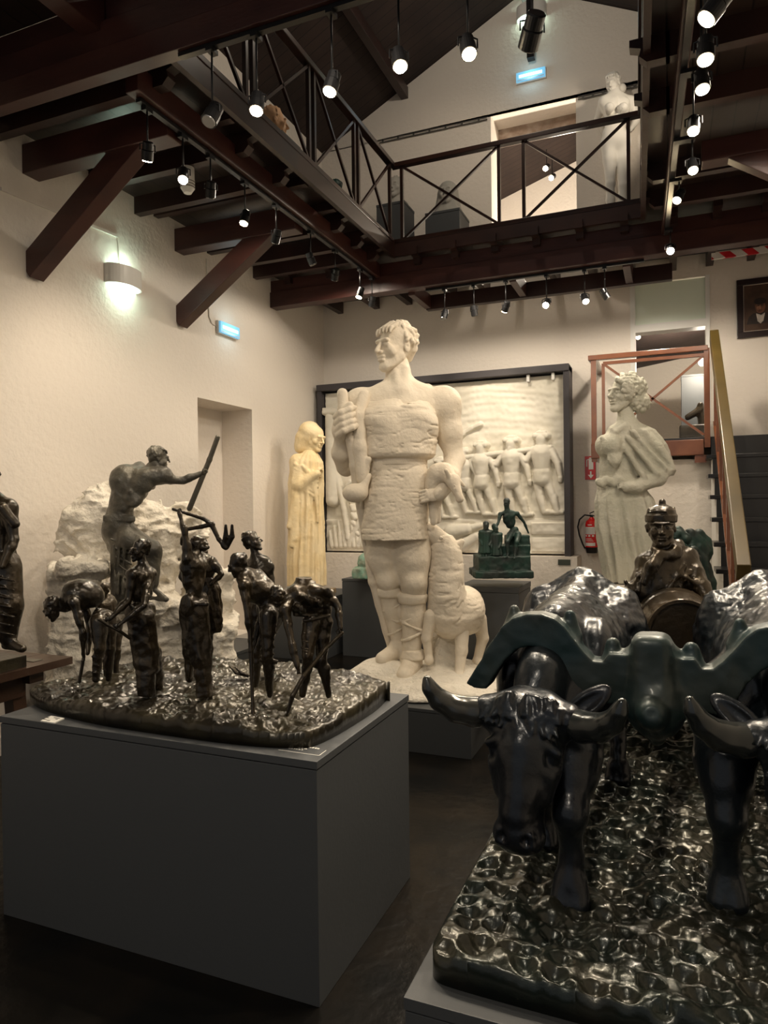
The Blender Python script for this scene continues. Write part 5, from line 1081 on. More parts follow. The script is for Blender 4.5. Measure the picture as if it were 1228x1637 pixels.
# ---- an ox: local frame, x to the picture's right, y away from the camera, z up; origin on the ground under the withers
OXD = dict()
def ox(cx, label, turn=0.0, nod=0.0, legs=None, dy=0.0):
    W = lambda x, y, z: np.array([cx+x, 2.30+dy+y, BZ+z-0.004])
    g = Sculpt(); X_, Y_, Z_ = V3((1, 0, 0)), V3((0, 1, 0)), V3((0, 0, 1))
    # trunk
    g.ell(W(0, 0.22, 0.55), (0.165, 0.22, 0.20), k=0.06); g.ell(W(0, 0.50, 0.54), (0.205, 0.36, 0.215), k=0.10); g.ell(W(0, 0.86, 0.60), (0.20, 0.22, 0.19), k=0.08)
    g.cap(W(0, 0.02, 0.735), W(0, 0.5, 0.72), 0.05, 0.04, k=0.10); g.cap(W(0, 0.5, 0.72), W(0, 0.84, 0.795), 0.045, 0.035, k=0.08)
    for s in (-1, 1):
        g.cap(W(0.0, 0.84, 0.79), W(0.165*s, 0.78, 0.715), 0.035, 0.045, k=0.06); g.ball(W(0.17*s, 0.76, 0.70), 0.05, k=0.05); g.ball(W(0.10*s, 1.04, 0.68), 0.055, k=0.06)
        g.ell(W(0.14*s, 0.10, 0.54), (0.06, 0.14, 0.20), k=0.07)
    g.cap(W(0, 1.06, 0.76), W(0.0, 1.10, 0.40), 0.03, 0.018, k=0.03); g.cap(W(0, 1.10, 0.40), W(0, 1.09, 0.25), 0.03, 0.015, k=0.02)
    # neck
    hd = at(0, 0, 1)
    H0 = W(-0.015+turn*0.3, -0.29, 0.465)       # centre of the forehead
    g.cap(W(0, 0.10, 0.62), W(-0.01+turn*0.15, -0.12, 0.585), 0.125, 0.085, k=0.06, flat=(X_, 0.8)); g.cap(W(-0.01+turn*0.15, -0.12, 0.58), H0+V3((0, 0.05, 0.0)), 0.085, 0.065, k=0.05, flat=(X_, 0.85))
    for zz_ in (0, 1): g.cap(W(-0.06, -0.03-0.035*zz_, 0.655-0.012*zz_), W(0.06, -0.03-0.035*zz_, 0.655-0.012*zz_), 0.012, k=0.03)
    g.cap(W(0, 0.05, 0.45), H0+V3((0.01, 0.08, -0.05)), 0.11, 0.055, k=0.06)
    g.chain([W(0, -0.02, 0.36), W(0.0, -0.12, 0.34), H0+V3((0.01, 0.06, -0.14))], [0.045, 0.03, 0.03], k=0.06, flat=(X_, 0.5))
    # legs
    L = legs or [(-0.045, 0.02, 0.02), (0.085, -0.22, -0.06), (-0.13, 0.78, 0.05), (0.15, 0.72, -0.05)]
    for i, (lx, ly, st) in enumerate(L):
        if i < 2:
            k1, f1 = W(lx, ly-0.03+st*0.5, 0.245), W(lx, ly+st, 0.05)
            g.cap(W(lx*0.95, ly+0.20, 0.52), W(lx, ly+0.03, 0.38), 0.105, 0.070, k=0.06); g.cap(W(lx, ly+0.03, 0.38), W(lx, ly+0.0, 0.33), 0.070, 0.060, k=0.05); g.cap(W(lx, ly+0.0, 0.34), k1, 0.060, 0.043, k=0.03); g.ell(k1, (0.047, 0.045, 0.052), k=0.03)
            g.cap(k1, W(lx, ly+st*0.8, 0.11), 0.040, 0.030, k=0.02); g.cap(W(lx, ly+st*0.8, 0.11), f1, 0.034, 0.045, k=0.02)
            for s in (-1, 1): g.cap(f1+V3((0.017*s, -0.005, 0.01)), f1+V3((0.021*s, -0.025, -0.05)), 0.030, 0.036, k=0.008)
        else:
            g.cap(W(lx*0.9, ly, 0.58), W(lx, ly-0.10, 0.38), 0.14, 0.085, k=0.08); hk = W(lx, ly+0.06+st*0.6, 0.25)
            g.cap(W(lx, ly-0.10, 0.38), hk, 0.075, 0.042, k=0.04); g.ball(hk, 0.044, k=0.02); f1 = W(lx, ly+0.02+st, 0.045)
            g.cap(hk, f1, 0.036, 0.036, k=0.02)
            for s in (-1, 1): g.cap(f1+V3((0.017*s, 0, 0.01)), f1+V3((0.02*s, -0.025, -0.045)), 0.030, 0.036, k=0.008)
    # head: long, tapering, hanging down and a little forward
    h = Sculpt(); tv = math.radians(turn*100); nv = math.radians(62+nod)
    hf = V3((-math.sin(tv)*-1*0+math.sin(tv), -math.cos(tv), 0)); F = hf*math.cos(nv)-UP*math.sin(nv); N = hf*math.sin(nv)+UP*math.cos(nv); S = np.cross(N, F)*-1
    S = unit(np.cross(F, N)); S = S if S[0] > 0 else -S
    q = lambda f, n, s=0.0: H0+F*(f*0.88)+N*n+S*(s*0.93)
    h.ell(q(-0.02, -0.01), (0.075, 0.118, 0.075), (F, S, N), k=0.03); h.ell(q(0.06, -0.015), (0.105, 0.098, 0.078), (F, S, N), k=0.04)
    h.cap(q(0.08, -0.02), q(0.25, -0.01), 0.076, 0.047, k=0.05, flat=(N, 0.95)); h.cap(q(0.05, 0.03), q(0.25, 0.022), 0.046, 0.034, k=0.04)
    h.ell(q(0.312, -0.010), (0.050, 0.074, 0.054), (F, S, N), k=0.022); h.ell(q(0.325, -0.05), (0.035, 0.05, 0.03), (F, S, N), k=0.02)
    h.cap(q(0.08, -0.075), q(0.27, -0.055), 0.055, 0.036, k=0.05); h.ell(q(0.03, -0.07), (0.075, 0.085, 0.06), (F, S, N), k=0.04)
    h.cap(q(-0.075, 0.0, -0.06), q(-0.075, 0.0, 0.06), 0.045, k=0.04); h.cap(q(-0.10, -0.02, -0.03), q(-0.10, -0.02, 0.03), 0.035, k=0.04)
    h.cap(q(-0.055, 0.01, -0.13), q(-0.055, 0.01, 0.13), 0.045, k=0.03)
    for s in (-1, 1):
        h.ball(q(0.066, 0.036, 0.112*s), 0.030, k=0.025, sub=True); h.ell(q(0.066, 0.012, 0.088*s), (0.026, 0.024, 0.024), (F, S, N), k=0.006)
        h.cap(q(0.030, 0.042, 0.066*s), q(0.050, 0.034, 0.106*s), 0.014, k=0.014); h.cap(q(0.088, 0.018, 0.075*s), q(0.094, 0.0, 0.105*s), 0.008, k=0.01)
        h.cap(q(0.12, 0.0, 0.08*s), q(0.18, -0.01, 0.066*s), 0.020, k=0.03)
        h.ell(q(0.325, 0.036, 0.046*s), (0.015, 0.022, 0.014), (F, S, N), k=0.010, sub=True); h.cap(q(0.335, 0.02, 0.052*s), q(0.305, 0.03, 0.050*s), 0.009, k=0.01)
    h.cap(q(0.345, -0.042, -0.045), q(0.345, -0.042, 0.045), 0.006, k=0.01, sub=True)
    rr = random.Random(3)
    for i in range(44):
        a_ = rr.uniform(-0.12, 0.12); f0 = rr.uniform(-0.11, -0.03); h.cap(q(f0, 0.062-abs(a_)*0.12, a_), q(f0+rr.uniform(0.02, 0.05), 0.074-abs(a_)*0.12, a_+rr.uniform(-0.02, 0.02)), 0.011, 0.005, k=0.008)
    hn = lambda x, y, z: 0.003*vnoise(x*20, y*20, z*20, 77)+np.where(y > 2.5, 0.003*vnoise(x*26, y*14, z*22, 78)+0.0065*np.abs(vnoise(x*62, y*30, z*50, 79))+0.003*vnoise(x*110, y*60, z*90, 80), 0.0)
    o = clay('ox', [(g, 0.0105), (h, 0.0045)], M['black'], t, noise=hn); o['label'] = label
    OXD[label] = (q, F, N, S, H0)
    # horns sweep out, forward and up
    for s in (-1, 1):
        hg = Sculpt(); pts = [q(-0.055, 0.0, 0.11*s), q(-0.045, 0.02, 0.17*s)+UP*-0.005, q(-0.045, 0.050, 0.225*s)+UP*-0.004, q(-0.05, 0.080, 0.268*s)+UP*0.010, q(-0.055, 0.10, 0.292*s)+UP*0.036, q(-0.06, 0.105, 0.300*s)+UP*0.056]
        hg.chain(pts, [0.036, 0.036, 0.031, 0.023, 0.014, 0.008], k=0.03); clay('horn', [(hg, 0.004)], M['horn'], o)
        eg = Sculpt(); lf = (s < 0 and cx < 0); e0, e1 = q(-0.03 if lf else -0.04, -0.04, 0.09*s), H0+S*((0.19 if lf else 0.235)*s)+V3((0, 0.14 if lf else 0.10, 0.0 if lf else 0.125))
        eg.ell((e0+e1)/2+UP*0.01, (0.085, 0.036, 0.014), (e1-e0, np.cross(unit(e1-e0), N), N), k=0.01); eg.cap(e0, (e0+e1)/2, 0.022, 0.02, k=0.02)
        eg.ell((e0+e1)/2+UP*0.006+N*0.014, (0.06, 0.020, 0.010), (e1-e0, np.cross(unit(e1-e0), N), N), k=0.006, sub=True)
        clay('ear', [(eg, 0.004)], M['black'], o)
    return o
ox(-0.355, 'left ox with its long head hanging low', turn=-0.06, nod=8)
ox(0.345, 'right ox cut by the edge of the picture', turn=-0.02, nod=2, legs=[(-0.205, -0.12, 0.0), (0.08, -0.2, -0.05), (-0.13, 0.8, 0.05), (0.14, 0.75, 0.0)])
# ---- yoke: a broad carved board over both necks with pegs and a central block
YY = 2.22
def poly(s, pts, y0, y1, k=0.02, sub=False):
    A = np.array([onplane(x, y, 1, (y0+y1)/2)[[0, 2]] if abs(x) > 5 else (x, y) for x, y in pts]); Bq = np.roll(A, -1, 0)
    lo = np.array([A[:, 0].min(), y0, A[:, 1].min()])-0.03; hi = np.array([A[:, 0].max(), y1, A[:, 1].max()])+0.03
    def f(P_):
        x, z = P_[:, :, :, 0][:, :1, :], P_[:, :, :, 2][:, :1, :]; d = np.full(x.shape, 1e9); ins = np.zeros(x.shape, bool)
        for (x0, z0), (x1, z1) in zip(A, Bq):
            L = (x1-x0)**2+(z1-z0)**2+1e-12; tt = np.clip(((x-x0)*(x1-x0)+(z-z0)*(z1-z0))/L, 0, 1); d = np.minimum(d, np.hypot(x-x0-tt*(x1-x0), z-z0-tt*(z1-z0)))
            ins ^= ((z0 > z) != (z1 > z)) & (x < (x1-x0)*(z-z0)/(z1-z0+1e-12)+x0)
        d = np.where(ins, -d, d); y = P_[:, :, :, 1]; return np.maximum(d, np.abs(y-(y0+y1)/2)-(y1-y0)/2)+0*y
    s.p.append((f, lo, hi, k, sub)); return s
g = Sculpt()
half = [(750, 1088), (770, 1058), (790, 1022), (806, 1000), (824, 985), (845, 979), (868, 979), (890, 986), (905, 998), (918, 1016), (934, 1036), (950, 1052), (966, 1054), (976, 1040), (1040, 1050), (1040, 1110), (975, 1120), (940, 1118), (922, 1098), (905, 1070), (888, 1046), (868, 1031), (850, 1028), (832, 1034), (812, 1052), (796, 1074), (784, 1095), (765, 1096)]
poly(g, half, YY-0.045, YY+0.045, 0.0)
mx = 2*(onplane(1042, 1090, 1, YY)[0])
mir = []
for x, y in half[::-1]:
    w = onplane(x, y, 1, YY); mir.append((mx-w[0], w[2]))
poly(g, mir, YY-0.045, YY+0.045, 0.02)
P = lambda x, y, d=0.0: onplane(x, y, 1, YY+d)
def peg(x0, y0, x1, y1, r, d=0.0):
    a_, b_ = P(x0, y0, d), P(x1, y1, d); g.cap(a_, b_, r, r*0.55, k=0.02, flat=(V3((0, 1, 0)), 0.8))
    a2, b2 = a_.copy(), b_.copy(); a2[0] = mx-a_[0]; b2[0] = mx-b_[0]; g.cap(a2, b2, r, r*0.55, k=0.02, flat=(V3((0, 1, 0)), 0.8))
peg(818, 1010, 822, 975, 0.030, 0.03); peg(915, 1015, 911, 984, 0.030, 0.03); peg(975, 1085, 980, 1030, 0.040)
g.box(P(1042, 1075, -0.01), (0.055, 0.065, 0.115), rnd=0.03, k=0.03); g.ell(P(1048, 1135, -0.03), (0.075, 0.07, 0.075), k=0.05)
g.cap(P(1043, 1142, -0.10), P(1043, 1142, -0.085), 0.046, k=0.008); g.groove([P(1043, 1142, -0.16), P(1043, 1142, -0.152)], 0.012)
g.cap(P(1045, 1130, -0.0), P(1050, 1180, 0.0), 0.05, 0.02, k=0.03)
for x in (1012, 1072): g.cap(P(x, 1050, 0), P(x, 1110, 0), 0.026, k=0.03)
clay('yoke', [(g, 0.0052)], M['patina'], t, noise=rough(0.0022, 22))
g = Sculpt(); g.cap(P(1045, 1140, 0.1), (0.10, 3.45, 0.92), 0.032, 0.036)
clay('cart_shaft', [(g, 0.008)], M['black'], t)
# ---- cart bed and wheels behind the oxen
b = B(); bx(b, -0.33, 0.55, 3.45, 4.15, 0.88, 0.94)
for k in range(6): bar(b, (-0.30, 3.5+k*0.12, 0.95), (0.52, 3.5+k*0.12, 0.95), 0.08, 0.02)
obj('cart_bed', b, M['black'], t, bevel=0.004)
for x in (-0.42, 0.64):
    b = B(); n = 32
    for k in range(n):
        a0, a1 = 2*PI*k/n, 2*PI*(k+1)/n; c = (x, 3.80, BZ+0.36)
        bar(b, (x, 3.80+0.33*math.cos(a0), BZ+0.345+0.33*math.sin(a0)), (x, 3.80+0.33*math.cos(a1), BZ+0.345+0.33*math.sin(a1)), 0.04, 0.05, (1, 0, 0))
    for k in range(8):
        a0 = 2*PI*k/8; bar(b, (x, 3.80, BZ+0.345), (x, 3.80+0.31*math.cos(a0), BZ+0.345+0.31*math.sin(a0)), 0.025, 0.03, (1, 0, 0))
    tube(b, [(x-0.05, 3.8, BZ+0.345), (x+0.05, 3.8, BZ+0.345)], 0.05, 14)
    obj('wheel', b, M['black'], t)
# ---- barrel between the oxen
D = 3.1; s_ = D/FPX; P = lambda x, y, d=0.0: at(x, y, D+d)
A_, E_ = P(1056, 985, 0.42), P(1093, 1014, -0.14); ax = unit(E_-A_); Lb = np.linalg.norm(E_-A_); u1 = unit(np.cross(ax, UP)); u2 = np.cross(u1, ax)
def barrelmesh():
    b = B(); n = 44; rows = []
    prof = [(0.0, 0.60, 0), (0.0, 0.80, 0), (0.015, 0.80, 1), (0.10, 0.86, 1), (0.105, 0.83, 0), (0.25, 0.93, 0), (0.255, 0.965, 1), (0.33, 0.985, 1), (0.335, 0.955, 0), (0.5, 1.0, 0), (0.665, 0.955, 0), (0.67, 0.985, 1), (0.745, 0.965, 1), (0.75, 0.93, 0), (0.895, 0.83, 0), (0.90, 0.86, 1), (0.985, 0.82, 1), (1.0, 0.80, 0), (1.0, 0.73, 0), (0.965, 0.72, 0), (0.965, 0.0001, 0)]
    R = 66*s_
    for f, r, hoop in prof:
        row = []
        for k in range(n):
            a0 = 2*PI*k/n; rr = R*r*(1.0 if hoop or f in (0.0, 1.0, 0.965) else 1-0.012*(k % 4 == 0)); row.append(b.verts.new(tuple(A_+ax*(f*Lb)+u1*rr*math.cos(a0)+u2*rr*math.sin(a0))))
        rows.append(row)
    for r0, r1 in zip(rows, rows[1:]):
        for k in range(n): b.faces.new((r0[k], r0[(k+1) % n], r1[(k+1) % n], r1[k]))
    b.faces.new(rows[0][::-1]); b.faces.new(rows[-1])
    return b
obj('barrel', barrelmesh(), mat('barrel_bronze', (0.055, 0.042, 0.028), 0.25, 0.55, bump=0.2, bscale=30, coat=0.3, var=(0.085, 0.060, 0.036), vscale=6), t)
# ---- the man in the cap leaning over the barrel
D = 3.25; s_ = D/FPX
J = dict(neck=(1066, 882, 0.02), mid=(1060, 930, 0.05), pel=(1050, 985, 0.10), shL=(1038, 902, 0.0), shR=(1098, 893, 0.03), elR=(1118, 928, -0.04), wrR=(1132, 962, -0.12), elL=(1016, 940, -0.02), wrL=(992, 948, -0.10), hipL=(1040, 985, 0.1), hipR=(1066, 985, 0.1))
g = Sculpt(); Jw = {k: P(*v) for k, v in J.items()}; body(g, Jw, 62*s_, ft=-BACK)
g.ell(P(1062, 915, 0.02), (38*s_, 26*s_, 36*s_), (RIGHT, BACK, UP), k=0.05); g.ell(P(1052, 945, 0.0), (44*s_, 28*s_, 34*s_), (RIGHT, BACK, UP), k=0.05)
g.cap(P(1060, 868, 0.0), P(1066, 885, 0.02), 15*s_, 19*s_, k=0.03)
g.chain([P(1046, 879, -0.08), P(1062, 888, -0.10), P(1082, 880, -0.05), P(1087, 868, 0.02)], [6*s_, 7*s_, 7*s_, 6*s_], k=0.02)
g.chain([P(1050, 884, -0.10), P(1040, 905, -0.13), P(1030, 932, -0.13)], [6*s_, 7*s_, 4*s_], k=0.015); g.chain([P(1056, 886, -0.10), P(1050, 912, -0.13)], [6*s_, 4*s_], k=0.015)
for a_, b_, r in (((1094, 905, -0.06), (1070, 940, -0.09), 4), ((1100, 915, -0.05), (1086, 945, -0.09), 4), ((1108, 905, -0.03), (1122, 922, -0.07), 4), ((1098, 925, -0.08), (1120, 935, -0.09), 4.5), ((1075, 930, -0.09), (1060, 965, -0.08), 4), ((1020, 920, -0.04), (1006, 948, -0.07), 4.5), ((1030, 915, -0.06), (1020, 945, -0.08), 4), ((1000, 930, -0.07), (1014, 952, -0.08), 4)): g.cap(P(*a_), P(*b_), r*s_, r*0.6*s_, k=0.012)
g.cap(P(1112, 918, -0.03), P(1124, 944, -0.08), 14*s_, 12*s_, k=0.015); g.cap(P(1124, 944, -0.08), P(1134, 968, -0.13), 10*s_, 9*s_, k=0.01)
hd = Sculpt(); head(hd, P(1057, 841, -0.01), 66*s_, frame(-18, -4), None)
hn = Sculpt(); hand(hn, P(1133, 962, -0.12), -UP*0.7-BACK*0.5+RIGHT*0.1, -BACK*0.3-UP, 26*s_, 0.4, 1); hand(hn, P(994, 949, -0.10), -RIGHT*0.7-UP*0.5-BACK*0.3, -UP, 25*s_, 0.4, -1)
o = clay('man_figure', [(g, 0.0065), (hd, 0.0038), (hn, 0.004)], M['bronze'], t, noise=lambda x, y, z: np.where(z < 1.50, 0.006*vnoise(x*18, y*18, z*26, 5)+0.004*vnoise(x*40, y*40, z*40, 6), 0.0012*vnoise(x*40, y*40, z*40, 6))); o['label'] = 'brown bronze man in a brimless cap and neckerchief'
g = Sculpt()
g.loft([(P(1057, 835, 0), 23*s_, 24*s_), (P(1057, 833, 0), 24*s_, 25.5*s_), (P(1057, 824, 0), 24.5*s_, 26*s_), (P(1057, 822, 0), 22.5*s_, 24*s_), (P(1057, 815, 0), 21*s_, 22*s_), (P(1058, 810, 0), 15*s_, 16*s_), (P(1058, 807, 0), 8*s_, 8*s_)], k=0.01); g.cap(P(1059, 808, 0), P(1059, 803, 0), 5*s_, 5.5*s_, k=0.008)
g.cap(P(1076, 822, 0), P(1078, 811, 0), 3*s_, 1.5*s_, k=0.01); g.cap(P(1039, 820, 0), P(1037, 813, 0), 3*s_, 1.5*s_, k=0.01)
g.chain([P(1036, 819, -0.05), P(1050, 817, -0.075), P(1066, 818, -0.07)], [1.6*s_, 1.8*s_, 1.4*s_], k=0.004)
clay('cap', [(g, 0.004)], M['bronze'], t, noise=rough(0.0016, 40))
# ================================================================== green bronze of a burdened figure behind him
D = 4.75; s_ = D/FPX
t = thing('burdened_figure_bronze', 'green bronze of stooping carriers with a draped load behind the man in the cap', 'sculpture', tuple(at(1115, 985, D)))
J = dict(neck=(1100, 862, 0), pel=(1118, 905, 0.03), shL=(1086, 872, -0.05), shR=(1120, 865, 0.05), elL=(1090, 895, -0.08), wrL=(1105, 905, -0.10), elR=(1130, 890, 0.0), wrR=(1124, 910, -0.06), hipL=(1110, 910, 0), hipR=(1126, 908, 0.03), knL=(1108, 940, -0.05), anL=(1112, 978, 0), toeL=(1104, 984, -0.05), knR=(1130, 942, 0.0), anR=(1134, 980, 0.04), toeR=(1128, 985, -0.02))
g = Sculpt(); body(g, {k: P(*v) for k, v in J.items()}, 26*s_, ft=-BACK)
g.ell(P(1110, 878, 0.0), (28*s_, 22*s_, 26*s_), (unit(RIGHT+UP*-0.6), BACK, unit(UP+RIGHT*0.6)), k=0.03)
g.chain([P(1104, 852, -0.03), P(1118, 868, -0.04), P(1132, 885, -0.03)], [8*s_, 9*s_, 3*s_], k=0.02); g.chain([P(1118, 852, -0.02), P(1130, 866, -0.02), P(1137, 884, -0.02)], [7*s_, 8*s_, 3*s_], k=0.01)
g.chain([P(1085, 848, -0.02), P(1096, 862, -0.06)], [7*s_, 8*s_], k=0.01); g.cap(P(1108, 880, -0.1), P(1104, 905, -0.12), 8*s_, 7*s_, k=0.02); g.cap(P(1120, 895, -0.06), P(1126, 935, -0.06), 12*s_, 10*s_, k=0.02)
g.chain([P(1128, 905, 0), P(1136, 930, 0), P(1142, 950, 0)], [8*s_, 8*s_, 5*s_], k=0.02, flat=(BACK, 0.7)); g.cap(P(1098, 920, -0.08), P(1118, 945, -0.10), 5*s_, k=0.02)
for k in range(6): g.cap(P(1092+k*5, 870+k*4, -0.13), P(1108+k*3, 892+k*7, -0.12), 3*s_, 2*s_, k=0.01)
head(g, P(1082, 858, -0.04), 20*s_, frame(-60, -20), 'short')
clay('figure', [(g, 0.006)], M['verdigris'], t, noise=rough(0.004, 30))
c = at(1115, 985, D)
obj('block', bx(B(), float(c[0])-0.2, float(c[0])+0.17, float(c[1])-0.17, float(c[1])+0.2, float(c[2])-0.06, float(c[2])+0.02), M['verdigris'], t, bevel=0.008)
cb = float(c[2])-0.06
pedestal('dark grey pedestal under the green bronze behind the ox cart', float(c[0])-0.24, 0.30, 4.66, float(c[1])+0.26, cb)
# ================================================================== suspended spot lamps
def lamp(label, px, py, axis, v, top, aim=None, xt=None, lit=True, power=60, size=70, r=0.034, L=0.105, glow='lens', group=None, blend=0.8):
    c = onplane(px, py, axis, v)
    t = thing('spot_lamp', label, 'lamp', (c[0], c[1], top), 0, group)
    d = unit(V3(aim)-c)
    obj('rod', tube(B(), [(c[0], c[1], top), (c[0], c[1], c[2]+0.045)], 0.0055, 8), M['blackmetal'], t, smooth=True)
    xt = c[0] if xt is None else xt
    obj('adapter', bx(B(), min(c[0], xt)-0.018, max(c[0], xt)+0.018, c[1]-0.03, c[1]+0.03, top-0.022, top), M['blackmetal'], t)
    s = unit(np.cross(d, UP)); b = B()
    tube(b, [c+UP*0.05, c+UP*0.038+s*(r+0.008), c+s*(r+0.008)], 0.004, 6); tube(b, [c+UP*0.05, c+UP*0.038-s*(r+0.008), c-s*(r+0.008)], 0.004, 6)
    obj('yoke_bracket', b, M['blackmetal'], t)
    hb = B(); tube(hb, [c-d*L*0.5, c-d*L*0.46, c-d*L*0.1, c-d*L*0.08, c-d*L*0.05, c+d*L*0.46], [r*0.75, r*0.9, r*0.9, r*0.8, r, r], 22); h_ = obj('lamp_head', hb, M['blackmetal'], t, smooth=False)
    lb = B(); tube(lb, [c+d*(L*0.46+0.0005), c+d*(L*0.46+0.006)], [r*0.86, r*0.80], 22); obj('lens', lb, M[glow] if lit else M['dimlens'], h_)
    if lit and power > 0:
        o = spot(c+d*(L*0.46+0.02), c+d*2, power, size, blend=blend, rad=0.03)
    return c
TL = 3.954
LW = 'spot lamp hanging from the left gallery track, '
lamp('lit '+LW+'nearest to the left wall lamp', 236, 242, 0, -2.82, TL, (-3.9, 4.3, 1.6), power=70, size=90)
lamp('brightly lit '+LW+'just left of the smoke detector', 293, 280, 0, -2.82, TL, (-1.9, 2.2, 0.9), power=120, size=70, glow='glow')
lamp('dark '+LW+'third from the near end', 337, 303, 0, -2.82, TL, (-3.9, 5.0, 1.5), lit=False)
lamp('small lit '+LW+'in front of the far brace', 392, 348, 0, -2.82, TL, (-3.0, 3.4, 1.0), power=70, size=80)
lamp('unlit '+LW+'overlapping the top of the far brace', 442, 378, 0, -2.82, TL, (-3.8, 5.3, 2.0), lit=False)
lamp('black '+LW+'right after the far brace', 497, 414, 0, -2.82, TL, (-2.0, 6.2, 1.0), lit=False)
lamp('black '+LW+'second after the far brace', 536, 439, 0, -2.82, TL, (-4.0, 6.9, 1.5), lit=False)
lamp('lit '+LW+'close to the main back beam', 576, 468, 0, -2.82, TL, (-3.4, 5.6, 1.2), power=60, size=90)
lamp('last dark '+LW+'touching the main back beam', 595, 482, 0, -2.82, TL, (-3.6, 7.2, 1.4), lit=False)
NB = 'spot lamp hanging from the nearest cross beam, '
lamp('black unlit '+NB+'leftmost', 340, 183, 1, 2.985, 3.955, (-2.4, 1.6, 1.2), lit=False, r=0.042, L=0.12)
lamp('lit '+NB+'in front of the orange bust', 411, 165, 1, 2.985, 3.955, (-1.7, 2.2, 0.9), power=80, size=70, r=0.036, glow='glow')
lamp('lit '+NB+'with a dark back half', 531, 133, 1, 2.985, 3.955, (-1.9, 2.2, 0.9), power=60, size=70, r=0.036)
lamp('bright '+NB+'against the dark roof boards', 638, 95, 1, 2.985, 3.955, (-0.4, 2.0, 0.7), power=80, size=70, r=0.036, glow='glow')
lamp('lit '+NB+'near the gable wall edge', 748, 75, 1, 2.985, 3.955, (-0.1, 1.9, 0.6), power=80, size=60, r=0.036)
lamp('large black unlit '+NB+'below the upper wall lamp', 851, 50, 1, 2.985, 3.955, (-1.7, 5.0, 2.0), lit=False, r=0.045, L=0.14)
RT = 'spot lamp on the right gallery track, '
for lab, px, py, aim, pw, lit, gl_ in (('lit '+RT+'nearest and cut by the top edge', 1145, 10, (-1.7, 2.2, 0.9), 60, True, 'lens'), ('brightest '+RT+'second from the top edge', 1128, 80, (0.1, 2.3, 0.8), 110, True, 'glow'), ('lit '+RT+'just below the brightest one', 1122, 130, (0.3, 2.6, 0.8), 60, True, 'lens'),
        ('very bright '+RT+'fourth from the top', 1109, 200, (0.0, 2.6, 0.6), 110, True, 'glow'), ('small '+RT+'seen edge-on beside the brace', 1107, 265, (0.4, 3.2, 0.8), 40, True, 'lens'), ('small lit '+RT+'near the main beam', 1086, 313, (-1.0, 4.0, 1.2), 60, True, 'lens'), ('bright '+RT+'lowest, over the lower doorway', 1072, 398, (0.0, 3.2, 1.1), 80, True, 'glow')):
    y_ = {10: 2.55, 80: 3.05, 130: 3.5, 200: 4.15, 265: 4.9, 313: 5.5, 398: 6.45}[py]
    lamp(lab, px, py, 1, y_, 3.946, aim, xt=0.20-0.21*(y_-1.4)/5.2, power=pw, size=75, lit=lit, glow=gl_)
BB = 'spot lamp under the main back beam, '
for lab, px, py, aim, pw, lit, gl_ in (('black unlit '+BB+'leftmost', 711, 503, (-2.4, 5.9, 1.5), 0, False, 'lens'), ('tilted unlit '+BB+'second from left', 758, 497, (-1.6, 7.5, 1.0), 0, False, 'lens'), ('small lit '+BB+'third from left', 809, 490, (-2.4, 7.9, 1.9), 42, True, 'lens'),
        ('bright lit '+BB+'fourth from left', 874, 485, (-1.2, 5.0, 2.2), 70, True, 'glow'), ('lit '+BB+'fifth from left', 935, 477, (-0.1, 5.4, 1.6), 70, True, 'lens'), ('black unlit '+BB+'rightmost', 967, 470, (0.6, 7.3, 1.6), 0, False, 'lens')):
    lamp(lab, px, py, 1, 6.80, 3.806, aim, power=pw, size=80, lit=lit, glow=gl_)
# wall washing lamps of the same track that light the relief and the statues against the back wall
lt_m = M['blackmetal']
def track(label, a, b2): tag(obj('lamp_track', bar(B(), a, b2, 0.035, 0.022), lt_m), label, 'track')
track('black lamp track under the long left gallery beam', (-2.82, 3.2, 3.966), (-2.82, 6.66, 3.966)); track('black lamp track under the nearest cross beam', (-2.35, 2.985, 3.967), (0.05, 2.985, 3.967))
track('black lamp track under the right gallery beam', (0.20, 1.4, 3.958), (-0.01, 6.60, 3.958)); track('black lamp track under the main back beam', (-2.3, 6.80, 3.818), (-0.2, 6.80, 3.818))
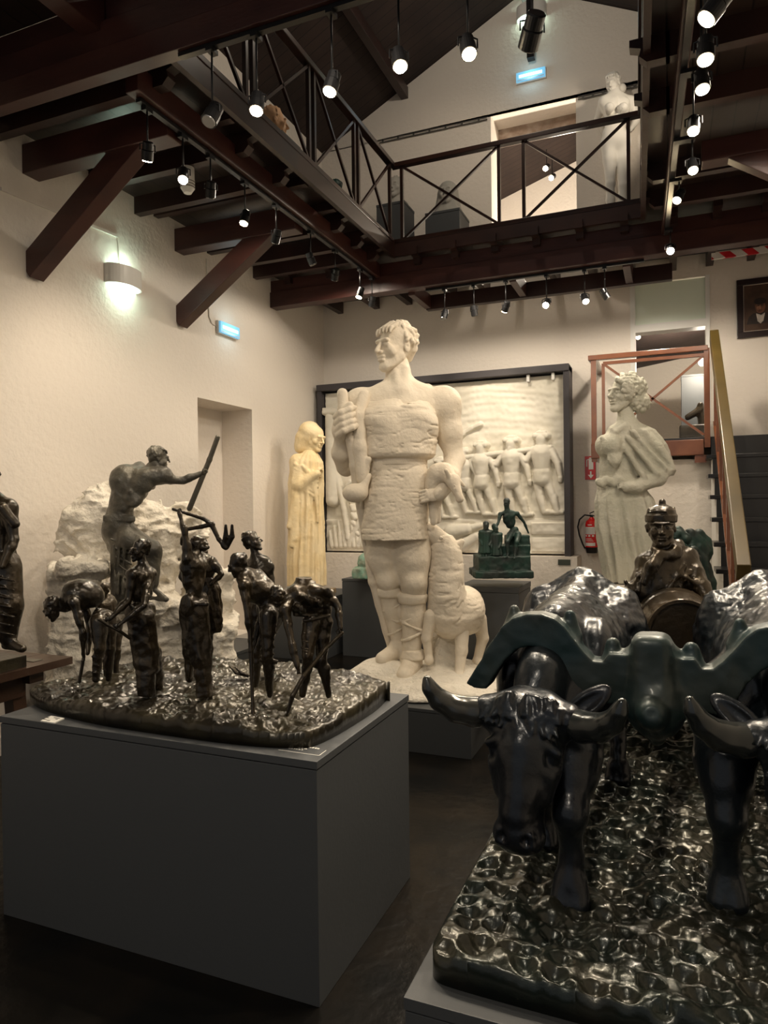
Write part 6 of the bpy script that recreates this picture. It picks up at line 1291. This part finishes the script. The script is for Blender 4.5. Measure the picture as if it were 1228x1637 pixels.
# ================================================================== wall lamps and emergency lights
def sconce(label, c, nrm, w, h, dpt, power):
    t = thing('wall_sconce', label, 'lamp', c); n = V3(nrm); s = np.cross(UP, n); c = V3(c); b = B(); k = 18
    for top, z in ((1, h/2), (0, -h/2)): pass
    out = [(math.cos(PI*i/k)*w/2, math.sin(PI*i/k)**0.8*dpt) for i in range(k+1)]
    A_ = [b.verts.new(tuple(c+s*x+n*y+UP*h/2)) for x, y in out]; B_ = [b.verts.new(tuple(c+s*x+n*y-UP*h/2)) for x, y in out]
    A2 = [b.verts.new(tuple(c+s*x*0.93+n*y*0.90+UP*h/2)) for x, y in out]; B2 = [b.verts.new(tuple(c+s*x*0.93+n*y*0.90-UP*h/2)) for x, y in out]
    for i in range(k):
        b.faces.new((A_[i], A_[i+1], B_[i+1], B_[i])); b.faces.new((A2[i+1], A2[i], B2[i], B2[i+1])); b.faces.new((A_[i+1], A_[i], A2[i], A2[i+1])); b.faces.new((B_[i], B_[i+1], B2[i+1], B2[i]))
    obj('shade', b, M['white'], t, smooth=False)
    e = B(); E1 = [e.verts.new(tuple(c+s*x*0.92+n*y*0.89-UP*(h/2-0.008))) for x, y in out]; e.faces.new(E1); E2 = [e.verts.new(tuple(c+s*x*0.92+n*y*0.89+UP*(h/2-0.008))) for x, y in out]; e.faces.new(E2[::-1])
    obj('diffuser', e, emat('sconce_glow', (0.80, 1.0, 0.86), 3.0), t)
    bulb(c-UP*(h/2+0.03)+n*dpt*0.5, power, (0.72, 1.0, 0.84), 0.05); bulb(c+UP*(h/2+0.03)+n*dpt*0.5, power*0.6, (0.72, 1.0, 0.84), 0.05)
sconce('white half-round wall lamp glowing greenish on the left wall', (WX, 4.42, 3.47), (1, 0, 0), 0.36, 0.15, 0.13, 2.2)
c = onplane(850, 22, 1, BY); sconce('white half-round wall lamp at the top of the gable wall', (c[0], BY, c[2]), (0, -1, 0), 0.34, 0.14, 0.13, 5)
cy = emat('emergency_glow', (0.16, 0.42, 0.62), 0.9); cyc = emat('emergency_tube', (0.70, 0.92, 1.0), 1.6)
def emerg(label, c, n, w=0.34, h=0.125):
    c = V3(c); n = V3(n); s = np.cross(UP, n); t = thing('emergency_light', label, 'lamp', c)
    def bb(x0, x1, y0, y1, z0, z1):
        b = B(); P0 = c+s*x0+n*y0+UP*z0; P1 = c+s*x1+n*y1+UP*z1; l = np.minimum(P0, P1); hh = np.maximum(P0, P1); return bx(b, l[0], hh[0], l[1], hh[1], l[2], hh[2])
    obj('housing', bb(-w/2, w/2, 0.0, 0.03, -h/2, h/2), M['white'], t, bevel=0.003); obj('diffuser', bb(-w/2+0.008, w/2-0.008, 0.031, 0.05, -h/2+0.008, h/2-0.008), cy, t)
    obj('tube', bb(-w/2+0.04, w/2-0.04, 0.0505, 0.056, -0.012, 0.018), cyc, t)
    for i in range(9): obj('rib', bb(-w/2+0.02, w/2-0.02, 0.0505, 0.053, -h/2+0.014+i*0.0035, -h/2+0.0155+i*0.0035), M['white'], t) if i < 5 else None
emerg('glowing cyan emergency light on the left wall below the far brace', (WX, 5.865, 3.385), (1, 0, 0))
c = onplane(849.5, 123, 1, BY); emerg('glowing cyan emergency light on the gable above the upper doorway', (c[0], BY, c[2]), (0, -1, 0), 0.34, 0.12)
c = onplane(533, 187, 0, -3.98); emerg('small bluish emergency light high up behind the left gallery railing', (WX, c[1], c[2]), (1, 0, 0), 0.26, 0.10)
bulb((WX+0.12, 5.865, 3.385), 0.8, (0.5, 0.85, 1.0)); c = onplane(849.5, 123, 1, BY); bulb((c[0], BY-0.12, c[2]), 0.8, (0.5, 0.85, 1.0))
# conduits
a_, b_ = onplane(0, 302, 0, WX), onplane(187, 378, 0, WX)
o = obj('cable_duct', bar(bar(B(), (WX+0.008, a_[1], a_[2]), (WX+0.008, b_[1], b_[2]), 0.016, 0.022), (WX+0.008, b_[1], b_[2]), (WX+0.008, b_[1]+0.02, 3.55), 0.016, 0.012), M['wall']); tag(o, 'white cable duct running along the left wall to the wall lamp', 'duct')
o = obj('cable', tube(B(), [(WX+0.006, 5.55, 4.0), (WX+0.006, 5.58, 3.45), (WX+0.006, 5.62, 3.40), (WX+0.006, 5.70, 3.385)], 0.006, 6), M['wall']); tag(o, 'thin pale cable dropping to the emergency light on the left wall', 'cable')
for lab, p0, p1 in (('thin metal hanging rail on the upper wall left of the doorway', (600, 230), (779, 191)), ('thin metal hanging rail on the upper wall behind the nude statue', (924, 159), (1040, 134))):
    q0, q1 = onplane(*p0, 1, BY-0.02), onplane(*p1, 1, BY-0.02); b = B(); tube(b, [q0, q1], 0.007, 8); tube(b, [q0+UP*0.03, q1+UP*0.03], 0.005, 8)
    for k in range(7): q = q0+(q1-q0)*(k+0.5)/7; bar(b, q-UP*0.005, q+UP*0.035, 0.012, 0.02)
    tag(obj('picture_rail', b, mat('dull_metal', (0.12, 0.11, 0.10), 0.4, 0.6)), lab, 'rail')
c = onplane(300, 299, 1, 4.13); t = thing('smoke_detector', 'round cream smoke detector under a joist by the brightest left lamp', 'detector', (c[0], c[1], 4.06))
b = B(); tube(b, [(c[0], c[1], 4.06), (c[0], c[1], c[2]+0.05), (c[0], c[1], c[2]+0.049), (c[0], c[1], c[2]-0.01), (c[0], c[1], c[2]-0.045)], [0.05, 0.05, 0.052, 0.05, 0.028], 24); obj('housing', b, M['white'], t, smooth=False)
b = B()
for k in range(3): tube(b, [(c[0], c[1], c[2]+0.035-0.02*k), (c[0], c[1], c[2]+0.030-0.02*k)], 0.0535, 24)
obj('vent_ring', b, mat('dark_slot', (0.15, 0.14, 0.12), 0.6), t)
# ================================================================== fire point
def wallpoly(bm, pts, y0, y1): return prismY(bm, [tuple(onplane(x, y, 1, y0)[[0, 2]]) for x, y in pts], y0, y1)
FY = BY-0.012
t = thing('fire_sign', 'red fire extinguisher sign with white pictogram and arrow', 'sign', tuple(onplane(944, 748, 1, FY)))
obj('sign_plate', wallpoly(B(), [(935, 729.5), (935.5, 767), (952.5, 766.5), (952, 729)], FY, FY+0.006), M['red'], t)
b = B(); wallpoly(b, [(941, 734), (941.3, 750.5), (948.7, 750.3), (948.4, 734)], FY-0.003, FY); wallpoly(b, [(942, 731.5), (942, 733.7), (949.5, 733.5), (949.5, 731)], FY-0.003, FY); wallpoly(b, [(937.5, 735), (937.5, 746), (939.2, 746), (939.2, 736), (942, 733)], FY-0.003, FY)
wallpoly(b, [(943.4, 753.5), (943.4, 759), (940, 759), (944.8, 765), (949.2, 759), (945.8, 759), (945.8, 753.5)], FY-0.003, FY)
obj('pictogram', b, M['white'], t)
e0 = onplane(946.5, 884, 1, BY-0.11); e1 = onplane(945.5, 826, 1, BY-0.11); r = 0.068; ex_, ey_ = e0[0], e0[1]
t = thing('fire_extinguisher', 'red fire extinguisher with black hose hanging on the back wall', 'fire extinguisher', (ex_, ey_, e0[2]))
z0, z1 = e0[2], e1[2]; hh = z1-z0
obj('cylinder', tube(B(), [(ex_, ey_, z0+0.05), (ex_, ey_, z0+hh*0.80), (ex_, ey_, z0+hh*0.88), (ex_, ey_, z0+hh*0.94), (ex_, ey_, z0+hh*0.99)], [r, r, r*0.85, r*0.45, r*0.25], 24), M['red'], t, smooth=False)
obj('foot_ring', tube(B(), [(ex_, ey_, z0), (ex_, ey_, z0+0.065)], [r*0.85, r*1.06], 24), M['blackmetal'], t)
b = B(); tube(b, [(ex_, ey_, z1-0.02), (ex_, ey_, z1+0.02)], 0.018, 12); bar(b, (ex_-0.02, ey_-0.01, z1+0.035), (ex_+0.07, ey_-0.01, z1+0.075), 0.02, 0.012); bar(b, (ex_-0.02, ey_-0.01, z1+0.02), (ex_+0.07, ey_-0.01, z1+0.0), 0.02, 0.012)
obj('valve', b, M['blackmetal'], t)
obj('hose', tube(B(), [(ex_-0.01, ey_-0.01, z1+0.01), (ex_-0.07, ey_-0.02, z1+0.02), (ex_-0.125, ey_-0.02, z1-0.03), (ex_-0.145, ey_-0.02, z1-0.11), (ex_-0.13, ey_-0.02, z1-0.2), (ex_-0.095, ey_-0.02, z1-0.3), (ex_-0.07, ey_-0.02, z0+0.05)], 0.009, 8), M['blackmetal'], t, smooth=True)
def cyl_label(bm, z_0, z_1, a0, a1, rr):
    n = 10; A1 = []; 
    for i in range(n+1):
        a = a0+(a1-a0)*i/n; A1.append((bm.verts.new((ex_+rr*math.cos(a), ey_+rr*math.sin(a), z_0)), bm.verts.new((ex_+rr*math.cos(a), ey_+rr*math.sin(a), z_1))))
    for i in range(n): bm.faces.new((A1[i][0], A1[i+1][0], A1[i+1][1], A1[i][1]))
b = B(); cyl_label(b, z0+hh*0.52, z0+hh*0.72, -PI*0.86, -PI*0.30, r*1.012); cyl_label(b, z0+hh*0.20, z0+hh*0.29, -PI*0.86, -PI*0.30, r*1.012)
for k in range(3): cyl_label(b, z0+hh*0.455, z0+hh*0.50, -PI*(0.84-0.19*k), -PI*(0.73-0.19*k), r*1.012)
for k in range(3): cyl_label(b, z0+hh*(0.33+0.035*k), z0+hh*(0.34+0.035*k), -PI*0.82, -PI*(0.38+0.05*k), r*1.012)
cyl_label(b, z0+hh*0.765, z0+hh*0.79, -PI*0.68, -PI*0.46, r*1.0)
obj('printed_label', b, mat('label_grey', (0.62, 0.60, 0.58), 0.5), t)
b = B()
for k in range(4): cyl_label(b, z0+hh*(0.545+0.042*k), z0+hh*(0.552+0.042*k), -PI*0.80, -PI*0.38, r*1.02)
obj('printed_lines', b, mat('grey_ink', (0.25, 0.22, 0.22), 0.6), t)
# ================================================================== framed portrait
PY = BY-0.035
t = thing('framed_portrait', 'dark framed portrait painting above the stairs, person with white collar on brown', 'painting', tuple(onplane(1210, 495, 1, PY)))
c00, c11 = onplane(1178.5, 541, 1, PY), onplane(1178.5, 448, 1, PY); x0, z0, z1 = c00[0], c00[2], c11[2]; x1 = x0+0.44
fw = 0.06; fm = mat('portrait_frame', (0.018, 0.008, 0.008), 0.35)
for q in ((x0, x1, z0, z0+fw), (x0, x1, z1-fw, z1), (x0, x0+fw, z0+fw, z1-fw), (x1-fw, x1, z0+fw, z1-fw)): obj('frame_side', bx(B(), q[0], q[1], PY, BY-0.001, q[2], q[3]), fm, t, bevel=0.004)
obj('fillet', bx(B(), x0+fw-0.001, x1-fw+0.001, PY+0.012, PY+0.02, z0+fw-0.001, z1-fw+0.001), mat('fillet_cream', (0.55, 0.48, 0.40), 0.5), t)
obj('canvas', bx(B(), x0+fw+0.007, x1-fw-0.007, PY+0.009, PY+0.012, z0+fw+0.007, z1-fw-0.007), mat('canvas_brown', (0.045, 0.022, 0.014), 0.45, var=(0.075, 0.038, 0.022), vscale=9), t)
mxp, mzp = (x0+x1)/2-0.01, (z0+z1)/2
def blob(nm, col, pts, lay): 
    b = B(); prismY(b, [(mxp+x*0.01, mzp+z*0.01) for x, z in pts], PY+0.009-lay*0.0009, PY+0.009-(lay-1)*0.0009); return obj(nm, b, mat('paint_'+nm, col, 0.5, var=tuple(min(1, c_*1.5) for c_ in col), vscale=26), t)
el = lambda cx, cz, rx, rz, n=22, a0=0.0, a1=2*PI: [(cx+rx*math.cos(a0+(a1-a0)*i/n), cz+rz*math.sin(a0+(a1-a0)*i/n)) for i in range(n)]
blob('painted_coat', (0.020, 0.013, 0.011), [(-12, -16.5), (-10, -9), (-6, -5.5), (6, -5.5), (10, -9), (12, -16.5)], 1); blob('painted_shirt', (0.42, 0.38, 0.34), [(-3.5, -6), (-2.2, -14), (0.5, -16.5), (3, -14), (4.5, -6), (1, -8)], 2)
blob('painted_face', (0.14, 0.060, 0.033), el(0.3, 0.5, 4.6, 6.6), 3); blob('painted_hair', (0.015, 0.010, 0.009), el(0.2, 6.0, 5.6, 3.4), 4); blob('painted_cheek', (0.26, 0.13, 0.075), el(-1.8, -0.8, 1.3, 1.9), 4); blob('painted_nose', (0.30, 0.155, 0.09), [(-0.4, 1.6), (-1.0, -1.6), (0.2, -2.2), (1.0, -1.6), (0.5, 1.6)], 4)
blob('painted_eyes', (0.02, 0.012, 0.01), [(-3.3, 1.8), (-1.0, 2.4), (0.3, 1.9), (1.6, 2.4), (3.8, 1.8), (1.6, 1.3), (0.3, 1.7), (-1.0, 1.3)], 5); blob('painted_mouth', (0.06, 0.018, 0.014), el(0, -3.9, 1.8, 0.5), 5)
# ================================================================== bench with a standing worker statue at the left edge
tx0, tx1, ty0, ty1, tz = -3.98, -3.07, 1.55, 2.90, 0.79
t = thing('wooden_table', 'dark wooden table at the left edge carrying a standing bronze man', 'table', ((tx0+tx1)/2, (ty0+ty1)/2, 0))
wd = mat('table_wood', (0.035, 0.018, 0.011), 0.3, bump=0.1, var=(0.06, 0.032, 0.02), vscale=3, stretch=(1, 1, 1), coat=0.2)
b = B()
for k in range(4): w_ = (tx1-tx0)/4; bx(b, tx0+k*w_+0.001, tx0+(k+1)*w_-0.001, ty0, ty1, tz-0.04, tz)
obj('table_top', b, wd, t)
obj('apron', bx(B(), tx0+0.10, tx1-0.10, ty0+0.10, ty1-0.22, tz-0.17, tz-0.041), wd, t, bevel=0.003); obj('batten', bx(B(), tx0+0.06, tx1-0.05, ty1-0.24, ty1-0.15, tz-0.10, tz-0.041), wd, t, bevel=0.003)
for x in (tx0+0.14, tx1-0.16):
    for y, dy in ((ty0+0.2, -0.08), (ty1-0.25, 0.06)): obj('leg', bar(B(), (x, y, tz-0.04), (x, y+dy, 0.0), 0.07, 0.08, (0, 1, 0)), wd, t, bevel=0.003)
tag(obj('caption_card', bx(B(), -3.30, -3.16, 2.72, 2.78, tz+0.0005, tz+0.003), mat('card_dark', (0.10, 0.09, 0.07), 0.5)), 'small dark caption card on the far end of the wooden table', 'card')
tag(obj('caption_card', bx(B(), -3.19, -3.11, 2.28, 2.37, tz+0.0005, tz+0.003), cp), 'pale caption card on the near end of the wooden table', 'card')
q = onplane(20, 1066, 2, tz); D = depth(q)-0.12; s_ = D/FPX; P = lambda x, y, d=0.0: at(x, y, D+d)
t = thing('standing_man_bronze', 'dark bronze of a man in jacket and trousers, cut by the left edge', 'sculpture', (float(P(0, 1060)[0]), float(P(0, 1060)[1])+0.1, tz))
J = dict(neck=(-18, 792, 0.08), pel=(-12, 905, 0.08), shL=(-56, 815, 0.12), shR=(14, 812, 0.04), elR=(22, 862, 0.02), wrR=(4, 905, -0.04), elL=(-68, 865, 0.12), wrL=(-50, 915, 0.05), hipL=(-32, 915, 0.1), hipR=(8, 912, 0.06), knL=(-32, 975, 0.08), anL=(-34, 1030, 0.1), toeL=(-44, 1042, -0.02), knR=(16, 968, 0.03), anR=(12, 1024, 0.06), toeR=(36, 1037, 0.0))
g = Sculpt(); body(g, {k: P(*v) for k, v in J.items()}, 50*s_, ft=-BACK)
g.loft([(P(-15, 800, 0.08), 30*s_, 20*s_), (P(-14, 830, 0.08), 36*s_, 24*s_), (P(-12, 870, 0.08), 34*s_, 24*s_), (P(-10, 890, 0.08), 36*s_, 25*s_)], folds=lambda th, z: 0.05*np.sin(7*th+z*9), k=0.02)
g.cap(P(12, 905, 0.05), P(17, 968, 0.03), 20*s_, 17*s_, k=0.03); g.cap(P(17, 968, 0.03), P(12, 1015, 0.05), 17*s_, 14*s_, k=0.03); folds_leg(g, P(14, 915, 0.0), P(14, 1015, -0.01), 17*s_, 7)
g.cap(P(4, 812, -0.04), P(24, 838, -0.03), 9*s_, 7*s_, k=0.02); head(g, P(-20, 767, 0.06), 52*s_, frame(20, 0), 'short'); g.cap(P(-18, 795, 0.08), P(-19, 775, 0.07), 12*s_, k=0.02)
o = clay('figure', [(g, 0.006)], M['bronze'], t, noise=rough(0.0022, 26)); q = P(0, 1055, 0.05)
xr = float(onplane(43, 1066, 2, tz)[0]); yr = float(onplane(43, 1066, 2, tz)[1])
obj('sculpture_base', bx(B(), xr-0.42, xr, yr-0.33, yr, tz+0.0005, tz+0.062), M['bronzeg'], t, bevel=0.004)
struct('baseboard_left', bx(B(), WX, WX+0.035, YF, 5.38, 0, 0.12), M['wall'])
# ================================================================== upstairs: nude statue, busts on plinths
D = 7.35; s_ = D/FPX; P = lambda x, y, d=0.0: at(x, y, D+d)
t = thing('nude_statue', 'white plaster statue of a nude woman on the upper gallery beside the doorway', 'statue', (float(P(984, 400)[0]), float(P(984, 400)[1]), GF))
zf = 405
J = dict(neck=(983, 152, 0), mid=(985, 190, 0.0), pel=(982, 222, 0), shL=(966, 163, -0.02), shR=(1008, 163, 0.02), elL=(955, 190, 0.12), wrL=(966, 215, 0.2), elR=(1018, 192, 0.05), wrR=(1008, 208, 0.08), hipL=(974, 232, 0), hipR=(994, 232, 0), knL=(976, 294, -0.06), anL=(978, 370, 0.02), toeL=(974, zf-2, -0.12), knR=(996, 296, -0.04), anR=(994, 370, 0.02), toeR=(998, zf-2, -0.12))
g = Sculpt(); body(g, {k: P(*v) for k, v in J.items()}, 31*s_, trousers=False, ft=-BACK)
for x in (974, 996): g.ell(P(x, 173, -0.12), (8*s_, 9*s_, 8*s_), (RIGHT, BACK, UP), k=0.02); g.ball(P(x-1, 173, -0.185), 1.5*s_, k=0.006)
g.ell(P(985, 226, 0.0), (22*s_, 18*s_, 18*s_), (RIGHT, BACK, UP), k=0.05); g.cap(P(984, 140), P(983, 155), 6*s_, 8*s_, k=0.02); g.ell(P(984, 200, -0.03), (15*s_, 12*s_, 16*s_), (RIGHT, BACK, UP), k=0.04)
hd = Sculpt(); head(hd, P(980, 134, 0), 33*s_, frame(-38, -18), 'wavy', seed=21); hd.ell(P(992, 142, 0.05), (9*s_, 9*s_, 8*s_), (RIGHT, BACK, UP), k=0.01)
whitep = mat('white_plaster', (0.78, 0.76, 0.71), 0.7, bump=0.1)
clay('figure', [(g, 0.009), (hd, 0.006)], whitep, t)
z_ = float(P(984, 400)[2]); c = P(984, 400); obj('base_disc', tube(B(), [(c[0], c[1], GF), (c[0], c[1], z_+0.03)], 0.24, 24), whitep, t)
bustp = mat('shaded_bust_plaster', (0.36, 0.345, 0.31), 0.7, bump=0.3)  # plaster colour greyed to stand in for shade on the busts
def bust(label, px, py, D, h, yaw, m, ptop, plab, veil=False, hair='short', floor=GF, hw=0.17):
    global P, s_
    s_ = D/FPX; P = lambda x, y, d=0.0: at(x, y, D+d)
    c = P(px, py); zb = float(P(px, ptop)[2]); t = thing('portrait_bust', label, 'bust', (c[0], c[1], zb))
    g = Sculpt(); H_ = h*s_; fr = frame(yaw, 0)
    head(g, c, H_, fr, None if veil else hair, seed=px); g.cap(c-UP*0.35*H_-fr[0]*0.05*H_, c-UP*0.75*H_, 0.20*H_, 0.24*H_, k=0.05*H_)
    zz = max(zb+0.02, c[2]-1.1*H_)
    g.ell(V3((c[0], c[1], c[2]-0.9*H_)), (0.62*H_, 0.34*H_, 0.32*H_), (fr[2], fr[0], UP), k=0.1*H_); g.box(V3((c[0], c[1], (zb+c[2]-0.9*H_)/2)), (0.22*H_, 0.2*H_, max(0.02, (c[2]-0.9*H_-zb)/2)), rnd=0.01, k=0.05*H_)
    if veil: g.ell(c+UP*0.1*H_-fr[0]*0.12*H_, (0.42*H_, 0.40*H_, 0.44*H_), (fr[2], fr[0], UP), k=0.02); g.loft([(c+UP*0.1*H_-fr[0]*0.15*H_, 0.42*H_, 0.34*H_), (c-UP*0.9*H_-fr[0]*0.1*H_, 0.62*H_, 0.36*H_)], side=fr[2], folds=lambda th, z: 0.04*np.sin(9*th), k=0.02); g.ell(c+fr[0]*0.42*H_-UP*0.1*H_, (0.22*H_, 0.2*H_, 0.36*H_), (fr[2], fr[0], UP), k=0.0, sub=True); head(g, c, H_, fr, None)
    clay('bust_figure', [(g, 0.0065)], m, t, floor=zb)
    if plab: pedestal(plab, float(c[0])-hw, float(c[0])+hw, float(c[1])-hw, float(c[1])+hw, zb-0.002, z0=floor)
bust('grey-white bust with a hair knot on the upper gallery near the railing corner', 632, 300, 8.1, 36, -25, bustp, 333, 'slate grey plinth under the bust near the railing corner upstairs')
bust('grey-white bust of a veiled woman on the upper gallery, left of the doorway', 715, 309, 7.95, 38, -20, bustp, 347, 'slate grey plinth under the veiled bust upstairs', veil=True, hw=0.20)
bust('large tan head sculpture behind the left gallery railing', 440, 196, 5.75, 46, 110, mat('terracotta', (0.55, 0.33, 0.18), 0.7, bump=0.3), 228, 'grey plinth under the tan head, upstairs behind the left railing', hw=0.15)
bust('dark green bronze head behind the left gallery railing', 535, 300, 7.1, 26, -70, M['verdigris'], 318, 'grey plinth under the dark green head, upstairs behind the left railing', hw=0.13)
# glimpses through the doorways
def beyond(label, px, py, D, lit=True):
    c = at(px, py, D); t = thing('spot_lamp', label, 'lamp', (c[0], c[1], float(c[2])+0.25)); d = unit(V3((-0.2, -1, -0.7)))
    obj('rod', tube(B(), [c+UP*0.25, c+UP*0.04], 0.006, 6), M['blackmetal'], t); h_ = obj('lamp_head', tube(B(), [c-d*0.06, c+d*0.05], 0.04, 16), M['blackmetal'], t); obj('lens', tube(B(), [c+d*0.0505, c+d*0.056], 0.034, 16), M['lens'], h_)
beyond('small lit spot lamp seen through the upper doorway, upper one', 874, 268, 9.6); beyond('small lit spot lamp seen through the upper doorway, lower one', 883, 283, 9.9); beyond('small lit spot lamp seen through the lower doorway', 1021, 536, 9.2)
c = at(1112, 640, 9.6); pedestal('dark slate plinth seen through the landing glass beyond the lower doorway', float(c[0])-0.18, float(c[0])+0.3, float(c[1])-0.2, float(c[1])+0.2, float(at(1112, 602, 9.6)[2]), z0=2.22)
c = at(1113, 668, 8.9); t = thing('small_bronze', 'small dark bronze figure on a stand beyond the lower doorway', 'sculpture', (c[0], c[1], 2.22))
g = Sculpt(); g.box(V3((c[0], c[1], (2.22+c[2]-0.1)/2)), (0.2, 0.15, (c[2]-0.1-2.22)/2), rnd=0.01); g.cap(at(1100, 667, 8.9), at(1120, 655, 8.9), 0.04, 0.05); g.cap(at(1120, 655, 8.9), at(1123, 680, 8.9), 0.05, 0.05); g.ball(at(1120, 648, 8.9), 0.04)
clay('figure', [(g, 0.01)], M['bronze'], t)
